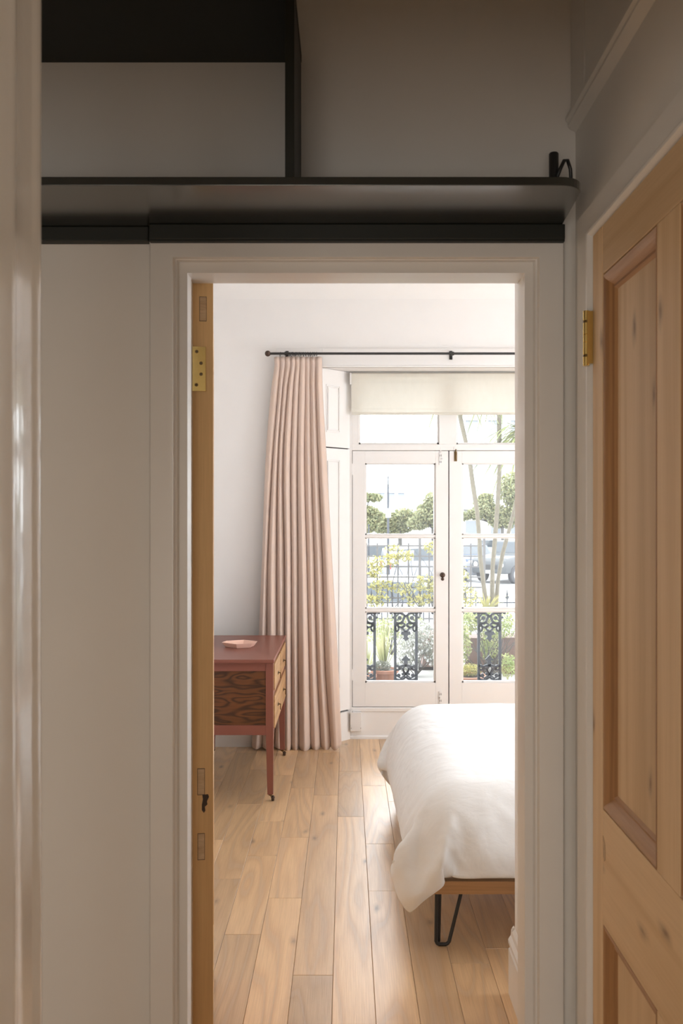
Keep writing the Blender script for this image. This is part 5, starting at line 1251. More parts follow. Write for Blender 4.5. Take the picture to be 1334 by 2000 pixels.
18,-18,10,13,-10,3,12,-2,-7,6,-23,22,-20,-13,15,-15,11,5,-5,1,1,0,-1,5,-4,0,-3,1,1,3,-4,2,-2,-2,1,1,0,0,-2,1,0,0,0,1,-2,1,1,-1,0,0,0,0,0,1,-1,0,-1,0,-1,-2,-1,-2,1,-1,1,-2,0,-1,7,-6,6,0,-5,6,0,0,0,0,0,
22,-7,-12,34,-11,-3,2,-1,-1,-24,25,-14,-17,10,19,-15,1,-6,3,-1,0,-1,1,-1,3,-2,0,-2,1,0,3,-6,2,-1,1,0,0,0,1,-2,1,0,-1,0,2,-2,0,-1,1,-1,1,-1,0,-1,1,-3,0,-1,0,0,2,-2,2,0,-1,4,-6,6,-8,7,-4,-1,6,-1,0,0,0,0,0,
19,-5,23,-26,20,-8,1,-10,-16,27,-11,-24,14,19,-5,-9,-6,2,-1,1,-3,2,-1,1,2,-1,-1,2,-4,0,1,5,-4,2,-6,0,1,0,1,1,-1,0,0,-1,-1,2,-1,0,0,-1,-1,1,0,-1,-2,2,-1,0,2,1,-3,2,-3,-1,3,-5,5,-3,8,-7,4,2,-3,0,0,0,0,0,0,
21,-2,-3,0,-7,20,-27,-4,27,-8,-28,21,6,-13,8,0,-5,-3,1,-1,3,-2,0,-1,0,4,-4,0,3,-3,0,-2,6,-3,0,2,-4,-1,0,1,-1,-1,1,0,0,-1,2,-2,1,3,0,-6,1,1,-2,2,1,0,-5,0,2,1,2,1,-3,1,0,0,-6,6,-4,1,0,3,0,0,0,0,0,
21,3,-18,10,10,-26,9,20,-10,-28,29,-10,15,-15,1,-1,-3,3,-5,1,-4,3,-1,0,1,0,0,0,-1,3,-5,2,-2,2,5,-6,2,-1,-1,-2,1,2,-3,1,-1,1,-2,3,-2,-1,-4,5,-2,-2,2,1,-4,2,2,1,-3,2,-5,0,3,1,2,-2,5,-5,5,-2,0,-2,0,0,0,0,0,
23,7,-10,-5,-11,12,3,1,-28,29,-15,21,-47,36,-38,33,-2,-5,2,-3,3,-1,-1,1,-1,0,6,-1,-5,-1,5,-3,-1,-2,1,5,-2,3,-3,2,-6,-2,2,-1,0,-1,0,-1,1,-1,4,-5,0,3,2,-6,4,-3,0,-1,1,-2,3,1,-2,1,-2,3,-1,4,-1,1,0,-3,0,0,0,0,0,
20,-11,21,-6,1,-5,8,-31,22,-9,18,-7,-18,-31,43,-14,12,0,-1,-8,2,-2,2,-2,0,1,-2,3,4,-4,-3,5,1,0,-4,-3,4,-3,2,0,6,-5,0,-1,2,-1,0,0,-3,-1,0,5,-3,-3,-2,4,1,1,4,-3,0,2,0,-1,1,0,0,-3,-2,-2,-2,-1,-2,4,0,0,0,0,0,
22,-6,-8,15,-8,3,-13,22,-6,9,-20,7,19,-35,-13,14,-6,0,2,11,-4,1,0,1,0,-3,2,-3,3,4,-3,-3,1,3,0,0,-2,2,1,-3,-3,7,-1,1,-3,1,0,-3,2,0,0,-2,5,1,-1,-2,-1,0,-2,3,1,-2,0,1,-2,-2,2,3,1,-1,1,-2,-2,-6,0,0,0,0,0,
22,-3,4,15,-4,3,-5,-12,13,0,-13,-48,41,-8,-21,16,10,-5,4,-4,2,0,0,0,0,2,-5,1,-2,-1,9,-2,-3,-2,3,0,3,-4,-1,2,2,-3,0,1,1,0,-1,4,-1,0,-1,2,-2,0,1,0,1,1,-2,0,0,0,-1,-1,0,0,-2,-4,-3,-2,-3,-1,0,7,0,0,0,0,0,
24,20,-7,-6,7,-6,4,-2,0,-52,-21,58,-24,-5,9,0,0,11,-4,3,0,-2,0,0,0,0,5,-2,-2,0,-5,4,2,-2,1,1,-3,4,0,-1,0,1,1,-2,0,0,0,-1,0,2,0,0,2,-2,-2,0,-2,-5,1,-2,-2,-1,0,-1,0,-1,-3,5,1,1,1,1,3,-4,0,0,0,0,0,
-22,37,26,1,0,0,-1,-1,-16,16,2,-86,2,22,24,0,1,1,3,-1,0,1,-1,0,-1,-1,-2,1,1,3,0,0,2,2,-2,0,0,-1,0,1,-1,-1,-1,1,0,0,0,0,0,-2,0,0,-2,1,3,-1,-1,2,-2,1,-1,-2,-1,-2,2,-1,0,-8,-1,1,1,2,1,1,0,0,0,0,0,
5842,-36,-11,-14,-13,-11,-12,-9,-10,10,-30,37,-3,-13,-32,28,-4,-6,-7,-8,-9,-10,-9,-10,-12,-7,-10,-8,-8,-7,-8,-6,-10,-7,-5,-7,-8,-4,-7,-5,-7,-6,-7,-6,-7,-7,-7,-7,-4,-6,-3,-5,-5,-4,-6,-3,-3,-2,-3,-2,-2,-3,-2,-1,-2,-1,-1,0,-1,-1,-1,0,1,-1,1,1,0,1,1,
-18,37,-17,-23,-2,8,-11,-4,1,-16,62,-52,26,-9,36,8,-5,-7,-7,-18,1,1,12,-10,12,-3,7,1,0,-8,9,-1,2,5,-14,12,-3,-4,7,0,-4,-1,2,6,1,3,-1,7,0,7,-1,1,2,1,3,-1,1,-5,3,0,0,2,0,1,0,0,1,-1,0,1,0,-1,-1,2,0,0,0,0,0,
23,-38,0,28,-21,-13,14,17,-22,15,-34,37,-41,63,-10,-10,-30,-2,19,16,-20,17,-22,29,-19,3,-4,4,-1,20,-18,4,-1,-1,16,-13,14,3,-14,-2,5,5,6,-10,2,5,14,-12,5,6,0,2,2,-2,-1,3,-2,11,-1,-1,1,-1,1,-1,1,0,-1,0,2,-1,0,1,-1,-1,0,-1,1,0,0,
11,6,3,-26,19,17,-18,-22,27,-38,-10,8,13,-3,47,-58,26,19,-36,8,7,-1,6,-11,21,2,9,-13,9,-15,21,-2,3,-10,4,-11,-5,0,13,4,10,-7,-9,14,-8,0,-4,19,1,-16,3,1,0,3,9,-1,4,-8,0,3,-1,4,3,0,-1,0,1,-1,-1,0,1,0,0,0,0,0,0,0,0,
14,-1,-12,11,1,11,10,-11,-21,12,11,-58,28,5,-13,8,37,-31,15,-20,26,-17,19,-8,-4,3,3,7,-12,4,5,-11,2,10,-13,25,-6,5,-3,3,-9,10,6,-16,18,-4,-1,-7,-3,9,1,0,0,2,-5,2,1,6,-2,2,2,-3,-4,4,2,0,-1,0,-1,1,-1,-1,0,1,-1,1,0,0,-1,
12,-3,2,12,-12,-10,29,1,-1,9,-23,11,-33,0,-25,28,11,4,-7,7,7,-2,3,0,4,3,-18,9,-2,13,-20,14,2,-6,18,-12,5,-5,4,2,-2,3,-5,17,-2,3,-1,0,0,0,0,1,0,-1,0,-1,0,-2,5,-4,1,-1,3,-6,3,-1,1,1,1,0,-1,0,0,0,0,0,0,-1,1,
13,5,5,-28,23,19,-25,22,0,-19,23,-5,4,-49,38,-17,-5,4,18,-13,5,-1,4,11,-6,-14,14,-15,19,-12,16,-4,-10,19,-11,-6,13,2,-2,-10,9,-4,14,-5,2,-3,4,-2,4,0,0,-1,1,1,-1,0,0,0,-1,0,-2,0,-2,5,-6,2,-1,0,-1,0,2,3,1,-2,1,0,0,0,0,
6,-11,13,5,16,-31,35,-15,3,6,4,6,-17,-9,-9,22,-38,36,-28,31,-5,10,-17,9,0,7,-16,20,-3,7,-22,4,20,-15,4,3,-12,3,4,11,3,5,-5,3,-6,6,-2,0,-4,3,2,2,0,-1,1,1,-3,2,-1,1,0,1,-1,-1,2,-1,0,1,-1,0,0,-1,0,0,0,0,-1,1,0,
6,15,-21,14,-22,9,6,26,3,-4,-16,21,2,-5,-44,1,39,-35,38,-13,-12,6,18,-14,6,-12,18,5,-4,-18,17,10,-8,-6,-3,16,-2,6,0,2,0,-2,-1,-1,1,-4,-5,9,1,-2,-2,-2,5,2,0,-2,0,-4,-1,6,-5,4,3,-2,0,1,0,-1,2,-1,-1,-5,2,3,0,0,0,0,0,
2,14,11,2,-11,-6,-24,30,7,12,-9,-12,23,-3,5,-22,-4,8,-11,21,3,-13,-5,13,-22,31,-1,-12,-11,21,-6,0,-9,12,7,-8,10,-6,6,-3,-3,-10,8,-2,-2,-2,10,-9,0,1,8,3,-8,0,-4,5,0,8,2,-7,4,-5,-1,0,3,1,0,1,-3,3,2,1,-1,0,0,-1,1,0,0,
-22,37,14,-7,3,-11,-7,-24,49,-10,7,-4,-6,19,-14,4,-7,1,11,-14,7,3,2,-21,28,-9,-2,0,4,2,8,-14,14,0,-7,6,-5,4,-11,0,2,9,-11,0,0,7,-6,3,5,1,-12,6,5,-11,10,0,5,-15,-1,12,6,3,-2,-1,-4,-2,2,0,4,-3,0,4,0,-1,0,0,0,0,-1,
-33,12,-5,52,-5,2,9,-20,-30,59,-1,-11,-4,3,5,7,-27,20,-7,9,-15,16,-17,18,-4,-2,-3,-4,14,-10,-1,15,-9,4,2,-6,3,-7,10,-2,-1,-5,5,4,-3,-3,-3,6,-8,-2,11,-15,-3,10,-4,-2,-2,10,1,-7,4,-4,11,-3,7,3,0,-1,0,1,0,0,0,-1,0,0,0,0,0,
22,-1,20,-42,41,1,-11,-5,7,-44,48,6,-10,-8,15,-7,8,-13,7,-5,9,-11,11,-4,-2,-2,-3,11,-2,7,-3,-7,0,-4,7,2,-7,12,-10,3,-4,6,-4,-4,8,-1,5,-7,2,1,-4,3,3,3,-1,-1,-1,5,-4,1,-11,12,-11,11,-8,6,-6,3,6,1,-1,-1,0,0,-1,1,0,-1,1,
27,-25,7,33,-4,4,-1,-1,-11,13,-42,35,1,5,-7,6,-5,4,-2,2,-2,-1,2,-1,-5,0,12,-7,1,-6,5,-4,4,1,-3,0,8,-11,4,-3,7,-6,5,2,-4,3,-6,2,2,2,-6,9,-5,2,-4,7,0,-8,6,-4,3,1,3,-6,6,-9,10,-2,-6,6,1,0,-3,2,0,0,0,0,0,
41,-1,1,0,-8,12,-17,13,-4,-1,1,-25,30,-7,5,-2,3,-1,-1,-1,-1,6,-4,-4,6,4,-4,-2,-2,4,-2,5,0,0,-3,4,-7,3,3,0,-6,4,-4,-1,1,-2,5,1,-3,-3,7,-6,8,-6,6,-9,2,3,-2,2,5,-11,7,2,-1,0,-1,2,0,-5,6,-1,0,-1,0,0,-1,1,0,
43,0,-1,-4,-24,-2,29,0,4,-16,8,6,-12,7,4,1,0,0,-1,1,0,-2,-2,5,-1,-2,-3,6,0,0,-3,0,1,-1,4,-6,4,1,-4,0,2,-1,4,-2,0,0,-1,-1,3,1,-3,3,-6,5,-4,4,0,1,-2,2,-3,3,-7,2,3,0,-1,2,0,-1,-5,2,3,-1,1,0,0,0,0,
43,-3,3,-16,18,-9,-4,8,-1,3,0,0,-1,3,-2,3,0,-1,0,-1,0,2,0,-1,0,-2,4,-2,-1,-1,3,-1,1,-1,-1,1,0,-2,2,0,1,1,-5,3,0,0,1,-1,1,-1,0,-1,2,-3,2,0,0,-1,2,-1,-1,0,-1,1,-2,3,0,-2,1,2,-1,-1,1,-1,0,0,0,0,-1,
44,-2,-4,-7,3,12,-1,-3,-7,9,0,0,-1,1,1,-1,1,0,0,0,1,-2,0,1,-1,2,-2,1,0,0,0,0,-1,0,0,2,-1,0,-1,1,-1,-1,2,-1,0,1,-1,1,-1,-1,1,-1,0,1,1,0,-2,0,1,-1,0,0,0,-1,2,0,-4,4,1,-1,0,0,-1,0,0,-1,1,0,0,
44,-1,-10,12,-1,0,0,-2,2,0,1,0,0,0,0,0,0,1,0,-1,0,1,0,-2,1,-1,0,1,0,0,-1,-1,1,2,-2,0,0,0,1,0,-1,1,0,0,0,-1,0,0,-1,2,-2,1,1,-1,-1,0,1,0,0,-1,0,0,2,-1,-3,-1,4,-1,1,0,0,1,-4,2,0,0,0,0,0,
45,-3,3,-1,0,-1,1,-3,4,0,-1,0,1,-1,1,0,0,0,0,0,0,-1,0,1,-1,1,0,-1,0,0,2,0,-1,-1,1,-1,0,1,-1,0,1,-1,0,0,0,1,0,-1,0,-1,1,0,-1,0,1,-1,1,0,1,-1,-1,1,-1,-1,-1,1,0,-1,2,-4,5,-3,3,-1,0,0,0,-1,1,
46,-1,-1,1,-1,0,-2,2,1,-1,1,0,0,1,-1,0,0,0,1,-1,0,0,0,0,0,-1,1,0,0,0,-1,0,0,0,0,0,0,1,0,0,-1,0,0,0,1,-1,0,-1,1,0,0,0,0,1,-1,0,0,1,-2,1,1,-2,1,0,-1,2,-2,-4,2,3,-6,6,-2,1,-1,1,0,0,0,
45,0,0,-1,1,-1,1,0,-1,1,0,0,-1,1,0,1,0,-1,-1,1,-1,1,0,0,0,0,-1,0,1,0,0,0,-1,1,0,0,0,-1,0,0,0,1,-1,1,-1,0,0,0,0,0,0,0,0,0,0,1,-1,-1,0,0,1,0,-1,-1,2,-3,4,-2,-3,4,-2,-1,2,0,0,0,-1,1,0,
44,1,0,0,-1,1,-1,1,0,0,-1,0,1,0,0,0,0,0,0,0,0,-1,0,1,0,0,0,0,-1,1,-1,0,1,-1,0,0,0,1,0,-1,0,0,2,-2,1,-1,-1,2,0,0,0,0,0,-1,0,-1,0,0,0,1,0,0,1,-1,0,0,-3,3,-1,-5,6,0,0,-1,0,0,0,0,-1,
45,0,0,0,0,-1,1,-1,-1,1,1,0,1,-2,1,0,0,1,-1,0,0,0,1,-1,-1,1,0,-1,1,-1,0,1,0,-1,1,0,-1,0,0,0,0,1,-1,0,0,0,1,-1,0,0,0,0,0,0,1,0,-1,0,0,-1,0,1,0,1,-1,0,0,-1,-2,2,1,-1,-1,0,1,0,0,0,0,
45,-1,0,1,0,0,-1,0,1,0,-1,1,-2,2,-1,1,0,0,0,1,-1,0,-1,0,1,-1,0,1,-1,0,0,-1,1,2,-2,0,1,-1,0,1,0,-1,0,1,-2,2,-1,0,0,0,1,-1,0,0,0,0,0,0,1,-1,0,1,-1,0,0,0,-1,1,0,0,-4,0,3,0,0,0,0,0,0,
45,0,0,-1,0,1,0,0,0,-1,2,-1,1,-1,1,-1,0,0,0,-1,1,0,0,0,0,0,0,0,0,-1,2,-1,0,-1,1,0,0,0,-1,0,0,0,0,-1,2,-1,1,-1,0,1,-1,0,1,-1,-1,1,0,0,-1,2,-1,-1,1,0,0,0,-1,2,-1,0,0,1,-2,0,0,-1,1,-1,1,
45,0,0,-1,1,-1,0,1,0,0,-1,1,0,1,-1,-1,1,0,0,1,-1,0,0,0,0,0,0,-1,0,1,-1,1,-1,0,0,0,0,0,1,-1,1,0,0,1,-2,0,0,1,0,-2,1,1,-1,0,1,-2,2,-1,0,0,0,-1,0,1,0,0,1,-1,0,0,0,-3,1,1,0,0,0,0,0,
44,1,1,-1,0,0,0,-1,0,1,0,-1,1,-1,1,1,-1,0,0,-1,1,0,0,0,-1,0,0,1,0,0,0,0,0,0,0,0,0,-1,0,1,-1,0,0,0,1,-1,0,0,0,1,-1,0,-1,2,-1,1,-1,1,-1,-1,0,1,0,-1,0,1,-2,2,0,0,-1,-1,2,-1,0,0,0,0,0,
45,0,-2,2,0,0,0,0,0,-1,1,0,0,0,-1,1,0,0,0,0,0,0,-1,0,1,0,0,0,0,0,0,-1,0,0,0,0,0,0,1,0,0,-1,-1,1,0,0,0,1,-1,0,-1,0,1,-1,1,-1,1,-1,1,1,0,0,-2,1,0,-2,2,-2,0,2,0,1,-1,-1,-1,1,-1,1,0,
45,-1,2,-1,0,0,0,0,0,0,0,0,0,0,1,-1,0,0,0,0,0,-1,1,0,0,0,0,0,-1,0,0,1,0,0,0,-1,0,1,-1,0,0,1,1,-2,0,2,-1,-1,-1,1,1,0,0,-1,0,1,-1,1,0,-1,0,-1,2,-1,0,1,0,-1,0,-3,3,0,-3,2,0,0,0,0,-1,
46,-1,0,0,-2,1,0,0,1,0,0,0,-1,1,-1,1,0,0,1,-1,0,0,0,0,0,0,-1,0,1,0,0,0,0,-1,0,1,0,-1,0,0,0,0,0,0,0,-1,1,0,1,-1,0,0,0,0,-1,1,-1,1,0,-1,1,1,-2,1,-2,1,1,0,0,-1,0,1,-1,0,0,0,0,0,0,
45,1,-1,0,1,-1,0,0,-1,1,-1,1,0,0,0,0,0,0,-1,1,0,0,0,0,-1,0,1,0,0,0,-1,1,-1,1,0,0,-1,1,0,0,-1,1,-1,1,0,-1,0,0,1,-1,0,0,0,1,0,-2,0,1,-1,1,-1,-1,1,-1,2,0,-1,0,0,1,-1,-1,0,1,0,0,0,0,0,
44,1,-1,1,0,0,0,0,0,0,0,0,0,0,0,0,0,0,0,0,-1,1,0,-1,1,0,0,0,0,-1,1,-1,1,0,-1,0,1,-1,0,0,1,-1,0,0,0,1,-1,0,-1,1,0,0,0,0,-1,0,1,-1,0,1,-1,0,1,1,0,-1,0,0,0,-1,1,-2,2,-2,1,-1,1,-1,1,
45,-1,1,-1,1,0,0,0,0,0,0,0,0,0,0,-1,1,-1,1,0,0,0,0,0,0,0,0,-1,0,1,0,-1,0,0,1,0,-1,1,0,-1,0,0,0,1,-1,0,1,-1,1,0,0,-1,0,-1,1,0,0,-1,2,-2,2,-1,0,-1,1,0,-1,1,0,1,-3,2,-2,1,0,0,0,0,0,
45,0,0,0,-1,1,-1,1,0,0,0,0,0,-1,1,0,0,0,0,-1,1,0,-1,1,0,0,-1,1,0,0,-1,1,0,-1,0,0,1,-1,0,1,-1,0,1,-1,0,0,0,1,-1,0,0,1,-2,2,-1,0,0,0,0,0,-1,1,0,0,-2,3,0,-3,-2,0,4,-2,2,-1,0,0,0,0,0,
46,-1,0,0,0,-1,2,-2,1,0,0,-1,1,0,0,0,-1,1,0,0,0,-1,1,0,0,-1,1,0,0,-1,1,-1,0,1,0,-1,0,1,-1,0,1,-1,0,0,1,0,0,-1,1,-1,0,-1,2,-1,0,1,-1,0,0,1,-1,0,-1,-1,1,0,0,1,0,-2,0,2,0,-1,0,0,0,0,-1,
44,1,0,0,0,0,0,1,-1,0,0,0,0,0,0,1,-1,0,0,0,0,1,-1,0,-1,1,0,-1,0,1,-1,1,0,-1,0,0,1,-1,0,1,-1,1,-1,0,-1,0,0,1,0,0,-1,2,-1,-1,1,0,1,0,-3,1,2,-1,-2,2,0,-5,0,1,2,2,-1,-4,3,1,-1,1,-1,1,0,
45,0,0,0,-1,1,-1,1,0,-1,1,0,0,0,0,-1,1,0,0,0,0,0,0,0,0,0,-1,1,0,-1,1,0,-1,1,0,0,-1,1,0,-1,1,-1,1,-1,0,0,-1,1,-1,1,1,-1,0,1,0,-1,0,-1,1,-1,1,-1,2,-2,1,1,0,0,-1,0,-3,3,-2,1,0,0,0,0,0,
45,0,0,-1,1,0,0,0,0,1,-1,0,0,0,-1,1,0,0,0,0,0,-1,1,0,0,-1,1,0,-1,1,0,-1,1,-1,0,1,-1,0,1,0,-1,1,-1,0,1,-1,1,-1,1,-1,-1,-1,1,2,-2,1,0,1,0,0,-2,1,0,1,-2,0,1,-1,2,-1,0,0,0,-1,0,0,0,0,0,
45,0,-1,1,0,0,0,0,0,0,0,0,-1,1,1,-2,1,0,-1,1,0,0,0,-1,0,1,0,-1,1,-1,0,1,-1,1,-1,0,0,0,0,0,0,0,0,1,-1,1,-1,0,-1,1,1,-1,0,-1,0,0,0,0,1,-2,0,2,0,-1,1,-1,1,-4,-2,2,3,0,0,0,0,0,0,-1,1,
45,-1,1,0,0,-1,1,-1,1,-1,0,1,0,0,-1,2,-1,0,0,0,-1,1,0,0,1,-1,-1,1,0,0,0,-1,1,-1,0,0,1,0,-1,0,1,-1,1,-1,1,-1,0,0,0,-1,0,1,0,-1,1,0,0,-1,0,1,-1,1,0,-1,1,1,-6,5,1,-1,-2,2,-2,1,0,-1,1,0,0,
45,0,0,0,1,-1,0,1,-1,0,0,0,0,0,0,0,0,0,0,0,0,0,-1,1,0,0,0,0,0,0,0,0,0,0,0,0,-1,0,1,-1,0,1,-1,0,0,1,-1,0,0,1,-1,1,-1,0,0,0,0,0,-2,2,0,-1,0,-2,-1,1,2,1,-2,2,1,-4,2,-1,1,0,0,0,-1,
44,1,-1,1,-1,1,0,-1,1,0,0,0,0,-1,1,0,0,-1,1,0,0,-1,1,0,-1,1,0,0,-1,1,-1,1,-1,0,1,-1,1,-1,0,1,0,-1,-1,1,-1,0,2,-1,1,-1,0,0,0,0,0,0,0,0,1,-2,-2,-2,-1,5,1,-2,3,-2,1,-2,-1,3,-2,1,0,0,0,0,0,
45,-1,1,-1,1,0,0,0,-1,1,1,-1,0,0,0,0,0,0,0,-1,1,0,0,0,0,0,0,-1,1,-1,1,-1,1,0,-1,1,-1,1,-1,0,-1,0,2,-1,0,0,0,1,-2,2,-1,0,0,0,0,0,-1,1,0,-2,2,-1,0,0,0,2,-1,-1,1,-4,0,0,2,1,0,0,-1,1,0,
45,0,0,0,0,1,-1,0,0,0,-1,0,1,1,-1,-1,1,1,-1,0,0,1,-1,-1,1,-1,1,0,0,0,0,0,-1,1,0,-1,1,-1,0,-1,1,1,-1,0,1,-1,0,-1,2,-1,1,-1,1,-1,1,-1,1,-1,-3,3,-1,2,-2,-2,2,-1,0,1,0,0,-1,0,2,-1,-1,1,0,0,0,
46,0,-2,1,-1,0,0,1,0,0,0,1,-1,0,0,0,0,-1,1,0,0,-1,1,0,-1,1,0,0,-1,1,-1,1,0,-1,1,0,-1,1,0,1,-1,-1,0,1,-1,1,-1,0,0,0,0,0,0,1,-1,0,-1,-1,1,-1,1,0,1,0,-3,-1,0,4,0,-1,0,2,-1,-1,0,0,0,-1,1,
44,-1,2,0,1,-1,0,0,0,0,1,-2,1,-1,1,1,-1,1,-1,0,0,0,0,0,1,-1,-1,1,0,-1,1,-1,1,0,-1,1,0,-1,1,-1,1,0,0,-1,0,0,1,0,-1,0,1,0,0,-1,-2,1,1,-3,3,0,0,-1,2,0,-2,1,0,-4,-1,5,0,-1,-1,1,0,0,0,0,0,
42,2,1,-1,0,1,1,-1,0,0,-1,1,0,0,0,-1,1,-1,1,1,-2,1,-1,1,-1,0,1,-1,1,0,-1,1,-1,0,0,0,0,1,-1,0,0,0,1,0,0,-1,0,0,1,-2,1,1,-1,-2,3,-3,0,3,-1,0,0,0,0,-1,1,0,0,0,0,0,0,0,0,-1,0,-1,1,0,0,
44,1,0,1,-1,0,-1,1,0,0,0,0,-1,2,-2,1,0,0,-1,0,2,-1,0,0,0,0,0,0,-1,1,0,-1,1,0,0,0,0,-1,1,0,-1,1,-1,-1,1,1,-1,1,-1,2,-4,0,1,0,0,1,-1,1,0,0,0,0,-1,2,-1,0,0,0,1,-2,1,1,-4,2,0,0,0,0,-1,
46,-1,-1,1,1,-1,1,-1,0,0,0,1,0,-2,2,-1,0,0,1,-1,-1,1,0,-1,1,0,-1,1,0,-1,1,0,-1,1,0,-1,0,1,-1,1,0,-2,1,1,-1,1,0,-1,-1,0,1,0,-2,3,-2,1,0,0,0,1,0,0,0,-1,1,0,0,-1,-2,2,-1,-1,2,-1,0,0,0,0,0,
45,-1,1,-1,0,1,-1,1,0,0,0,0,-1,0,1,0,0,1,-1,0,0,0,0,0,0,0,0,-1,1,0,-1,1,0,-1,0,1,0,-1,0,0,0,1,-1,1,0,-2,0,1,0,0,0,-1,1,0,0,0,0,1,0,-1,0,0,0,0,0,-2,0,2,0,-1,1,-1,-1,0,1,0,-1,1,0,
45,1,-1,-1,1,-1,1,-1,1,-1,1,0,1,0,-2,1,0,-1,1,0,0,-1,1,0,-1,1,0,0,0,0,0,-1,0,1,0,-1,0,1,0,-1,0,0,0,-1,1,-1,2,-3,3,-2,2,-1,0,0,1,0,0,-2,1,0,0,0,-2,0,2,2,-1,-2,1,0,-1,-4,4,0,0,0,0,0,0,
44,0,1,1,-2,1,0,1,-2,1,0,-1,1,0,1,-1,0,0,0,0,0,0,0,0,0,-1,1,0,-1,0,0,1,0,-1,1,0,0,-1,0,0,0,1,0,0,-1,1,-2,2,-2,1,-1,2,0,-1,0,-1,1,0,-3,0,1,0,2,0,-1,0,1,0,1,-2,-2,4,-3,1,-1,1,0,-1,1,
45,0,0,0,0,0,-1,0,1,0,0,0,0,1,-1,0,0,0,-1,0,1,0,0,0,0,0,-1,1,0,0,0,-1,1,0,-1,0,1,-1,0,0,1,-1,0,0,0,0,0,0,0,1,-1,-1,1,0,-2,2,-1,1,0,1,-1,-2,2,1,-1,-1,-1,2,-2,1,1,-1,1,-1,0,0,0,0,0,
46,0,-2,0,1,0,0,0,1,-1,-1,1,0,0,0,0,0,0,0,0,-1,2,-2,1,0,0,0,-1,1,0,0,0,-1,0,0,1,-2,2,0,0,-1,0,1,0,0,0,-1,0,0,0,1,0,-2,0,0,-2,1,0,2,0,-2,3,-2,-2,0,2,1,-1,0,0,0,1,1,-2,0,0,0,0,-1,
44,0,1,0,0,0,0,0,-1,1,0,0,-1,0,1,0,-1,1,0,1,0,-2,1,0,0,0,1,-1,0,0,-1,0,1,0,0,-1,1,-1,0,0,0,1,-1,0,0,0,1,0,0,-2,0,1,-1,-1,2,1,-1,0,0,-1,2,-1,0,1,0,-1,0,0,-1,1,0,0,0,-1,0,-1,1,0,0,
45,1,0,-1,-1,0,1,0,0,0,0,0,0,0,0,0,1,-1,1,-1,0,0,0,-1,1,0,-1,1,-1,0,1,0,-1,0,0,0,0,0,1,-1,0,0,0,0,0,0,0,0,0,0,-1,-1,2,1,-1,0,0,0,0,-1,2,-1,0,0,0,0,-1,0,2,-1,-3,-1,2,1,0,0,0,0,0,
45,0,0,0,0,0,0,-1,1,0,0,0,0,-1,1,0,0,0,-1,0,1,0,0,0,-1,1,0,0,0,0,0,0,0,0,0,0,0,-1,0,1,0,-1,0,0,1,-1,0,0,0,0,1,-1,0,0,1,-1,0,0,0,1,-3,1,1,0,0,0,1,-2,0,-1,2,0,-4,3,0,0,-1,1,0,
45,-1,1,0,0,0,-1,1,-1,0,1,0,0,1,-1,2,-2,0,1,-1,0,0,0,0,0,-1,1,-1,0,0,0,0,0,0,0,0,0,1,-1,0,0,0,0,1,-1,-1,0,0,0,1,-1,1,0,0,0,0,0,0,-1,1,-1,1,0,0,-2,2,-2,2,0,0,-3,2,1,-2,1,0,0,0,0,
44,1,-1,1,0,0,0,0,0,0,-1,1,-1,1,0,-1,1,0,-1,1,-1,1,0,0,0,0,-1,1,0,0,0,0,0,0,0,0,-1,1,0,-1,0,0,0,0,0,1,0,0,-1,0,1,0,-1,0,0,1,-2,1,-1,-1,2,0,-1,0,2,-4,2,0,0,-2,4,-1,1,-2,0,0,0,-1,1,
46,-1,0,0,0,0,0,-1,1,0,0,-2,3,-2,1,0,0,0,0,0,1,-1,0,0,0,0,0,0,0,0,0,0,0,0,-1,0,1,-1,0,1,0,-1,0,-1,0,1,0,0,1,-1,0,0,1,0,0,-2,1,-1,1,0,0,-1,0,1,-1,1,0,-2,-1,3,1,0,-5,3,-1,1,0,0,-1,
45,0,0,-1,1,-1,1,1,-1,-1,1,1,-2,1,0,-1,1,1,0,0,-1,0,0,0,0,0,0,-1,0,0,0,0,0,0,1,0,0,0,-1,0,0,1,0,0,-1,0,0,0,0,1,0,0,-2,1,-2,2,0,0,1,0,0,0,-1,-1,0,0,0,1,-2,2,0,-6,5,0,0,0,0,0,0,
46,-1,0,0,-1,1,-1,0,1,0,0,0,0,0,0,1,-1,0,0,0,0,0,-1,1,-1,0,0,1,0,0,0,0,0,0,-1,0,0,0,1,-1,0,0,0,0,1,-1,0,0,0,-1,1,-1,2,-2,0,0,1,0,-1,0,-1,-1,3,0,-4,2,0,1,-2,-2,-1,6,0,-1,0,-1,1,0,0,
44,1,0,-1,1,0,1,-1,0,0,0,-1,1,1,-1,-1,1,-1,1,0,0,0,1,-1,0,0,0,0,0,0,0,-1,0,0,1,0,0,-1,0,1,0,0,-1,0,0,1,0,-1,0,0,-1,1,0,-2,3,-1,0,-1,1,-1,1,1,-3,0,1,0,-4,-1,5,1,1,-1,-1,0,0,0,0,0,0,
46,-1,0,0,-1,-1,1,1,-1,1,0,1,-1,-1,1,1,-1,1,-1,0,0,0,0,0,1,0,-1,0,0,0,-1,1,0,0,0,-1,0,1,0,-1,0,0,1,0,-1,0,0,0,0,1,-1,-1,0,2,-2,1,0,-1,-1,0,1,-2,0,-1,4,-3,4,0,0,-1,0,-2,0,1,0,0,-1,1,0,
45,0,-1,1,-1,-1,1,-1,2,0,-1,0,1,0,-1,0,1,-1,2,-1,0,0,0,0,0,-1,1,0,-1,0,1,0,0,-1,0,1,0,-1,0,1,-1,0,1,-1,1,-1,0,1,-1,0,1,-1,0,0,1,-1,0,-2,1,1,-1,1,0,1,-1,1,-3,2,-3,1,2,-2,1,0,0,0,0,-1,1,
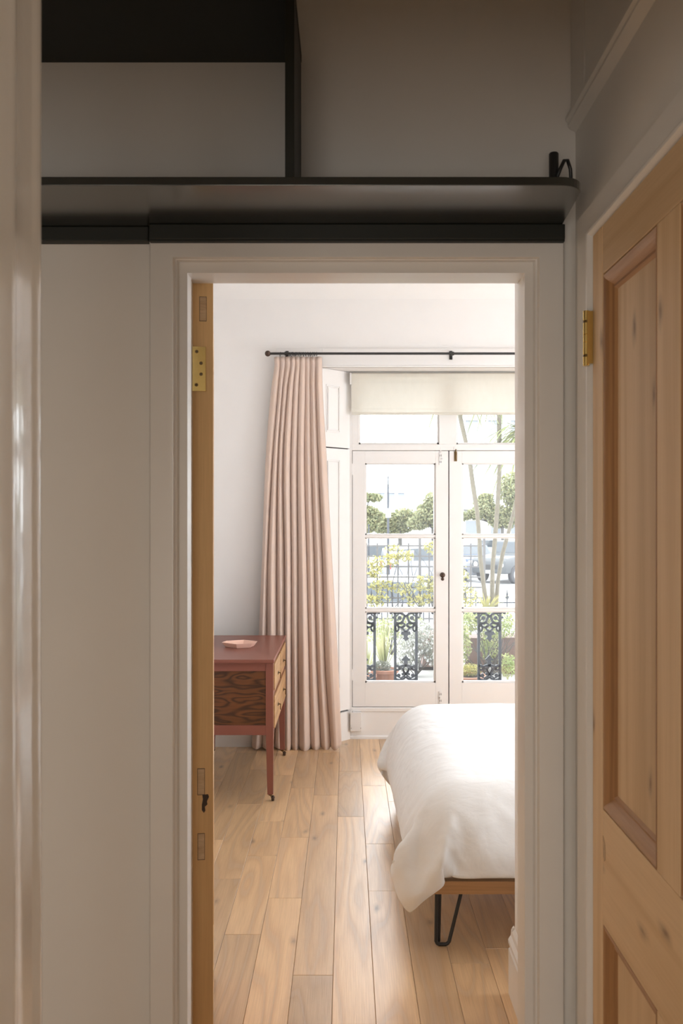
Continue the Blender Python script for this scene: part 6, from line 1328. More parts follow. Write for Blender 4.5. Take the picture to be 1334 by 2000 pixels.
45,-1,1,0,-1,1,-3,0,3,-1,1,0,0,-1,1,0,0,0,0,1,-1,0,0,-1,0,1,0,-1,1,0,-1,0,0,1,-1,0,0,1,0,-1,1,0,-1,0,0,1,0,-1,0,0,0,1,-1,1,-1,1,-3,2,0,0,-1,1,0,-1,0,1,-2,0,3,1,-9,8,-1,-1,0,0,0,0,-1,
45,0,-3,2,1,0,0,-1,-4,1,3,1,-1,2,-1,0,0,1,-1,0,1,-1,0,0,0,-1,0,1,0,-1,1,-1,0,0,1,0,0,-1,0,1,0,-1,0,1,0,-1,0,0,0,0,0,0,0,-1,2,-3,2,1,-1,-1,2,-1,0,1,0,-5,2,1,-1,-7,7,1,-2,1,1,0,0,0,0,
45,-3,3,-5,5,0,-1,1,-1,0,-4,0,5,-1,1,0,1,0,-1,0,0,0,-1,1,0,0,0,0,-1,1,0,0,0,-1,0,0,0,1,-1,0,0,1,-1,0,0,0,0,0,1,0,-1,0,1,0,-2,1,0,0,0,1,-2,1,1,-1,-4,1,2,-4,2,3,-2,1,0,0,-1,1,0,0,0,
45,0,0,2,-6,3,1,-3,3,-7,5,2,-2,1,0,2,1,0,-1,0,-1,1,-1,0,-1,1,-2,1,1,0,-1,1,-1,1,0,0,0,-1,1,0,-1,0,1,0,-1,1,-1,1,-1,0,0,0,0,-1,0,2,-1,0,0,-1,2,-5,0,2,-2,4,0,-3,0,4,-2,0,1,-1,0,0,0,0,0,
2,43,-1,0,0,-29,24,6,-3,1,2,-1,-2,2,0,1,0,0,1,0,-1,-1,1,0,1,-1,1,-1,0,-1,-1,2,0,-1,1,-1,0,1,-1,0,0,2,-1,-2,1,0,1,-1,1,-1,0,1,-1,1,0,-1,0,0,0,0,-2,2,0,-4,4,0,-1,2,-2,-3,2,-3,6,-2,0,-1,1,0,0,
24,-52,29,21,-10,32,-18,-1,8,11,-2,-1,0,2,4,-2,0,2,-1,-1,0,0,0,-1,0,0,1,-2,-1,3,2,-5,4,0,-1,0,-2,-1,3,-1,-1,0,0,1,0,-1,1,-1,1,1,-1,0,0,0,0,0,-1,1,0,0,0,-2,-1,4,-1,-3,0,2,-1,0,3,-2,-1,1,0,0,-1,1,0,
43,-26,-12,-24,37,26,-3,-9,9,3,-2,-5,6,-5,3,3,0,-2,1,0,-1,0,-1,4,-3,0,-1,2,2,-6,2,3,-5,2,0,-2,6,1,-6,5,1,-2,1,0,-1,1,-5,5,-4,2,3,-1,-1,1,-1,-3,4,-3,3,-4,0,3,-2,2,0,0,1,-1,1,-2,1,-1,-1,1,0,0,0,-1,1,
20,1,-21,16,8,-28,12,34,-22,2,12,7,-12,11,0,2,-2,2,-1,1,0,-1,0,-6,9,-3,1,0,-4,5,-3,-2,4,-3,1,4,-4,-3,5,-5,-2,2,0,-3,3,-3,9,-8,7,-7,2,-3,4,-1,0,6,-1,2,-5,4,-3,2,1,0,1,-6,-1,4,-3,6,0,0,-3,2,0,0,0,0,-1,
-31,50,-1,4,-14,15,4,-7,21,1,-17,1,11,3,1,-6,5,0,-3,0,0,0,2,0,-9,13,-6,-3,7,-5,1,4,-6,3,-3,0,3,2,-4,-2,9,-7,-2,6,0,0,-2,-1,-5,10,-5,3,-6,0,8,-6,-1,-3,10,-4,9,-3,1,-14,2,12,-2,-3,5,-2,0,0,-1,1,0,0,0,0,0,
29,10,2,-1,0,0,-4,1,-5,-10,15,5,-6,3,-16,16,-5,7,-8,3,-4,5,-6,6,-2,-4,11,1,-11,9,-4,-1,8,-7,3,-4,-3,-3,10,4,-10,0,3,-3,-4,8,-7,8,0,-7,-1,0,7,1,-3,-3,5,7,-15,9,-9,0,-3,15,2,-5,3,2,0,0,-1,1,1,-3,1,0,0,0,0,
34,-22,26,1,1,-3,1,-14,1,14,-16,0,18,-28,24,-7,10,-29,24,-10,11,-13,15,-12,13,-14,4,-5,17,-11,12,-5,-5,11,-7,2,-2,5,-10,4,0,9,-3,0,-1,-9,7,-6,-1,6,3,0,-2,-3,-4,10,-11,-2,7,-5,5,3,5,-3,0,4,1,-3,3,-1,-1,-1,-1,2,-1,1,0,0,0,
-45,38,16,22,-6,3,4,2,-7,-3,6,10,-32,29,4,-1,-44,32,-11,18,-19,16,-18,22,-17,17,-17,17,-18,22,-13,14,-3,-6,12,-3,-1,-5,6,-12,5,-5,-1,4,1,8,-11,5,4,-6,4,-4,-1,4,-1,-3,7,-1,2,2,1,1,0,-1,0,-2,2,2,-8,6,-4,2,5,-3,0,-1,1,0,0,
24,3,-1,0,8,-3,-15,3,11,-9,18,-32,32,2,-3,-50,41,-15,15,-15,15,-4,0,-17,28,-21,17,-1,2,-15,21,-16,19,-2,-4,8,0,0,-9,9,0,-3,3,-7,7,-9,7,0,-5,1,-6,6,1,-1,3,1,1,2,-1,0,-3,0,0,0,0,0,-1,-1,6,-6,6,-1,-3,2,0,0,-1,1,0,
25,-1,4,-19,11,5,-4,0,1,18,-31,28,3,-1,-33,-6,-1,20,-5,6,-3,4,5,-5,-9,27,-20,4,2,1,-10,25,-10,9,-7,-2,10,-2,7,-9,-2,8,-5,5,-8,7,-1,-2,6,-2,2,0,-1,0,1,-1,0,-2,0,0,2,-1,1,0,-1,2,-3,3,-3,2,-1,1,-1,0,0,0,0,-1,0,
26,-1,-12,16,-14,9,0,10,5,-28,24,4,-1,-17,-17,-2,15,-7,3,-3,20,-8,-5,10,-16,4,22,-22,18,3,-12,-11,12,-5,23,-1,-5,-1,2,8,-2,-7,7,-3,2,-2,3,2,-6,6,0,-2,0,1,-2,1,-1,1,1,0,-1,1,-2,0,2,-3,3,-2,2,-1,0,0,0,-1,0,0,0,0,0,
26,1,1,1,6,-22,24,1,-23,18,6,-2,-4,-44,11,2,7,9,-5,10,-17,10,15,-12,-1,-9,11,17,-24,10,5,6,-20,9,2,-4,11,12,-2,-6,4,6,-4,3,0,0,-3,2,1,-5,1,3,1,0,-1,0,1,0,-2,0,1,0,1,1,-2,1,-1,1,-1,0,-1,0,-1,1,0,0,0,0,0,
27,-1,7,-4,-9,17,-2,-18,14,8,-7,5,-34,-6,4,1,3,-4,12,-7,17,-13,5,13,4,-21,1,5,17,-23,18,-6,9,-9,-12,16,-4,2,5,11,-1,-7,9,-2,4,-2,2,-3,2,2,-2,0,1,-1,2,0,-3,2,1,1,-2,1,-2,-1,2,0,1,-1,0,0,-1,0,2,-2,0,0,0,0,0,
27,-1,1,2,7,-5,-2,-1,11,-9,8,-19,-28,26,-29,11,4,11,-3,10,-13,7,1,-5,10,10,-29,-1,14,19,-25,8,6,7,-4,-13,6,-10,9,-5,18,10,-4,5,0,3,-1,0,0,0,-2,4,-1,0,-1,0,2,-2,1,-2,1,-1,1,1,-1,0,-1,1,0,-1,1,-1,-1,1,0,0,0,0,0,
29,-1,-5,3,-2,5,-9,19,-8,6,-17,-36,8,-16,45,-7,-16,-3,3,18,-7,7,-5,11,-3,-10,18,-17,-8,9,20,-21,-5,0,18,7,-13,12,-5,-1,-17,14,3,0,-5,5,4,-3,8,5,5,-12,8,4,2,-1,-1,-4,-6,5,1,-7,3,1,-2,0,1,5,3,2,0,-1,0,-1,0,1,0,0,0,
29,0,3,-7,7,-3,9,-13,6,-14,-42,8,-3,-4,32,9,5,2,-4,-26,17,-3,-6,3,-11,27,-16,21,-17,-12,10,19,-5,-10,-6,6,8,-9,-5,13,9,-24,2,1,14,-5,-2,19,-7,0,-1,12,-20,-5,4,5,5,7,5,-4,-3,6,-2,-4,8,4,-3,-7,-2,3,1,5,2,2,0,-1,0,0,0,
29,-2,-1,-16,6,-5,7,13,-39,-2,-8,-4,7,5,13,30,-29,5,-18,16,-5,-1,7,-15,16,-23,25,-5,15,1,-25,4,9,13,-8,-6,-5,16,3,-10,-4,11,2,-3,-7,4,5,-18,4,2,2,-5,15,4,-7,-5,-4,-1,4,2,7,4,4,6,-3,1,6,4,2,-1,1,-1,-1,0,0,0,0,0,0,
30,-35,13,11,-11,9,-4,-38,42,-38,16,15,-13,4,-4,13,11,-38,22,-14,-8,13,0,11,-10,5,-24,9,5,6,14,-9,-3,4,1,1,4,-12,-6,10,2,-2,-7,8,1,-1,4,6,3,-10,1,3,0,8,9,4,3,6,1,3,0,0,0,0,0,0,-1,1,0,0,0,-1,1,-1,0,0,0,0,0,
-38,41,-18,1,2,-3,0,33,-56,28,13,-9,2,19,-36,-3,1,16,-12,3,10,-8,2,3,12,15,13,-34,3,-6,-1,2,0,-7,-1,0,-1,4,6,-4,0,5,8,-2,2,6,-3,5,-2,12,1,5,2,-3,-2,2,4,-3,4,-1,2,2,2,3,-1,2,1,2,-1,0,0,0,-1,0,0,0,0,0,0,
199,21,25,29,30,33,35,35,34,42,-7,9,4,12,28,-28,-1,0,1,4,5,5,5,6,5,5,7,6,7,6,7,7,8,8,6,8,8,8,9,8,8,9,9,9,9,11,11,10,12,14,12,14,13,14,17,12,16,12,19,14,17,18,15,18,18,15,17,18,19,18,16,18,15,23,-6,10,3,1,-3,
24,13,-1,-13,-2,2,-9,-3,2,-5,32,-13,14,-4,-4,3,4,3,2,-1,0,-1,2,-1,0,0,-1,1,-1,2,-2,0,0,-2,5,-4,1,1,-3,1,1,-1,0,-2,1,-3,1,-2,-3,-6,0,-2,-1,-3,-5,3,-4,13,-9,5,-5,-2,-1,-2,-3,3,-4,1,1,-1,3,-2,4,-8,4,-8,-7,1,0,
32,-12,-1,15,-9,-5,7,3,-9,1,14,9,-20,4,4,10,-2,-1,4,1,-1,0,1,-2,2,1,1,-2,2,-6,5,-2,1,1,-5,3,-4,-1,5,-1,0,-1,-4,5,-1,-1,-10,8,-2,-7,1,-2,-1,1,0,-4,8,-25,2,-3,3,-3,3,0,0,-9,16,-8,-6,0,-4,2,-5,9,-10,-2,9,-7,3,
36,0,2,-10,7,-6,-1,-3,7,-11,-6,22,9,-1,-20,9,11,-5,4,0,1,0,-1,2,-4,-1,-4,6,-4,6,-10,1,-1,5,-3,7,1,0,-5,-2,-8,6,7,-12,6,0,4,-17,-2,18,-4,-1,-1,-1,-13,2,-10,16,2,-7,0,-6,-13,0,3,9,-11,6,6,-5,1,-1,3,-21,11,1,-3,8,-6,
36,0,-6,6,-1,-4,-2,0,-2,5,-4,5,10,-5,5,2,-12,12,-4,3,-4,4,-6,4,2,-1,-2,-3,4,0,-3,7,-2,-6,8,-18,6,-5,2,-2,8,-10,-6,19,-28,11,1,10,2,-12,-1,0,-1,-3,11,-6,-2,-15,6,-4,-9,6,16,-14,-4,-3,-4,-1,-5,2,-4,0,-3,27,-11,-3,5,-7,-7,
36,-2,2,-2,3,4,-10,0,0,-9,8,0,11,1,-7,9,0,-1,2,-1,-4,2,-2,0,-3,-1,10,-5,1,-8,12,-8,-1,3,-15,13,-6,9,-7,-1,3,-4,5,-29,6,-15,-6,-2,-1,1,-1,15,-1,-2,-7,18,-2,9,-22,16,-3,7,-13,16,-4,-2,0,-4,-2,-3,4,0,9,-19,13,-11,-5,2,8,
36,2,1,-5,1,-14,12,-3,-2,9,-15,5,-4,17,-4,7,1,1,-8,6,-2,2,-4,-7,4,9,-9,8,-10,7,-12,4,7,-18,12,5,-11,-4,5,8,-8,5,-31,19,-3,7,-9,3,-11,-2,-3,-14,2,16,5,-18,17,-12,12,2,10,-8,10,-20,15,-1,0,2,0,1,-5,-8,-13,2,-7,15,-4,-3,-10,
39,-13,6,2,-6,11,-14,3,2,0,-2,-6,14,1,6,-6,7,-6,7,-8,3,-7,11,-4,-1,-5,9,-13,2,-6,15,0,-18,15,-4,-2,10,-3,-3,-8,-10,-17,23,-12,14,-16,7,-3,15,-11,-4,-9,-4,-13,6,9,-18,23,6,-10,2,-1,-12,21,-13,0,-5,6,-5,6,4,7,-3,-4,-11,3,-3,-7,23,
42,-4,-5,4,1,0,-2,-8,-1,2,8,-12,-3,7,17,0,-18,12,-7,6,7,-2,-11,7,-2,4,-8,-6,5,11,-8,-15,10,6,4,-19,3,-12,-2,-9,2,12,-3,4,-3,9,8,-13,-7,5,4,7,-13,-6,-11,-10,0,-9,-1,15,-15,11,9,-6,2,3,4,-9,7,-5,-3,-13,7,11,11,-8,2,2,0,
45,-2,-10,0,3,2,3,-8,-2,-5,4,6,-14,3,-4,18,3,-4,7,-14,-2,8,3,-7,12,-24,1,13,7,-15,5,0,8,-10,-12,11,-16,13,-12,6,4,11,-7,2,1,4,-13,10,1,0,-11,-6,13,-1,7,-8,1,-16,-14,-22,10,-12,2,1,3,2,-1,4,-6,6,4,5,19,-22,16,-2,1,4,-14,
9,34,-10,2,-1,4,1,2,-14,6,-3,3,2,-12,12,-2,7,-1,-9,12,-6,-2,-2,13,-22,13,-1,1,-3,-3,-9,15,-19,0,11,-7,8,-8,16,-1,-2,-10,11,-1,1,-8,7,-3,-8,-1,15,-6,-5,11,-13,3,-6,15,2,-13,-11,-9,-11,-6,-8,-5,4,0,11,-10,3,13,1,4,-16,4,8,-7,-1,
22,-23,31,3,2,-1,-7,11,4,-21,0,9,3,-1,-3,-8,21,-13,8,-9,12,-13,13,-16,6,2,3,3,-15,12,2,-20,14,-5,-3,7,-3,7,-12,3,1,5,-5,-3,4,1,4,-8,11,2,-13,15,4,-10,3,1,2,-8,-2,7,-4,5,-12,3,-13,-9,-9,-2,-5,18,-4,-1,-3,7,-3,8,-25,16,7,
-23,9,10,9,12,-19,33,0,-6,18,-18,-6,9,5,-13,10,-9,15,-7,5,-9,11,-13,7,1,1,3,-13,5,-9,3,12,-1,4,-9,-4,9,-14,12,-3,4,-8,6,5,-12,3,-7,10,-4,0,4,-3,-6,-7,2,3,3,-11,10,-5,18,-20,21,-20,15,-10,11,-6,-17,-15,15,5,-25,10,6,-8,13,-11,2,
-23,19,-2,-9,1,17,-2,-4,31,-12,26,-16,-1,-8,11,-8,8,-5,2,-2,1,4,-4,0,8,0,-18,12,-3,9,-8,6,-5,-2,6,-1,-12,16,-5,3,-10,10,-8,-4,7,-5,9,-3,-3,-3,9,-17,11,-3,8,-15,0,16,-13,10,-8,-3,-11,18,-15,20,-28,9,16,-11,-16,6,13,-17,5,-2,6,-4,-3,
-12,0,0,0,0,18,-21,13,0,24,-2,18,-23,12,-8,4,-3,0,4,-1,2,-10,7,6,-13,-5,9,3,2,-4,3,-15,3,-1,7,-8,15,-6,-5,1,10,-6,5,2,-2,3,-9,-3,8,4,-15,16,-21,16,-14,18,-2,-7,3,-3,-17,31,-17,-9,5,1,1,-17,1,25,-15,-11,7,5,-2,-3,-3,-5,5,
-10,-2,1,10,-16,-2,19,4,-3,-18,6,5,34,-6,-5,-1,-1,0,1,0,-2,6,1,-13,7,2,9,-19,2,-3,11,0,0,3,-13,14,-10,-4,13,1,-7,2,-12,5,0,2,5,1,-8,-5,10,-11,18,-15,13,-11,-11,2,14,-17,15,-14,27,-4,-9,-1,7,-11,-8,-9,33,-5,-10,-17,2,-3,7,7,-7,
-9,3,-2,-11,18,2,1,-12,1,16,1,1,-20,8,15,-3,0,2,0,-1,5,-12,0,7,-1,5,-16,11,3,3,-14,8,-8,4,3,3,-6,11,-15,4,-7,0,20,-9,-1,-5,-7,7,-4,2,0,10,-12,17,-9,-11,9,5,-23,24,1,-3,-22,21,13,-12,-17,22,-3,-13,-1,-8,6,18,-14,1,3,-4,-1,
-8,0,1,6,1,-2,0,7,2,-3,-7,-1,13,-3,-9,9,-1,0,-1,0,-3,5,3,-5,0,-5,10,-1,-6,-5,4,-1,4,5,-2,-11,5,1,4,-9,15,-1,-16,-3,3,9,-4,-4,3,10,1,-18,17,-23,1,13,12,-20,18,-19,-3,1,18,-24,13,6,19,-25,3,4,-4,-4,-10,16,4,3,-13,3,4,
-5,0,-6,7,-1,2,1,9,-13,1,4,2,-6,4,2,-3,1,2,-1,1,-1,-1,-3,8,-2,0,-1,-7,5,2,4,5,-7,-12,10,9,4,-23,9,1,2,-9,4,14,-7,-10,14,4,0,-10,-13,20,-7,13,0,-1,-22,15,-14,21,-3,3,-10,-6,-16,-4,26,5,-7,-1,-5,5,13,-25,6,6,-6,15,-2,
-2,-6,6,2,0,2,-2,-11,14,-6,3,-2,6,-6,2,1,0,0,1,-1,-3,2,3,-6,10,-11,4,10,-11,1,-5,-6,16,3,-11,-4,-4,20,-12,-1,0,1,8,-16,8,1,-1,1,-8,-1,16,-14,-6,-2,13,-5,15,-13,14,-12,-8,10,-9,28,2,-2,-32,36,-9,9,-24,18,-22,9,7,-5,5,-9,2,
-1,-2,1,-1,1,-3,-2,5,0,7,-5,-1,1,2,-2,0,0,0,0,7,-6,4,-7,4,-9,19,-16,-6,18,2,-6,4,-5,-6,5,-5,0,-5,8,-2,-6,14,-4,-4,2,10,-5,-18,10,13,-17,8,9,-9,-14,15,-15,13,-10,0,17,-16,19,-12,-12,11,12,-29,39,-13,18,-30,20,-6,-11,2,0,-9,1,
-1,-1,0,0,-2,5,-3,6,-7,2,-1,4,-7,2,2,3,-3,0,1,-6,9,-4,4,-5,2,-5,8,1,-6,-4,3,7,-12,2,3,1,11,-1,-12,4,8,-13,-5,13,-6,-2,-5,21,-3,-11,2,6,-11,14,-8,5,8,-3,3,1,-21,16,-20,-3,8,-10,11,-2,-11,22,-17,30,-26,3,7,1,-7,11,-5,
-2,-1,1,0,-1,-1,8,-7,7,-4,0,-2,2,0,2,-4,2,0,-1,1,0,-5,1,10,-7,-6,13,-10,2,-4,14,-19,8,3,7,-5,-8,-2,10,4,-13,9,0,5,-3,-10,16,-15,8,-10,18,-16,1,2,2,-13,2,0,-3,0,27,-19,6,5,-5,-1,-17,8,4,-18,17,4,11,-11,1,-8,5,0,0,
-3,3,-1,0,2,-1,-5,5,-5,0,5,-1,5,-6,5,-4,8,-7,0,0,-1,7,1,-7,-2,9,-8,1,2,4,-14,9,2,7,-20,9,10,-2,5,-17,5,-4,10,-10,-1,10,-4,9,-20,16,-6,-1,7,-12,11,-3,0,5,-8,13,-23,6,11,-9,10,1,-9,11,-28,7,16,-12,-11,24,-16,9,9,1,5,
-3,5,-5,0,3,-3,4,-6,2,2,-1,3,-7,8,-2,-1,-1,2,1,-2,4,-8,4,-1,4,-1,-10,21,-7,-11,10,6,-9,-11,21,-5,-15,0,-4,20,-7,1,-5,8,10,-7,-19,6,4,-3,3,1,-5,19,-18,9,6,-18,10,-9,20,-13,-6,14,-11,9,9,-21,5,-5,-16,5,33,-26,17,-11,8,-4,-13,
-1,-3,3,0,-1,2,-4,2,3,-3,3,-5,5,-2,-4,8,-5,3,-1,1,5,-4,-4,5,-1,-7,5,-5,-3,9,-4,-4,9,5,-14,3,7,5,-8,-8,12,-6,7,-15,1,5,4,-9,18,-9,-8,15,-4,-1,12,-5,-19,11,11,-15,-12,27,-6,-13,4,-2,-9,12,11,-7,-2,6,-17,23,-19,19,-22,5,13,
-2,-1,1,0,0,-2,3,2,-6,5,-4,7,-5,4,2,-8,6,1,-3,-1,-5,6,0,-9,9,-2,10,-13,9,6,-11,-4,6,-5,12,-12,1,-3,8,8,-10,6,-11,15,-14,-1,15,-1,-17,17,-10,-6,12,-20,14,-14,12,18,-24,18,0,-19,17,1,-2,-5,-1,6,-12,9,8,-27,2,10,14,-15,4,12,-18,
-2,-1,1,0,0,0,0,2,2,-5,3,-5,7,-5,0,6,-5,-2,7,-3,6,-7,1,7,-11,13,-13,9,-9,2,0,3,-1,-3,-5,17,-12,8,1,-16,5,-1,3,-6,17,-8,-10,15,2,-18,21,0,-19,11,-15,16,1,-5,-4,-6,2,15,-18,2,3,-3,23,-16,2,5,-16,25,-15,1,-2,3,13,-20,6,
-3,2,1,-1,0,2,3,-5,-2,4,-2,0,-1,3,-1,-2,2,0,2,0,-10,12,-4,-6,13,-16,16,-6,5,-11,9,4,-8,0,2,-10,14,-13,5,3,2,3,2,0,-10,11,3,-24,20,6,-23,0,22,0,-12,9,0,-21,15,-3,-1,4,7,-9,9,3,-23,21,2,-22,16,-16,15,-6,-2,8,-14,7,12,
-3,3,-3,2,-1,2,-1,-2,2,-1,1,3,-2,0,-5,6,-4,9,-10,6,-2,0,1,-1,-7,16,-21,10,1,-2,-2,10,-5,7,-10,11,-8,13,-7,2,-2,-12,-1,8,4,-17,14,12,-30,7,17,-9,-4,-9,24,-7,-13,8,-1,1,2,-12,10,12,-3,-11,2,-11,4,27,-20,6,10,-23,8,0,-2,3,-3,
0,-4,3,-1,2,-1,-4,3,1,-1,1,0,0,4,-3,-1,-1,-2,7,-5,5,-5,-3,14,1,-13,7,-6,-8,19,-1,-13,5,-3,5,-9,3,-9,6,4,7,2,7,-22,2,17,-16,1,12,-9,3,11,-19,18,-19,5,15,-12,0,14,-10,-4,-10,11,-13,1,9,7,2,-18,26,-6,-20,21,-4,-20,11,0,-1,
-2,1,-1,1,-1,-1,2,5,-6,4,-3,-3,3,-4,11,-8,7,-4,-4,11,-13,6,3,-7,-8,12,-4,8,-6,-2,8,-14,4,9,-9,15,-12,8,-8,2,-13,14,-13,13,-1,-11,5,-5,7,2,-7,-4,21,-10,2,-14,-2,25,4,-23,19,5,0,-28,10,15,3,-23,0,6,-5,-4,23,-20,0,21,-1,-13,11,
-3,1,2,-1,0,-2,1,-4,10,-9,4,0,0,-1,-6,9,-2,2,1,-13,16,-8,4,-3,12,-10,4,-8,17,-12,-6,11,-4,-11,18,-17,19,-16,2,-3,7,-8,12,-1,-8,6,2,-5,7,2,-6,7,-18,-1,20,5,-13,-12,-2,20,-21,3,10,2,-2,-1,-11,14,-1,14,-24,20,-24,14,9,-7,-11,8,-14,
-2,3,-4,1,0,4,-4,2,-2,6,-3,1,-2,-3,5,-3,1,-2,-3,16,-14,5,-4,3,-5,5,-5,7,-9,6,-1,-4,6,13,-23,14,-10,15,1,-7,7,-1,-6,-8,3,9,-14,13,-15,11,1,2,11,-4,-15,-9,18,1,-1,-18,23,-16,-10,24,-11,-6,17,-6,0,-16,26,-20,20,-7,-9,-6,16,-6,5,
-2,-2,3,0,0,-3,7,-2,-4,-4,2,5,-3,0,7,-7,2,-3,14,-16,12,-9,5,-8,8,-5,6,-6,2,1,-6,16,-5,-12,12,-11,-1,7,-8,10,-11,-1,8,11,4,-8,10,-15,5,-17,14,-5,-8,10,-9,7,-6,0,12,-3,-12,21,-9,5,11,-15,-5,17,6,1,-25,19,-21,1,-5,16,-6,4,-11,
-1,-1,0,0,0,2,-5,6,0,2,0,-6,2,3,-9,9,-6,12,-15,11,-11,11,-9,10,-3,-3,-1,-2,6,0,7,-13,-6,8,-1,4,8,-11,1,-5,3,6,-12,5,-9,-1,-1,15,7,6,-7,-18,12,-11,13,-3,2,9,-20,10,2,3,9,-30,4,30,-1,-11,-11,-9,31,-15,8,-5,8,-19,1,-1,15,
-1,-1,1,0,-1,1,1,-3,-3,6,-6,6,-1,1,3,-1,-4,-3,8,-11,17,-4,-3,3,-11,3,6,-4,-8,12,-12,6,2,7,-8,10,-17,1,17,-6,1,-3,11,-13,15,-2,-2,-3,-7,-8,-7,27,-18,16,-9,12,-5,-11,15,-1,-7,-2,-16,28,-19,-16,-3,3,4,11,-3,-11,5,15,-5,1,-2,10,-13,
-2,1,-1,0,3,-2,0,3,2,-4,1,-2,-2,5,-7,3,3,0,-3,2,2,-11,17,-15,12,-6,-2,5,7,-12,9,-8,5,0,2,-11,13,-2,-17,14,-6,4,-13,24,-24,2,0,0,0,17,-6,-11,13,-9,7,2,1,5,-21,4,14,-21,26,-24,22,-9,8,-2,-8,7,-20,12,17,-19,9,6,-3,-8,3,
-2,1,0,0,-1,-1,3,-8,3,-1,6,-3,4,-4,9,-10,1,4,-7,18,-16,11,-14,3,5,2,-2,-2,2,-4,4,1,2,-15,6,12,-14,2,17,-5,0,-9,8,-20,26,-2,2,-8,-4,-9,19,3,-3,-13,15,-10,0,-3,0,-2,-7,20,-20,9,-6,18,-18,-1,9,-9,6,0,-4,11,-12,-1,3,15,0,
-3,1,2,-1,-1,1,1,0,3,-4,3,-5,2,3,-10,14,-1,-7,9,-12,-2,13,3,-6,-2,1,-5,5,1,-11,4,9,-10,6,5,-4,-2,5,-13,-2,3,11,-9,3,-7,9,-12,18,9,-5,-6,-13,-2,22,-22,-3,1,0,19,10,-1,-20,5,10,-1,-19,11,16,6,-4,-11,5,-20,14,-4,-3,11,-20,-2,
-1,4,-5,1,-1,2,0,0,-2,3,-4,1,2,-2,5,-7,1,0,0,6,-5,-1,-4,9,-12,5,16,-4,-11,17,-9,-9,9,4,-15,2,7,-6,2,0,2,-6,5,8,-7,-9,11,-10,3,-5,-4,11,9,-16,15,-9,13,3,0,-18,-10,27,0,-21,3,14,16,-17,-16,7,17,-15,16,-29,12,1,1,-4,8,
-2,-1,3,-2,1,0,-2,0,1,1,1,5,-5,-1,-3,6,-3,2,3,-14,22,-21,13,-3,2,1,-15,7,3,-9,2,9,2,-11,20,-18,10,1,0,3,-4,-2,6,-14,2,2,11,-7,-13,20,2,-13,-4,14,-7,1,-10,-1,-8,23,-6,-16,6,27,2,-2,-27,3,25,-13,-10,20,-24,15,1,4,-22,12,0,
-1,0,-3,3,0,0,-4,8,-5,2,-4,-3,6,-6,14,-10,8,-7,4,-3,-3,2,5,-1,-2,2,1,-2,-2,1,8,-10,-6,7,-10,15,-6,-4,-1,4,-1,14,-17,17,-1,6,-22,1,6,-4,-6,11,-2,-9,1,22,-6,-4,0,-19,33,4,3,-34,5,-9,12,14,-10,13,2,-11,6,-14,-6,2,16,-9,-6,
-1,-4,4,1,-1,-2,5,-4,1,0,4,0,-6,9,-9,-2,8,0,-12,12,-7,17,-16,-4,12,-4,-3,1,-2,11,-15,15,-8,1,0,-1,7,-5,10,-2,6,-27,21,-16,-2,-7,14,1,9,-16,12,-5,11,-3,0,-20,3,2,4,18,-11,-15,-1,23,-20,7,1,-11,6,-13,-3,2,7,23,-2,-1,-16,18,-10,
-1,4,-4,-3,3,3,-6,2,-1,2,-2,-1,4,-8,11,1,-10,5,1,5,-9,-7,11,4,-5,-2,6,-5,11,-19,19,-11,6,-7,8,-9,-6,11,-11,-6,0,21,-15,7,3,0,10,-2,-11,16,-18,12,-17,10,4,6,-10,6,13,-15,-18,14,-12,-7,29,4,-1,-2,-27,27,3,2,-22,0,5,-2,16,-13,6,
-2,0,4,-3,-2,1,0,1,0,3,-2,2,-5,6,-8,7,-5,3,0,-2,4,-2,3,4,-6,-1,-1,2,-12,19,-12,-3,10,3,-5,-5,6,5,-3,-1,0,-7,12,0,-9,1,-4,-3,1,4,2,-7,6,1,-15,8,16,4,-25,-4,7,-1,12,8,-27,-5,1,15,21,-29,5,7,6,-7,-7,1,-6,11,10,
2,1,-7,2,1,-1,3,-4,3,-7,4,-1,7,-4,1,-1,1,-3,5,-2,0,3,-9,-1,-2,14,-3,-6,5,0,-1,4,-12,12,-1,-2,7,-9,-4,7,-4,5,-12,3,13,-5,-10,13,-5,-11,12,1,7,-15,19,2,-5,-28,11,11,5,2,-10,1,11,-12,-4,-14,-7,20,0,-4,22,-4,-6,-1,11,-10,-13,
-3,-3,3,1,1,-2,2,0,-2,3,-4,5,-3,2,-6,7,0,0,-1,1,-3,5,-8,8,6,-20,15,-3,2,1,-5,0,2,0,1,11,-18,-5,9,3,-1,-1,2,-4,5,6,1,-11,3,8,-10,1,-6,19,-13,-16,-3,26,0,-14,0,-1,15,-19,-2,17,0,6,-6,2,-3,-5,0,-8,18,-2,-11,-2,8,
-5,1,2,-1,-1,3,-2,2,4,-6,6,-2,-1,-5,13,-10,4,-5,8,-9,9,-8,6,-4,-2,9,-6,6,-8,-9,12,-6,10,-15,-2,5,2,18,-5,-11,10,-12,12,3,-13,3,-8,3,6,-10,23,-1,-2,-23,0,17,5,-19,6,6,0,-7,-8,15,-1,0,3,-17,10,-9,7,9,-21,26,-22,7,0,15,-1,
-3,-1,0,3,2,-4,2,-1,-1,2,-3,1,-2,8,-5,0,1,5,-9,3,9,-8,-1,7,-9,4,0,-3,1,0,0,13,-12,12,-4,0,-7,-5,11,-7,-7,23,-10,-14,17,-19,9,9,8,2,-25,-1,-6,11,16,-21,1,17,-15,8,-5,3,0,-3,6,-11,5,7,13,-10,-18,0,9,1,12,-11,4,-15,1,
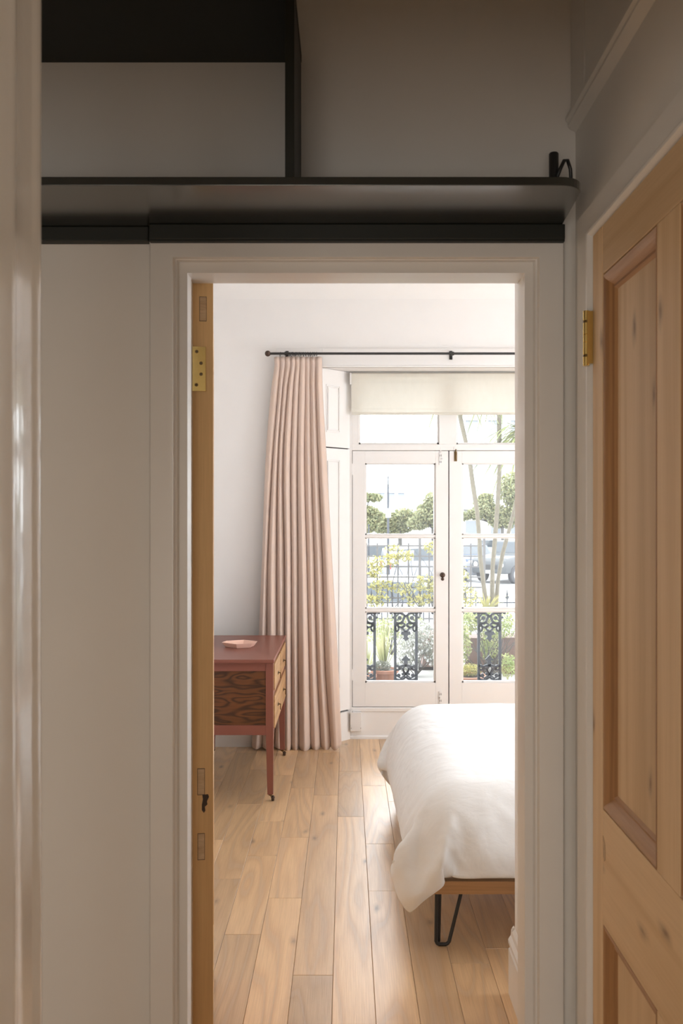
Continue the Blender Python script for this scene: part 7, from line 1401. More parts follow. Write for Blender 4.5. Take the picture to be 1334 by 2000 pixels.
-2,-2,3,-1,-1,2,-1,1,-1,5,-5,1,0,2,-2,5,-11,4,9,-5,-8,8,9,-21,19,-5,-6,-2,12,4,-14,-5,4,-5,16,-12,11,-4,-16,26,0,-26,1,10,-10,27,4,-8,-18,2,6,-7,8,6,-16,9,-2,-1,9,-12,6,0,0,1,-6,21,-4,-4,-14,14,8,-26,21,-24,10,9,-13,7,1,
-3,3,-3,1,-2,0,4,-2,1,-3,6,-5,7,-5,-6,5,4,-2,-5,7,5,-12,3,6,-2,-1,-6,15,-13,-7,13,4,-7,1,-15,5,12,-3,16,-25,4,16,-12,14,-5,-22,10,-13,19,-14,7,14,-6,-10,9,-1,3,-10,1,6,0,3,10,1,-10,-10,4,15,-14,-1,-10,32,-32,17,-11,5,12,-16,5,
-2,2,-2,0,0,2,-4,5,-5,6,-7,5,-6,1,12,-10,2,5,-5,0,-10,20,-12,-1,-7,6,16,-11,2,2,-8,1,5,6,-1,6,-12,1,-16,8,10,-10,13,-10,-7,16,-20,20,-16,17,4,-20,6,2,-5,20,-15,6,12,-1,0,-1,-10,-6,16,-2,-7,-20,16,-12,25,-16,18,-14,1,-6,-8,11,7,
-3,-2,4,-1,0,0,-2,1,2,-5,6,-1,2,4,-6,-4,9,-10,6,-2,3,-1,-1,10,-9,3,-9,-4,12,-2,1,2,7,-20,3,-3,12,-14,11,1,-5,-1,12,-8,10,-13,15,-10,-2,-5,-2,23,-7,0,8,-13,9,-2,-21,12,-3,-12,11,9,-10,-7,-3,13,-10,25,-17,-7,11,-9,7,-4,15,-10,-4,
-2,2,-4,1,3,-2,3,-5,6,-1,-4,2,2,-8,5,6,-6,3,-4,14,-3,-15,9,-8,11,-2,1,6,-16,6,7,-17,-2,22,-8,2,-12,13,-2,9,-15,6,-16,15,-9,6,1,-6,17,-11,1,-8,17,3,-26,-4,2,1,8,1,-7,9,-13,-2,3,4,17,-17,22,-21,0,7,5,3,-1,-7,-2,14,-15,
-2,-3,3,1,-3,2,-2,3,-6,5,2,-4,3,1,-1,4,-1,-3,0,-6,3,4,4,-7,0,5,-9,6,-1,-3,8,10,-10,-9,4,-5,5,-1,3,0,10,-3,-5,-12,19,-1,-10,2,-8,21,-7,-1,-19,-5,17,4,4,6,-1,-20,12,2,2,-9,6,-4,-12,25,-22,5,5,2,-6,2,1,12,-13,4,6,
-2,3,-4,1,1,-4,2,3,-2,1,-1,7,-8,4,-5,2,-4,10,7,-15,3,8,-18,19,-4,-12,13,-14,21,-7,-15,0,9,-1,5,-1,-4,11,1,-21,2,10,11,-1,-17,5,-6,19,-3,-18,-3,-1,17,4,5,-6,-9,0,-6,17,-16,3,0,7,-7,10,-1,-15,10,6,11,3,-31,10,-1,-9,20,-16,4,
-2,0,1,-1,1,1,1,-7,8,-3,1,-7,7,-4,3,1,0,2,-12,13,-8,1,15,-18,6,8,-2,-2,-1,-3,9,-10,8,-9,2,0,5,-11,2,4,6,-16,-1,1,17,-13,6,-9,-2,15,-2,0,-8,9,-15,15,6,-18,8,-2,20,-4,-11,2,12,-13,-6,21,-11,8,-6,-6,18,-10,-13,14,-12,0,4,
-2,-3,4,-1,0,-2,0,6,-7,-1,3,6,-4,4,-6,1,2,-2,0,3,9,-10,-6,13,-4,-8,-2,9,-5,-1,-2,5,0,9,-10,2,-4,7,-11,21,-19,14,2,-10,-7,21,-2,2,-5,-15,14,1,-9,-10,14,-15,-1,17,7,-7,-19,11,13,-5,-17,6,19,-13,8,0,-26,9,9,-12,13,-6,-7,8,6,
-2,-1,1,1,0,3,-2,-6,8,-4,2,0,-5,6,-1,-7,10,-8,9,-5,-1,-2,6,-1,-10,10,-3,5,-14,21,-7,11,-18,-5,15,4,-1,-15,11,-12,2,-2,4,15,-1,-26,11,-1,-4,19,-8,-10,10,0,3,-3,11,-3,-23,1,17,-14,-4,2,9,20,-7,1,-1,-27,24,-10,3,-3,8,-7,3,7,-17,
-2,0,0,0,0,-2,0,6,-4,1,-2,-3,8,-2,-2,3,-4,8,-10,7,-6,4,5,-8,10,-8,0,-1,8,-8,3,-11,7,3,7,-18,9,0,11,-7,5,1,-16,-1,0,20,-6,-11,9,-5,-8,18,-10,0,-7,20,-23,-2,15,0,-8,16,1,-8,14,-17,-3,-15,1,22,-8,9,-27,35,-11,-7,7,-10,15,
-3,1,0,0,-1,5,0,-6,0,5,-3,3,-4,-4,14,-4,-6,-3,15,-8,-1,11,-22,5,8,-2,6,-9,-2,1,10,-10,14,-5,-13,14,-12,18,-22,3,1,5,1,-2,5,-2,-15,19,-6,-8,8,-9,21,-8,11,-10,-3,7,-8,-1,2,-12,14,11,-30,5,-1,10,18,-12,-2,-24,29,-16,6,7,-3,11,-22,
-2,2,-2,0,1,-5,5,-3,5,-4,1,-2,3,2,-3,-5,11,-4,0,-8,3,4,-2,11,-16,9,-8,11,3,-4,-10,17,-15,4,1,-5,11,-8,11,-4,5,-17,11,-5,-5,-5,19,-6,12,1,-11,13,-18,12,-19,-9,29,-15,14,-4,7,1,-20,-5,29,-3,0,-1,-35,-3,0,33,-17,12,-14,14,-9,4,10,
-2,2,-2,0,0,3,-6,7,-7,6,0,-2,1,-3,-1,6,-5,3,-6,10,2,-10,15,-13,9,-4,1,-1,-11,1,1,10,-3,-1,2,-2,-8,4,-4,10,-9,6,-4,17,-6,-6,0,-7,-9,11,21,-16,1,-15,22,-8,-13,21,-3,7,-6,1,5,2,-26,3,-11,-6,16,4,6,0,9,-17,16,-10,9,-10,0,
-2,-3,5,-1,-3,-1,4,-1,3,-6,5,1,-4,4,-5,7,-2,4,-5,-1,1,-1,-8,9,-7,1,12,-15,16,5,-2,-22,6,5,-6,14,-1,-7,-5,0,7,5,-6,-2,0,10,-11,10,-7,0,-3,-12,4,20,-23,20,0,-19,-2,-2,8,-11,0,1,21,-17,8,11,-4,1,11,-23,-1,20,-16,7,-3,-4,5,
-1,0,-2,1,5,0,-7,-1,2,2,-3,1,2,-3,5,-7,6,-7,14,-10,4,-4,13,-10,9,-8,-12,17,-3,-8,-2,11,9,-4,-8,5,-8,12,-9,3,4,-9,11,-16,10,-9,12,-19,26,-8,-12,6,2,-1,-1,-6,-1,17,3,-10,-14,8,8,-6,-9,10,14,-9,11,-1,-25,24,-6,-7,3,-6,8,-6,-6,
-1,3,-3,0,0,1,6,-1,-9,0,-1,2,0,6,-6,6,-4,4,-12,12,-8,2,-1,6,-9,8,5,-4,-8,7,-4,-4,-2,-2,13,-16,17,-10,13,-11,0,5,-6,2,-4,4,-5,22,-27,0,3,19,3,-21,16,-3,10,-22,10,6,4,-9,-6,19,0,-8,6,3,-25,5,27,-31,1,6,6,-6,-11,10,6,
-2,2,4,-4,-2,2,-1,3,7,-3,-5,-4,1,-2,9,-11,5,2,-3,0,1,8,-14,0,14,-12,11,-12,8,1,9,2,-9,-2,-4,13,-18,10,2,6,-18,4,6,-1,7,0,-2,-12,4,-2,13,-15,3,14,-12,11,-16,6,-18,4,10,8,-7,-11,4,30,-39,7,22,15,-14,-2,4,-10,-5,-1,1,5,5,
2,-5,1,4,-3,-4,3,0,-2,7,6,0,-11,0,-5,10,-4,-3,4,-1,0,1,0,8,-9,1,-5,9,-2,-7,-1,-4,10,7,-2,-15,12,-11,4,-3,8,9,-5,4,-19,8,-5,-1,11,9,-17,14,-20,14,8,-25,6,14,-1,-4,-9,2,12,4,14,-40,36,3,-3,-29,-5,32,-27,-4,9,12,-6,-3,3,
1,-1,0,0,3,1,-4,-8,7,-9,3,4,9,-3,-1,-6,4,0,0,0,0,-6,7,-9,0,13,-14,8,-2,7,1,-8,-2,-6,9,6,-5,2,-8,9,4,-15,3,3,12,-10,5,-4,2,-11,15,-15,19,-21,-6,25,-7,-9,17,0,-9,20,-3,-2,-34,17,1,-21,6,17,-12,4,7,8,-4,-12,18,1,-13,
41,-42,0,1,0,-8,-2,7,-4,1,1,-1,-5,2,5,1,-3,2,1,1,-1,0,0,1,2,-5,10,-6,3,-9,-7,23,-14,10,-8,1,7,-1,0,-7,-6,14,-5,-9,3,11,-7,11,-14,12,-13,0,6,-3,7,-9,14,-9,-12,18,11,-29,7,-16,10,14,-15,8,-5,-11,9,-10,31,-7,-3,-2,-1,-5,10,
-26,31,-8,-5,-3,2,-5,2,0,7,-4,0,15,-5,-7,-2,2,-1,2,-2,0,0,5,-5,-1,0,0,-5,-4,14,7,-22,20,-6,5,-4,-12,0,11,-1,-3,-4,3,2,0,-11,20,-9,13,-12,-5,12,-11,5,3,6,-15,18,-12,-3,-1,-3,-6,22,-10,-11,-2,6,-2,1,11,9,-24,17,-6,21,-17,12,-18,
4,-8,5,5,-5,-9,9,2,-8,-1,3,3,-15,-7,4,3,4,-5,-1,1,0,0,-4,14,-8,0,-5,7,6,-17,6,11,-16,5,-2,-5,19,2,-16,12,7,-4,1,3,-3,5,-22,14,-11,9,13,-6,-2,7,-8,-14,14,-16,23,-23,3,10,-5,4,1,16,3,-4,-3,-14,15,-19,27,-24,18,-15,11,-6,-1,
-3,2,4,-3,-7,19,-2,-17,12,-1,-4,-18,-11,11,-1,6,-9,8,-5,2,0,1,-1,-11,17,-9,6,-1,-8,10,-7,-3,8,-7,3,9,-10,-5,10,-10,-2,2,-1,-2,2,-6,19,-18,15,-13,4,-5,7,-3,0,16,-5,9,-14,13,-12,6,0,1,13,-24,-4,11,-6,19,2,-4,-10,28,-16,9,-1,-17,22,
33,-33,0,-1,10,-7,-4,8,-12,-9,-16,0,9,2,5,-13,8,-4,-3,-1,3,-2,4,0,-10,20,-13,-3,10,-8,2,7,-10,5,-5,1,5,3,-8,-3,13,-9,-2,8,0,1,-5,-1,-6,15,-8,5,-10,0,13,-11,1,-6,14,-5,17,-5,4,-25,4,19,-2,-8,19,11,-21,23,1,-22,10,0,-16,27,-25,
-34,39,-19,-6,2,-2,-5,1,-3,-6,11,6,-6,2,-12,15,-12,8,-9,3,-5,9,-10,7,-3,-3,16,2,-17,14,-8,-2,15,-13,5,-7,-3,-5,16,6,-16,0,3,-3,-6,12,-9,12,0,-10,-4,1,10,2,-5,-3,5,10,-19,11,-11,0,-5,24,4,-11,7,9,9,-9,17,-11,1,-4,2,-6,17,-18,15,
-27,-7,12,8,-7,-3,1,-9,1,8,-8,-1,13,-17,13,-9,12,-23,16,-9,10,-12,15,-12,12,-14,4,-6,21,-15,16,-8,-7,19,-14,4,-4,8,-14,2,4,11,-3,-1,0,-13,9,-7,-1,6,6,0,-3,-4,-6,13,-13,-3,9,-7,6,6,10,-8,2,9,12,11,-24,9,-11,-1,-4,27,-12,-5,6,-4,5,
3,6,-13,-25,-1,1,2,2,-4,-1,2,6,-15,14,3,0,-26,10,-7,12,-12,12,-11,16,-15,13,-13,15,-14,20,-15,18,-8,-6,22,-9,-2,-7,9,-15,4,-6,-2,6,1,12,-17,7,5,-6,4,-5,-2,5,0,-4,8,1,2,6,4,6,4,7,5,3,-6,-7,23,-14,8,-5,-15,-3,7,1,-2,5,-6,
-34,-4,3,6,2,-1,-5,1,5,-5,10,-15,15,3,-5,-19,6,-4,7,-9,9,-3,0,-8,19,-17,10,-1,3,-9,18,-19,25,-6,-6,17,3,-1,-20,16,2,-6,7,-14,11,-15,13,4,-14,2,-7,7,1,-1,6,2,7,5,6,6,6,1,1,-1,0,2,0,4,-17,14,-17,1,15,-12,-7,5,-16,7,7,
-32,-2,-4,13,-5,0,-1,0,0,10,-15,13,3,-2,-16,-6,0,3,-2,2,-1,2,4,-3,-4,20,-17,1,1,0,-3,19,-10,12,-11,-3,15,-3,19,-22,-2,16,-12,11,-19,18,-4,-9,24,-9,3,3,2,5,-4,10,1,4,2,-1,-11,11,-11,3,3,-11,14,-14,17,-19,13,2,-24,0,17,-3,10,-11,-6,
-32,-3,10,-7,2,0,0,2,5,-13,11,5,-2,-10,-9,-3,2,-2,1,-1,9,-4,-2,6,-8,1,18,-17,10,4,-12,-4,7,-4,23,1,-8,-2,2,23,-4,-21,19,-12,9,-9,10,14,-28,24,5,-12,7,0,8,-4,7,-7,-6,-2,11,-12,13,2,-11,15,-14,8,-19,19,-14,-5,14,1,-5,1,-6,12,-3,
-31,1,-1,1,1,-5,9,2,-11,8,6,-4,-1,-19,0,1,0,2,-2,4,-7,4,8,-7,0,-3,4,14,-16,2,5,6,-14,5,1,-2,7,19,-2,-13,7,22,-17,19,-7,5,-15,5,9,-20,-1,33,-16,-1,12,-8,-10,5,16,3,-10,1,-7,-6,12,-4,3,-4,17,-17,18,-6,5,-13,-7,2,12,-20,10,
-30,2,-4,1,-2,8,-2,-6,6,7,-6,3,-15,-6,-1,2,-2,-1,3,-2,6,-5,1,9,3,-12,0,1,14,-14,8,-5,7,-5,-8,10,-2,1,4,15,-1,-15,20,-10,17,-8,6,-10,8,9,15,-25,14,11,-13,-5,18,-10,-4,-8,13,-8,17,2,-10,-4,-6,9,-17,18,-23,8,-2,11,-6,-1,5,2,3,
-30,5,-5,0,4,-1,-1,-1,8,-6,4,-7,-11,2,2,-7,0,1,0,3,-5,4,0,-3,4,9,-13,0,2,13,-14,2,3,5,-3,-8,3,-6,6,-2,9,15,-6,10,-1,11,9,0,0,2,-23,20,0,-9,-10,20,-13,14,-4,9,-6,9,-12,-2,5,0,4,-9,5,-19,7,-5,0,9,5,5,-19,14,-6,
-29,-6,9,-3,0,0,-3,10,-4,2,-5,-9,-6,19,-12,-8,2,0,-2,3,-1,1,-2,5,-1,-4,8,-8,1,-1,12,-11,-1,0,6,4,-7,7,-3,-1,-6,5,2,-1,-2,1,2,-3,10,4,13,-18,9,5,14,-8,-2,-7,-11,7,2,-10,3,2,-2,-2,1,9,5,13,4,6,6,-16,2,-6,22,-7,-5,
-27,-3,-3,4,1,0,4,-3,0,-3,-9,2,17,-18,-4,1,2,0,-1,-6,3,0,-1,0,0,5,-5,8,-8,-1,1,7,-2,-4,0,0,3,-4,-3,7,4,-11,1,1,5,-1,-1,11,-5,1,-2,9,-12,-3,2,3,2,5,9,-10,-3,9,-2,-5,11,6,-5,-9,-1,0,5,4,5,20,-4,0,-2,4,-5,
-25,-5,1,5,-2,1,-2,1,-4,1,-8,9,-15,-1,2,12,-14,1,-1,1,-2,0,1,-1,2,1,-1,-1,4,0,-5,1,1,4,-3,-1,-1,4,1,-3,-2,5,0,-1,-1,0,2,-6,1,0,2,-3,7,3,-5,-2,0,-1,2,0,4,2,2,7,-4,1,7,11,8,4,4,2,0,-23,17,7,-10,0,4,
-24,32,-32,-2,2,-2,3,4,-6,-11,14,-18,-5,2,-2,1,4,0,-4,0,3,-2,-1,0,-1,1,5,-3,-2,-1,2,-1,0,-1,1,1,0,0,0,-1,0,1,-2,2,-2,1,1,1,2,-4,0,3,-1,3,4,4,2,10,0,8,4,2,3,1,1,2,8,-10,-4,1,-3,-2,-6,21,-8,-2,-10,17,-7,
-8,-35,32,-1,0,2,0,-1,5,23,6,-20,12,-53,-1,1,0,-6,4,-1,-3,2,0,-1,-2,4,9,-13,1,0,1,0,0,2,0,0,1,-2,-1,1,0,-2,1,-2,2,1,-2,2,-1,5,1,3,2,-2,-1,2,2,-4,6,-1,2,3,3,4,0,5,-3,15,6,1,-3,-4,0,0,-3,-12,23,-14,14
]


def duvet():
    NX, NY = 78, 88
    E_ = np.array(DUVET, dtype=int).reshape(3, NY + 1, NX + 1).transpose(1, 2, 0)
    D = E_.copy()
    D[:, 1:] = np.cumsum(E_[:, 1:], axis=0)
    D[:, 0] = np.cumsum(E_[:, 0], axis=0)
    T_ = np.cumsum(D, axis=1) / 2000.0
    avg = T_.copy()
    avg[1:-1, 1:-1] = (T_[:-2, 1:-1] + T_[2:, 1:-1] + T_[1:-1, :-2] + T_[1:-1, 2:]) / 4
    T_ = T_ * 0.6 + avg * 0.4
    # the front corner hangs a little further out
    w_ = np.clip((0.36 - T_[..., 2]) / 0.20, 0, 1) ** 2 * np.clip((3.15 - T_[..., 1]) / 0.3, 0, 1) * np.clip((0.62 - T_[..., 0]) / 0.25, 0, 1)
    T_[..., 0] -= 0.055 * w_
    T_[..., 2] += 0.012 * w_
    mb = MB()
    mb.v = [tuple(v) for v in T_.reshape(-1, 3)]
    for j in range(NY):
        for i in range(NX):
            k = j * (NX + 1) + i
            mb.f.append((k, k + 1, k + NX + 2, k + NX + 1))
    return mb


o = obj('duvet', duvet(), M['cotton'], smooth=True, normals=False)
m = o.modifiers.new('thickness', 'SOLIDIFY'); m.thickness = 0.014; m.offset = -1.0
m = o.modifiers.new('smooth', 'SUBSURF'); m.levels = 1; m.render_levels = 1
tag(o, 'puffy crumpled white cotton duvet draped over the bed', 'duvet')

# ------------------------------------------------------------------ OUTSIDE: terrace, railing, planting, street
GZ = -1.6
b = MB(); b.box(-6, 9, 5.95, 11.4, -0.25, 0.0)
struct('ground_terrace', b, M['paving'], 'pale paved terrace outside the french doors', 'terrace')
b = MB(); b.box(-60, 80, 11.2, 190, GZ - 0.2, GZ)
struct('ground_street', b, M['road'], 'pale street beyond the garden railing', 'street')
b = MB(); b.box(-6, 9, 11.4, 11.6, GZ, 0.04)
struct('wall_garden', b, M['stucco'], 'low retaining wall under the spear railing', 'wall')
# outside sill of the french doors
b = MB(); b.box(0.0, 1.33, Fd + 0.05, 5.97, 0, 0.17)
struct('sill_outer', b, M['paving'], 'stone sill outside the french doors', 'sill')


# cast iron balustrade, ornament drawn as flat cast strokes
Dg = 6.60
U = Dg / 1700.0 / 10.26


def stroke(mb, pts, w, cx_, zt_, y0=Dg - 0.008, y1=Dg + 0.008):
    """poly stroke (panel units) of width w extruded through the casting"""
    pts = [Vector(p) for p in pts]
    L_, R_2 = [], []
    for i, p in enumerate(pts):
        d = (pts[min(i + 1, len(pts) - 1)] - pts[max(i - 1, 0)]).normalized()
        n = Vector((-d.y, d.x))
        L_.append(p + n * w / 2); R_2.append(p - n * w / 2)
    for i in range(len(pts) - 1):
        q = [L_[i], L_[i + 1], R_2[i + 1], R_2[i]]
        mb.prism([(cx_ + a.x * U, zt_ - a.y * U) for a in q], y0, y1, 'xz')


def blob(mb, x, y, r, cx_, zt_, e=0.0):
    mb.prism([(cx_ + (x + r * math.cos(a)) * U, zt_ - (y + r * math.sin(a)) * U) for a in [2 * PI * k / 14 for k in range(14)]], Dg - 0.0095 - e, Dg + 0.0095, 'xz')


def arc(cx_, cy_, rx, ry, a0, a1, n=12):
    return [(cx_ + rx * math.cos(math.radians(a0 + (a1 - a0) * k / n)), cy_ + ry * math.sin(math.radians(a0 + (a1 - a0) * k / n))) for k in range(n + 1)]


zt_p = PZ(1195.5, Dg)     # y = 160 in panel units


def panel_mb(cx_):
    mb = MB()
    z = zt_p + 160 * U
    for s in (-1, 1):
        X = lambda pts: [(s * x, y) for x, y in pts]
        stroke(mb, X([(213, 150), (213, 700), (211, 1240), (213, 1560), (213, 1900)]), 54, cx_, z)
        # heart scroll at the top
        stroke(mb, X([(250, 172), (110, 178), (60, 196), (20, 240)]), 46, cx_, z)
        stroke(mb, X([(5, 215), (28, 260), (48, 300), (60, 340), (100, 380), (150, 385), (200, 370)]), 50, cx_, z)
        stroke(mb, X([(215, 330), (170, 318), (148, 298)]), 22, cx_, z)
        blob(mb, s * 122, 276, 42, cx_, z)
        stroke(mb, X(arc(118, 280, 68, 92, -110, -20, 8)), 24, cx_, z)
        stroke(mb, X(arc(96, 418, 74, 44, 0, 360, 18)), 42, cx_, z)
        stroke(mb, X([(40, 430), (75, 470), (40, 520), (0, 550)]), 44, cx_, z)
        stroke(mb, X(arc(176, 475, 34, 70, 0, 360, 16)), 34, cx_, z)
        stroke(mb, X([(200, 545), (165, 525), (140, 500)]), 26, cx_, z)
        # pendant
        mb.prism([(cx_ + s * x * U, z - y * U) for x, y in ((0, 530), (45, 548), (85, 545), (98, 580), (85, 612), (50, 618), (36, 640), (44, 668), (66, 690), (30, 712), (0, 748))], Dg - 0.008, Dg + 0.008, 'xz')
        # outer nubs
        blob(mb, s * 300, 178, 26, cx_, z); stroke(mb, X([(250, 165), (300, 172), (330, 165)]), 24, cx_, z)
        blob(mb, s * 256, 266, 24, cx_, z)
        # bottom finial
        mb.prism([(cx_ + s * x * U, z - y * U) for x, y in ((0, 1020), (34, 1055), (52, 1080), (80, 1098), (84, 1120), (62, 1135), (36, 1130), (40, 1165), (28, 1230), (0, 1240))], Dg - 0.008, Dg + 0.008, 'xz')
        stroke(mb, X([(215, 1232), (170, 1240), (140, 1250), (110, 1252), (60, 1232), (0, 1222)]), 46, cx_, z)
        blob(mb, s * 165, 1238, 28, cx_, z)
        stroke(mb, X([(150, 1275), (110, 1290), (70, 1290), (50, 1330), (28, 1380), (0, 1420)]), 46, cx_, z)
        stroke(mb, X([(200, 1310), (150, 1316), (108, 1292)]), 40, cx_, z)
        stroke(mb, X([(0, 1240), (44, 1268), (50, 1310), (20, 1360), (0, 1390)]), 22, cx_, z)
        blob(mb, s * 140, 1425, 36, cx_, z); blob(mb, s * 62, 1400, 24, cx_, z)
        stroke(mb, X([(210, 1410), (160, 1450), (100, 1480), (40, 1440), (0, 1400)]), 26, cx_, z)
        stroke(mb, X([(200, 1500), (120, 1520), (40, 1490), (0, 1450)]), 40, cx_, z)
        stroke(mb, X([(210, 1560), (80, 1560), (20, 1545)]), 46, cx_, z)
        stroke(mb, X([(0, 1560), (60, 1600), (120, 1660), (200, 1700)]), 40, cx_, z)
        stroke(mb, X([(210, 1640), (120, 1600), (0, 1660)]), 40, cx_, z)
    return mb


rl = thing('iron_balustrade', 'black cast iron balustrade with scroll panels outside the french doors', 'railing', (0.66, Dg, 0.0))
first = None
for k in range(-2, 6):
    cxp = PX(792.5 + 81.6 * k, Dg)
    if first is None:
        first = obj('scroll_panel', panel_mb(cxp), M['iron'], rl); fx0 = cxp
    else:
        c = first.copy(); COL.objects.link(c); c.location.x += cxp - fx0
obj('hand_rail', MB().box(PX(560, Dg), PX(1260, Dg), Dg - 0.018, Dg + 0.018, zt_p + 0.002, zt_p + 0.022, 0.004), M['iron'], rl)
obj('bottom_rail', MB().box(PX(560, Dg), PX(1260, Dg), Dg - 0.012, Dg + 0.012, 0.03, 0.055, 0.002), M['iron'], rl)
for x in (PX(575, Dg), PX(1245, Dg)):
    obj('post', MB().box(x - 0.02, x + 0.02, Dg - 0.02, Dg + 0.02, 0.0, zt_p + 0.03, 0.003), M['iron'], rl)

# trellis: every lath a part
Dt = 10.3
tx0, tx1 = PX(616, Dt), PX(946, Dt)
tz1 = PZ(1066, Dt)
tl_ = thing('garden_trellis', 'grey square wooden trellis seen through the left french door', 'trellis', ((tx0 + tx1) / 2, Dt, 0))
sp = 20.3 * Dt / 1700
k = 0
x = PX(716.5, Dt) - sp * 5
base = obj('upright_lath', MB().box(x - 0.0085, x + 0.0085, Dt - 0.008, Dt, 0.0, tz1 + 0.03), M['trellis'], tl_)
bx_x = x
for k in range(1, 17):
    if k in (10, 16): continue
    c = base.copy(); COL.objects.link(c); c.location.x += sp * k
base = obj('cross_lath', MB().box(tx0, tx1, Dt - 0.016, Dt - 0.008, tz1 - 0.0085, tz1 + 0.0085), M['trellis'], tl_)
for k in range(1, 9):
    c = base.copy(); COL.objects.link(c); c.location.z -= sp * k
for px in (820, 945.5):
    x = PX(px, Dt)
    obj('trellis_post', MB().box(x - 0.014, x + 0.014, Dt - 0.02, Dt + 0.02, 0.0, tz1 + 0.12), M['trellis'], tl_)

# spear railing beyond
Df = 11.5
fn = thing('spear_railing', 'black iron railing with spear heads at the edge of the garden', 'railing', (0.8, Df, 0.04))
xa, xb = PX(600, Df), PX(1160, Df)
obj('rail', MB().box(xa, xb, Df - 0.01, Df + 0.01, PZ(1178, Df), PZ(1175.5, Df)), M['iron'], fn)
zsp = PZ(1153, Df); zr_ = PZ(1176, Df)
def spear(x):
    m = MB().box(x - 0.007, x + 0.007, Df - 0.007, Df + 0.007, 0.04, zr_ + 0.03)
    m.prism([(x - 0.005, zr_ + 0.03), (x - 0.022, zr_ + 0.055), (x - 0.026, zr_ + 0.085), (x - 0.012, zr_ + 0.07), (x - 0.012, zr_ + 0.10), (x, zsp + 0.02), (x + 0.012, zr_ + 0.10), (x + 0.012, zr_ + 0.07), (x + 0.026, zr_ + 0.085), (x + 0.022, zr_ + 0.055), (x + 0.005, zr_ + 0.03)], Df - 0.006, Df + 0.006, 'xz')
    return m
x0s = PX(990.5, Df) - 0.138 * 19
base = obj('picket', spear(x0s), M['iron'], fn)
for k in range(1, 28):
    c = base.copy(); COL.objects.link(c); c.location.x += 0.138 * k


# ---- foliage builders
def leaves(mb, centers, n, size, rng, aspect=2.2, droop=0.0):
    """centers: list of (x, y, z, rx, ry, rz)"""
    tot = sum(c[3] * c[5] for c in centers)
    for c in centers:
        for _ in range(int(n * c[3] * c[5] / tot)):
            d = Vector((rng.gauss(0, 1), rng.gauss(0, 1), rng.gauss(0, 1))).normalized()
            r = rng.random() ** 0.33
            p = Vector((c[0] + d.x * c[3] * r, c[1] + d.y * c[4] * r, c[2] + d.z * c[5] * r))
            s = size * rng.uniform(0.6, 1.3)
            a = Vector((rng.gauss(0, 1), rng.gauss(0, 1), rng.gauss(0, 1) - droop)).normalized()
            bb = a.cross(Vector((rng.gauss(0, 1), rng.gauss(0, 1), rng.gauss(0, 1)))).normalized()
            nn_ = a.cross(bb)
            w = s / aspect
            n0 = len(mb.v)
            mb.v += [tuple(p - a * s * 0.5), tuple(p + bb * w * 0.5 - nn_ * w * 0.12), tuple(p + a * s * 0.5), tuple(p - bb * w * 0.5 - nn_ * w * 0.12)]
            mb.f += [(n0, n0 + 1, n0 + 2), (n0, n0 + 2, n0 + 3)]
    return mb


def straps(mb, c, n, length, width, rng, up=0.8, spread=1.0, arch=0.5):
    for _ in range(n):
        az = rng.uniform(0, 2 * PI); el = rng.uniform(up - 0.45, up + 0.35)
        d = Vector((math.cos(az) * math.cos(el) * spread, math.sin(az) * math.cos(el) * spread, math.sin(el)))
        L_ = length * rng.uniform(0.6, 1.1)
        side = d.cross(Vector((0, 0, 1))).normalized()
        p = Vector(c)
        n0 = len(mb.v)
        K = 6
        for k in range(K + 1):
            t = k / K
            w = width * (1 - t ** 2.2) * (0.5 + 0.9 * t if t < 0.5 else 0.95) + 0.0005
            q = p + d * L_ * t + Vector((0, 0, -arch * L_ * t * t))
            mb.v += [tuple(q - side * w), tuple(q + side * w)]
        for k in range(K): mb.f.append((n0 + 2 * k, n0 + 2 * k + 1, n0 + 2 * k + 3, n0 + 2 * k + 2))
    return mb


def twigs(mb, c, n, length, r, rng, up=0.9):
    for _ in range(n):
        az = rng.uniform(0, 2 * PI); el = rng.uniform(up - 0.5, up + 0.5)
        p = Vector(c); pts = [p.copy()]
        d = Vector((math.cos(az) * math.cos(el), math.sin(az) * math.cos(el), math.sin(el)))
        for k in range(4):
            p = p + d * length / 4 * rng.uniform(0.7, 1.2); pts.append(p.copy())
            d = (d + Vector((rng.gauss(0, .25), rng.gauss(0, .25), rng.gauss(0, .2)))).normalized()
        mb.tube(pts, [r, r * .8, r * .6, r * .45, r * .25], 5)
    return mb


rg = random.Random(3)


def E(px, py, d, rx, rz, ry=None):
    x, y, z = P(px, py, d)
    s = d / 1700.0
    return (x, y, z, rx * s, (ry if ry else min(rx, rz)) * s, rz * s)


def plant(name, label, cat, loc, parts, group=None):
    t = thing(name, label, cat, loc, group)
    for pn, mb, mt in parts: obj(pn, mb, mt, t, normals=False)
    return t


def pot(name, label, x, y, z, r, h, mt):
    t = thing(name, label, 'plant pot', (x, y, z))
    obj('body', MB().lathe((x, y, z), [(r * 0.68, 0), (r * 0.93, h * 0.82), (r * 0.95, h * 0.83), (r * 1.03, h * 0.84), (r * 1.03, h * 0.98), (r * 0.98, h), (r * 0.90, h), (r * 0.88, h * 0.9)], 'z', 28), mt, t, smooth=40)
    obj('soil', MB().lathe((x, y, z + h * 0.86), [(r * 0.88, 0), (r * 0.8, 0.01)], 'z', 20), M['soil'], t)
    return t


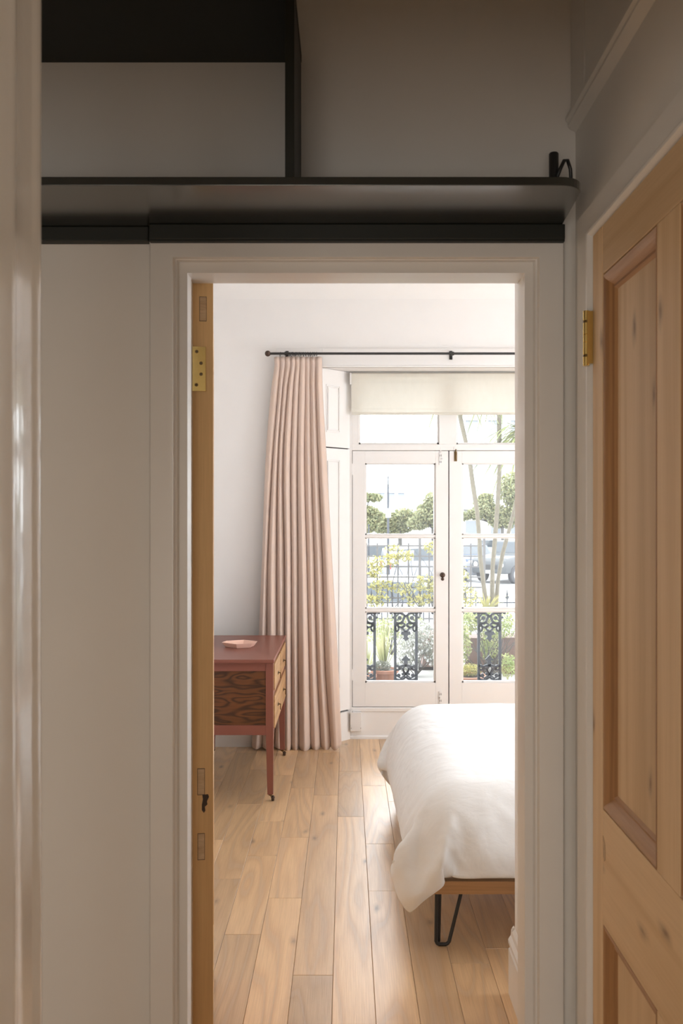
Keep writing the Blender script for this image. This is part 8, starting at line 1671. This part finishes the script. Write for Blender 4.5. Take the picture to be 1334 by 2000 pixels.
# terracotta pot with strap leaved plant, left pane
dpt = 7.25
px_, pz_ = PX(751, dpt), PZ(1306, dpt)
pot('terracotta_pot', 'weathered terracotta pot behind the iron balustrade, left pane', px_, dpt, 0, 0.115, pz_, M['terracotta'])
plant('strap_leaf_plant', 'tall pale green strap leaved plant growing in the terracotta pot', 'plant', (px_, dpt, pz_ - 0.02), [
    ('leaves', straps(MB(), (px_, dpt, pz_ - 0.02), 46, 0.50, 0.007, rg, 1.25, 0.7, 0.12), M['leaf_strap'])])
plant('trailing_plant', 'low pale trailing plant over the rim of the terracotta pot', 'plant', (px_ - 0.05, dpt - 0.09, pz_ - 0.02), [
    ('leaves', leaves(MB(), [(px_ - 0.04, dpt - 0.04, pz_ + 0.03, 0.10, 0.06, 0.05)], 900, 0.018, rg), M['leaf_grey'])])
pl2 = PX(716, 7.1)
pot('terracotta_pot', 'orange terracotta pot at the far left of the left pane', pl2, 7.1, 0, 0.08, PZ(1316, 7.1), M['terracotta'])
plant('strap_leaf_plant', 'yellow green strap leaved plant at the far left of the left pane', 'plant', (pl2, 7.1, PZ(1316, 7.1) - 0.02), [
    ('leaves', straps(MB(), (pl2, 7.1, PZ(1316, 7.1) - 0.02), 34, 0.42, 0.006, rg, 1.3, 0.6, 0.1), M['leaf_strap'])])
# white flowering shrub and its planter
ds = 8.1
plx = thing('wooden_planter', 'brown box planter holding the white flowering shrub, left pane', 'planter', (PX(846, ds), ds + 0.2, 0.0))
obj('box', MB().box(PX(826, ds), PX(880, ds), ds, ds + 0.4, 0.03, PZ(1242, ds), 0.006), M['corten'], plx)
obj('base', MB().box(PX(818, ds), PX(884, ds), ds + 0.01, ds + 0.4, 0, 0.03), M['black'], plx)
c_ = [E(800, 1270, 7.8, 28, 34), E(826, 1245, 7.8, 26, 34), E(842, 1280, 7.75, 14, 22), E(790, 1300, 7.8, 18, 12)]
bx0s = P(812, 1308, 7.8)
plant('flowering_shrub', 'grey green shrub with small white flowers in the left pane', 'shrub', (bx0s[0], bx0s[1], 0.0), [
    ('foliage', leaves(MB(), c_, 2600, 0.022, rg, 1.8), M['leaf_grey']),
    ('flowers', leaves(MB(), c_, 330, 0.032, rg, 1.1), M['flower']),
    ('stems', twigs(MB(), (bx0s[0], bx0s[1], 0.0), 14, 0.42, 0.005, rg, 1.2), M['bark2'])])
c_ = [E(770, 1225, 9.0, 30, 26), E(735, 1230, 9.0, 26, 30), E(800, 1215, 9.1, 30, 16)]
g0 = P(765, 1262, 9.0)
plant('leafy_shrub', 'fresh green shrub behind the pots under the trellis', 'shrub', (g0[0], g0[1], 0.0), [
    ('foliage', leaves(MB(), c_, 1500, 0.03, rg, 2.2), M['leaf_green']),
    ('stems', twigs(MB(), (g0[0], g0[1], 0), 12, 0.40, 0.006, rg, 1.2), M['bark2'])])
# climber on the trellis
c_ = [E(730, 1110, 10.2, 18, 26, 6), E(760, 1095, 10.2, 24, 14, 6), E(790, 1085, 10.2, 22, 12, 6), E(745, 1145, 10.2, 28, 14, 6), E(790, 1150, 10.2, 26, 12, 6), E(830, 1140, 10.2, 24, 18, 6), E(840, 1070, 10.2, 16, 12, 6),
      E(850, 1160, 10.2, 22, 14, 6), E(735, 1172, 10.2, 28, 14, 6), E(815, 1172, 10.2, 30, 12, 6), E(768, 1070, 10.2, 16, 8, 6)]
st = MB()
for px in (735, 768, 800, 822, 845):
    twigs(st, P(px, 1190, 10.22), 3, 0.75, 0.006, rg, 1.3)
plant('climbing_plant', 'yellow leaved climber scrambling over the grey trellis', 'climber', (P(785, 1200, 10.2)[0], 10.2, 0.0), [
    ('foliage', leaves(MB(), c_, 1150, 0.055, rg, 2.4), M['leaf_yellow']), ('stems', st.box(P(785, 1200, 10.2)[0] - 0.01, P(785, 1200, 10.2)[0] + 0.01, 10.19, 10.21, 0.0, 0.4), M['bark2'])])
c_ = [E(905, 1130, 10.1, 12, 30, 6), E(915, 1160, 10.1, 20, 16, 6), E(905, 1180, 10.1, 30, 10, 6)]
plant('climbing_plant', 'sparse yellow climber on the trellis end seen in the right french door', 'climber', (P(905, 1200, 10.1)[0], 10.1, 0.0), [
    ('foliage', leaves(MB(), c_, 260, 0.05, rg, 2.4), M['leaf_yellow']), ('stems', twigs(MB(), (P(905, 1200, 10.1)[0], 10.1, 0.0), 5, 0.9, 0.007, rg, 1.4), M['bark2'])])
# right pane: planters and shrubs
for nm, lab, x0_, x1_, yt, d_ in (('brown_planter', 'square brown metal planter in the right pane, left of the balustrade panel', 917, 950, 1246, 8.0),
                                  ('brown_planter', 'tall brown metal planter at the right edge of the right pane', 984, 1030, 1245, 7.9)):
    t = thing(nm, lab, 'planter', (PX((x0_ + x1_) / 2, d_), d_ + 0.15, 0))
    a, c2 = PX(x0_, d_), PX(x1_, d_); zt__ = PZ(yt, d_)
    obj('body', MB().box(a, c2, d_, d_ + 0.3, 0, zt__ - 0.015), M['corten'], t)
    obj('rim', MB().box(a - 0.006, c2 + 0.006, d_ - 0.006, d_ + 0.306, zt__ - 0.015, zt__), M['corten'], t)
c_ = [E(985, 1222, 7.7, 26, 26), E(915, 1215, 7.9, 28, 22), E(905, 1255, 7.6, 16, 40), E(990, 1300, 7.4, 18, 26), E(955, 1255, 7.8, 20, 40), E(945, 1205, 8.0, 40, 16)]
g0 = P(950, 1300, 7.7)
plant('leafy_shrub', 'bright yellow green shrub filling the right pane behind the balustrade', 'shrub', (g0[0], g0[1], 0.0), [
    ('foliage', leaves(MB(), c_, 3000, 0.032, rg, 2.2), M['leaf_green']),
    ('stems', twigs(MB(), (g0[0], g0[1], 0), 26, 0.55, 0.0055, rg, 1.0), M['bark2'])])
bw = P(915, 1318, 7.2)
pot('terracotta_bowl', 'wide terracotta bowl at the lower left of the right pane', bw[0], 7.2, 0, 0.15, PZ(1318, 7.2), M['terracotta'])
plant('low_plant', 'low yellow green plant in the terracotta bowl', 'plant', (bw[0], 7.2, PZ(1318, 7.2)), [
    ('leaves', leaves(MB(), [(bw[0], 7.2, PZ(1308, 7.2), 0.12, 0.10, 0.05)], 700, 0.022, rg), M['leaf_yellow'])])

# cabbage palm: three trunks, crowns
dk = 8.6
tr1 = [(962, 1240), (956, 1215), (950, 1185), (943, 1130), (938, 1090), (936, 1050), (932, 1000), (924, 950), (918, 905), (909, 860), (902, 830), (897, 805), (888, 740)]
tr2 = [(964, 1240), (962, 1210), (961, 1190), (962, 1110), (967, 1050), (973, 970), (976, 905), (975, 850), (975, 800), (976, 730)]
tr3 = [(966, 1240), (967, 1210), (968, 1190), (973, 1130), (982, 1080), (993, 1040), (1006, 990), (1018, 930), (1026, 880), (1030, 850)]
x_, y_, z_ = P(964, 1240, dk)
cp_ = thing('cabbage_palm', 'three stemmed cabbage palm with pale bark and drooping strap leaves in the right pane', 'palm', (x_, dk, 0.0))
obj('planting_mound', MB().lathe((x_, dk + 0.05, 0.0), [(0.24, 0), (0.20, z_ - 0.04), (0.1, z_ + 0.02)], 'z', 18), M['soil'], cp_, smooth=40)
for j, tr_ in enumerate((tr1, tr2, tr3)):
    dd = dk + (j - 1) * 0.06
    pts = [P(a, c, dd) for a, c in tr_]
    rad = [(5.2 if k < 3 else 4.3 if j < 2 else 3.9) * dd / 1700 * (1 + 0.05 * math.sin(k * 2)) for k in range(len(pts))]
    # resample for bark waviness
    obj('trunk', MB().tube(pts, rad, 12), M['bark'], cp_, smooth=True)
for (a, c, d_, n_, L_) in ((886, 745, dk, 80, 0.66), (976, 740, dk, 80, 0.66), (1026, 846, dk, 110, 0.75)):
    obj('leaf_crown', straps(MB(), P(a, c, d_), n_, L_, 0.015, rg, 0.30, 1.0, 0.75), M['leaf_palm'], cp_, normals=False)
obj('young_shoots', straps(MB(), P(950, 1195, dk - 0.08), 46, 0.36, 0.008, rg, 0.85, 1.0, 0.15), M['leaf_yellow'], cp_, normals=False)

# ---- street: lamp, trees, cars, houses
dl = 36
lx_, _, _ = P(758, 1000, dl)
s_ = dl / 1700
lp_ = thing('street_lamp', 'tall slim grey street lamp column with a white sign, left pane', 'street lamp', (lx_, dl, GZ))
zt_l = PZ(931, dl)
obj('column', MB().lathe((lx_, dl, GZ), [(0.075, 0), (0.075, 0.9), (0.05, 1.0), (0.042, zt_l - GZ - 0.35), (0.028, zt_l - GZ - 0.3), (0.026, zt_l - GZ)], 'z', 12), M['iron'], lp_, smooth=40)
obj('lamp_head', MB().box(lx_ - 0.085, lx_ + 0.075, dl - 0.08, dl + 0.08, zt_l, zt_l + 0.03, 0.006), M['car_grey'], lp_)
obj('sign_plate', MB().box(PX(753, dl), PX(763.5, dl), dl - 0.07, dl - 0.06, PZ(1011, dl), PZ(993, dl)), M['flower'], lp_)
x2 = PX(720, 40)
lp2 = thing('street_post', 'thin dark post at the far left of the left pane', 'post', (x2, 40, GZ))
obj('post', MB().lathe((x2, 40, GZ), [(0.035, 0), (0.03, PZ(1026, 40) - GZ)], 'z', 10), M['iron'], lp2)
obj('cap', MB().lathe((x2, 40, PZ(1026, 40)), [(0.04, 0), (0.02, 0.05)], 'z', 10), M['iron'], lp2)


def tree(label, d, blobs, tx, n, size, trunk_r=0.11, mt='leaf_tree', multi=False):
    x = PX(tx, d)
    t = thing('street_tree', label, 'tree', (x, d, GZ), 'trees along the street')
    cs = [E(a, c, d, r1, r2) for a, c, r1, r2 in blobs]
    obj('foliage', leaves(MB(), cs, n, size, rg, 1.7), M[mt], t, normals=False)
    zc = min(c[2] for c in cs)
    mb = MB().tube([(x, d, GZ), (x + 0.02, d, GZ + (zc - GZ) * 0.5), (x, d, zc - 0.1)], [trunk_r * 1.2, trunk_r, trunk_r * 0.9], 10)
    for c in cs:
        mb.tube([(x, d, zc - 0.25), ((x + c[0]) / 2, d, (zc + c[2]) / 2 - 0.05), (c[0], d, c[2])], [trunk_r * 0.7, trunk_r * 0.45, trunk_r * 0.2], 7)
    obj('trunk', mb, M['bark2'], t, smooth=40)


tree('two tiered street tree at the left edge of the left pane', 42, [(722, 972, 26, 9), (712, 1000, 28, 14), (716, 1025, 26, 16), (735, 1008, 14, 12)], 706, 3800, 0.17)
tree('broad low street tree behind the lamp column', 47, [(765, 1018, 26, 18), (790, 1012, 30, 20), (775, 1032, 30, 12), (745, 1030, 20, 12)], 781, 4600, 0.17)
tree('rounded street tree at the right of the left pane', 45, [(835, 1005, 26, 24), (848, 985, 22, 26), (818, 1022, 24, 14), (860, 1010, 26, 26)], 846, 4600, 0.17)
tree('forked street tree behind the palm stems in the right pane', 53, [(945, 990, 22, 22), (970, 1005, 28, 20), (1000, 955, 30, 34), (905, 1008, 20, 9), (985, 1020, 34, 12), (1015, 990, 28, 30), (950, 972, 16, 10), (930, 1004, 20, 12)], 981, 7200, 0.20, 0.10)


def car(label, cat, x, d, L_, W_, H_, rot_, mt, kind='hatch', z=GZ):
    """car with its length along local x, at ground z"""
    t = thing('car' if kind != 'jeep' else 'offroad_car', label, cat, (x, d, z))
    hl, hw = L_ / 2, W_ / 2

    def put(nm, mb, mtl, sm=False):
        mb.v = [(x + a * math.cos(rot_) - c * math.sin(rot_), d + a * math.sin(rot_) + c * math.cos(rot_), z + h) for a, c, h in mb.v]
        return obj(nm, mb, mtl, t, smooth=sm)
    hb = H_ * 0.58
    if kind == 'jeep':
        prof = [(-hl, .45), (-hl, H_ * .95), (-hl + .1, H_), (hl * .15, H_), (hl * .28, H_ * .68), (hl * .95, H_ * .62), (hl, H_ * .55), (hl, .45)]
        gh = [(-hl + .12, H_ * .66), (-hl + .14, H_ * .93), (hl * .10, H_ * .93), (hl * .22, H_ * .66)]
    else:
        rr = 0.05 if kind == 'van' else 0.28
        prof = [(-hl, .30), (-hl + .02, hb * .92), (-hl + rr * .6, hb), (-hl + rr * 1.6, H_ * .93), (-hl * .35, H_), (hl * .12, H_ * .97), (hl * .48, hb * 1.06), (hl * .88, hb * .90), (hl, hb * .65), (hl, .28)]
        gh = [(-hl + rr * 1.2 + .14, hb * 1.04), (-hl + rr * 1.6 + .12, H_ * .90), (-hl * .35, H_ * .945), (hl * .11, H_ * .92), (hl * .42, hb * 1.06)]
    # body as lofted side profile: narrower at roof
    n = len(prof)
    mb = MB()
    for s, inset in ((-1, 0.06), (-1, 0.0), (1, 0.0), (1, 0.06)):
        for a, h in prof:
            tumble = 0.16 * max(0, (h - hb) / max(0.01, H_ - hb)) if kind != 'jeep' else 0.04
            e = inset * 0.5
            mb.v.append((a * (1 - e * 0.3 / hl), s * (hw - tumble - (0 if inset == 0 else -0.0)) * (1 if inset == 0 else 1.0) - s * (0 if inset == 0 else 0), h))
    mb.v = mb.v[n:3 * n]
    mb.f = [tuple(range(n)), tuple(range(2 * n - 1, n - 1, -1))] + [(k, (k + 1) % n, (k + 1) % n + n, k + n) for k in range(n)]
    o_ = put('body', mb, mt)
    bv = o_.modifiers.new('bevel', 'BEVEL'); bv.width = 0.05; bv.segments = 3; bv.limit_method = 'ANGLE'; bv.angle_limit = 0.3
    for p in o_.data.polygons: p.use_smooth = True
    for s in (-1, 1):
        def tb(h): return hw - (0.16 * max(0, (h - hb) / (H_ - hb)) if kind != 'jeep' else 0.04) + 0.004
        m2 = MB(); m2.v = [(a, s * tb(h), h) for a, h in gh] + [(a, s * (tb(h) - 0.02), h) for a, h in gh]
        q = len(gh); m2.f = [tuple(range(q)), tuple(range(2 * q - 1, q - 1, -1))] + [(k, (k + 1) % q, (k + 1) % q + q, k + q) for k in range(q)]
        put('side_window', m2, M['car_glass'])
    (a0, h0_), (a1, h1_) = (prof[5], prof[6]) if kind != 'jeep' else (prof[3], prof[4])
    def gl(a0, h0_, a1, h1_, off):
        v0, v1 = Vector((a0, 0, h0_)).lerp(Vector((a1, 0, h1_)), .12), Vector((a0, 0, h0_)).lerp(Vector((a1, 0, h1_)), .9)
        w0, w1 = hw - 0.24, hw - 0.14
        m3 = MB(); m3.v = [(v0.x + off, -w0, v0.z), (v0.x + off, w0, v0.z), (v1.x + off, w1, v1.z), (v1.x + off, -w1, v1.z), (v0.x, -w0, v0.z), (v0.x, w0, v0.z), (v1.x, w1, v1.z), (v1.x, -w1, v1.z)]
        m3.f = [(0, 1, 2, 3), (4, 5, 6, 7), (0, 1, 5, 4), (1, 2, 6, 5), (2, 3, 7, 6), (3, 0, 4, 7)]
        return m3
    put('windscreen', gl(a0, h0_, a1, h1_, 0.015), M['car_glass'])
    if kind != 'jeep': put('rear_window', gl(prof[3][0], prof[3][1], prof[2][0], prof[2][1], -0.012), M['car_glass'])
    wr = 0.31 if kind != 'jeep' else 0.40
    for a in (-hl * .62, hl * .62):
        for s in (-1, 1):
            w_ = MB().lathe((a, s * (hw - 0.10) - 0.10, wr), [(wr * .6, 0), (wr * .95, .01), (wr, .04), (wr, .17), (wr * .95, .20), (wr * .6, .21)], 'y', 20)
            put('wheel', w_, M['tyre'], 40)
            put('hub_cap', MB().lathe((a, s * (hw - 0.0) - 0.01 + s * 0.005, wr), [(wr * .55, 0), (wr * .5, .015), (.02, .02)], 'y', 16), M['car_silver'])
    for s in (-1, 1):
        put('head_lamp', MB().lathe((hl - 0.03, s * (hw - 0.25), hb * .78), [(0.11, 0), (0.11, 0.04), (0.06, 0.06)], 'x', 14) if kind == 'jeep' else MB().box(hl - 0.10, hl + 0.015, s * (hw - 0.25) - .16, s * (hw - 0.25) + .16, hb * .66, hb * .82, .02), M['pale_lamp'])
        put('rear_lamp', MB().box(-hl - 0.012, -hl + 0.06, s * (hw - 0.15) - .1, s * (hw - 0.15) + .1, hb * .66, hb * .95, .02), M['red_lamp'])
    put('number_plate', MB().box(hl - 0.01, hl + 0.02, -0.26, 0.26, hb * .42, hb * .55), M['flower'])
    put('grille', MB().box(hl - 0.01, hl + 0.012, -0.45, 0.45, hb * .60, hb * .78), M['black'])
    return t


car('silver car parked side on just beyond the railing, behind the trellis', 'car', PX(800, 22.5), 22.5, 4.2, 1.75, 1.46, 0.0, M['car_silver'])
car('white car with dark windows parked just beyond the railing, behind the palm stems', 'car', PX(1125, 22.8), 22.8, 4.4, 1.75, 1.42, PI, M['car_white'])
car('grey blue car with a red rear lamp parked across the street in the left pane', 'car', PX(838, 40), 40, 4.2, 1.8, 1.62, 0.25, M['car_grey'], 'van')
car('white car parked across the street at the left of the left pane', 'car', PX(735, 44), 44, 4.4, 1.8, 1.6, 0.2, M['car_white'])
car('dark blue car facing the window, left of the palm stems', 'car', PX(922, 47), 47, 4.2, 1.8, 1.45, -PI / 2 + 0.15, M['car_blue'])
car('dark boxy off road car with round head lamps at the right of the right pane', 'car', PX(1004, 40), 40, 4.2, 1.85, 1.85, -PI / 2 - 0.75, M['car_dark'], 'jeep')
car('white estate car parked behind the palm stems', 'car', PX(962, 57), 57, 4.3, 1.8, 1.6, PI / 2 - 0.3, M['car_white'])


# park railing across the street
pk = thing('park_railing', 'pale iron railing across the street behind the parked cars', 'railing', (PX(950, 62), 62, GZ))
xa, xb = PX(880, 62), PX(1040, 62)
for z in (0.25, 1.15):
    obj('rail', MB().box(xa, xb, 61.98, 62.02, GZ + z, GZ + z + 0.04), M['car_silver'], pk)
base = obj('picket', MB().box(xa, xa + 0.025, 61.99, 62.01, GZ, GZ + 1.35), M['car_silver'], pk)
for k in range(1, 36):
    c = base.copy(); COL.objects.link(c); c.location.x += (xb - xa) / 36 * k


def house(label, x0, x1, d, top, bays, floors, porch=True, chimney=None):
    h = top - GZ
    t = thing('terraced_house', label, 'house', ((x0 + x1) / 2, d, GZ), 'pale houses across the street')
    obj('facade', MB().box(x0, x1, d, d + 9, GZ, top), M['stucco'], t)
    obj('cornice', MB().box(x0 - 0.2, x1 + 0.2, d - 0.5, d, top - 1.0, top - 0.7), M['stucco'], t)
    obj('string_course', MB().box(x0, x1, d - 0.2, d, GZ + h / floors * 1.05 - 0.15, GZ + h / floors * 1.05 + 0.1), M['stucco'], t)
    w = (x1 - x0) / bays
    for f in range(floors):
        z0 = GZ + h / floors * f + h / floors * 0.28
        for k in range(bays):
            xc = x0 + w * (k + .5)
            wf = obj('window', MB().box(xc - 0.75, xc + 0.75, d - 0.12, d, z0, z0 + h / floors * 0.58), M['stucco'], t)
            obj('pane', MB().box(xc - 0.55, xc + 0.55, d - 0.14, d - 0.10, z0 + 0.12, z0 + h / floors * 0.52), M['pane_far'], wf)
            if porch and f == 0 and k % 2 == 0:
                obj('porch_roof', MB().box(xc - 1.5, xc + 1.5, d - 2.2, d, GZ + 3.5, GZ + 4.0), M['stucco'], t)
                for sx in (-1.2, 1.2): obj('column', MB().lathe((xc + sx, d - 1.9, GZ), [(0.25, 0), (0.22, 0.3), (0.2, 3.3), (0.28, 3.5)], 'z', 12), M['stucco'], t, smooth=40)
    if chimney is not None:
        cb = obj('chimney', MB().box(chimney - 1.2, chimney + 1.2, d + 3, d + 5, top, top + 4.0), M['stucco'], t)
        for k in range(3): obj('chimney_pot', MB().lathe((chimney - 0.7 + k * 0.7, d + 4, top + 4.0), [(0.22, 0), (0.18, 0.8)], 'z', 10), M['terracotta'], cb)


house('distant pale house with a tall chimney in the left pane', PX(735, 150), PX(793, 150), 150, PZ(951, 150), 3, 2, False, PX(787, 150))
house('pale stucco terrace with columned porches behind the street tree, right pane', PX(899, 78), PX(1120, 78), 78, PZ(800, 78), 5, 4)
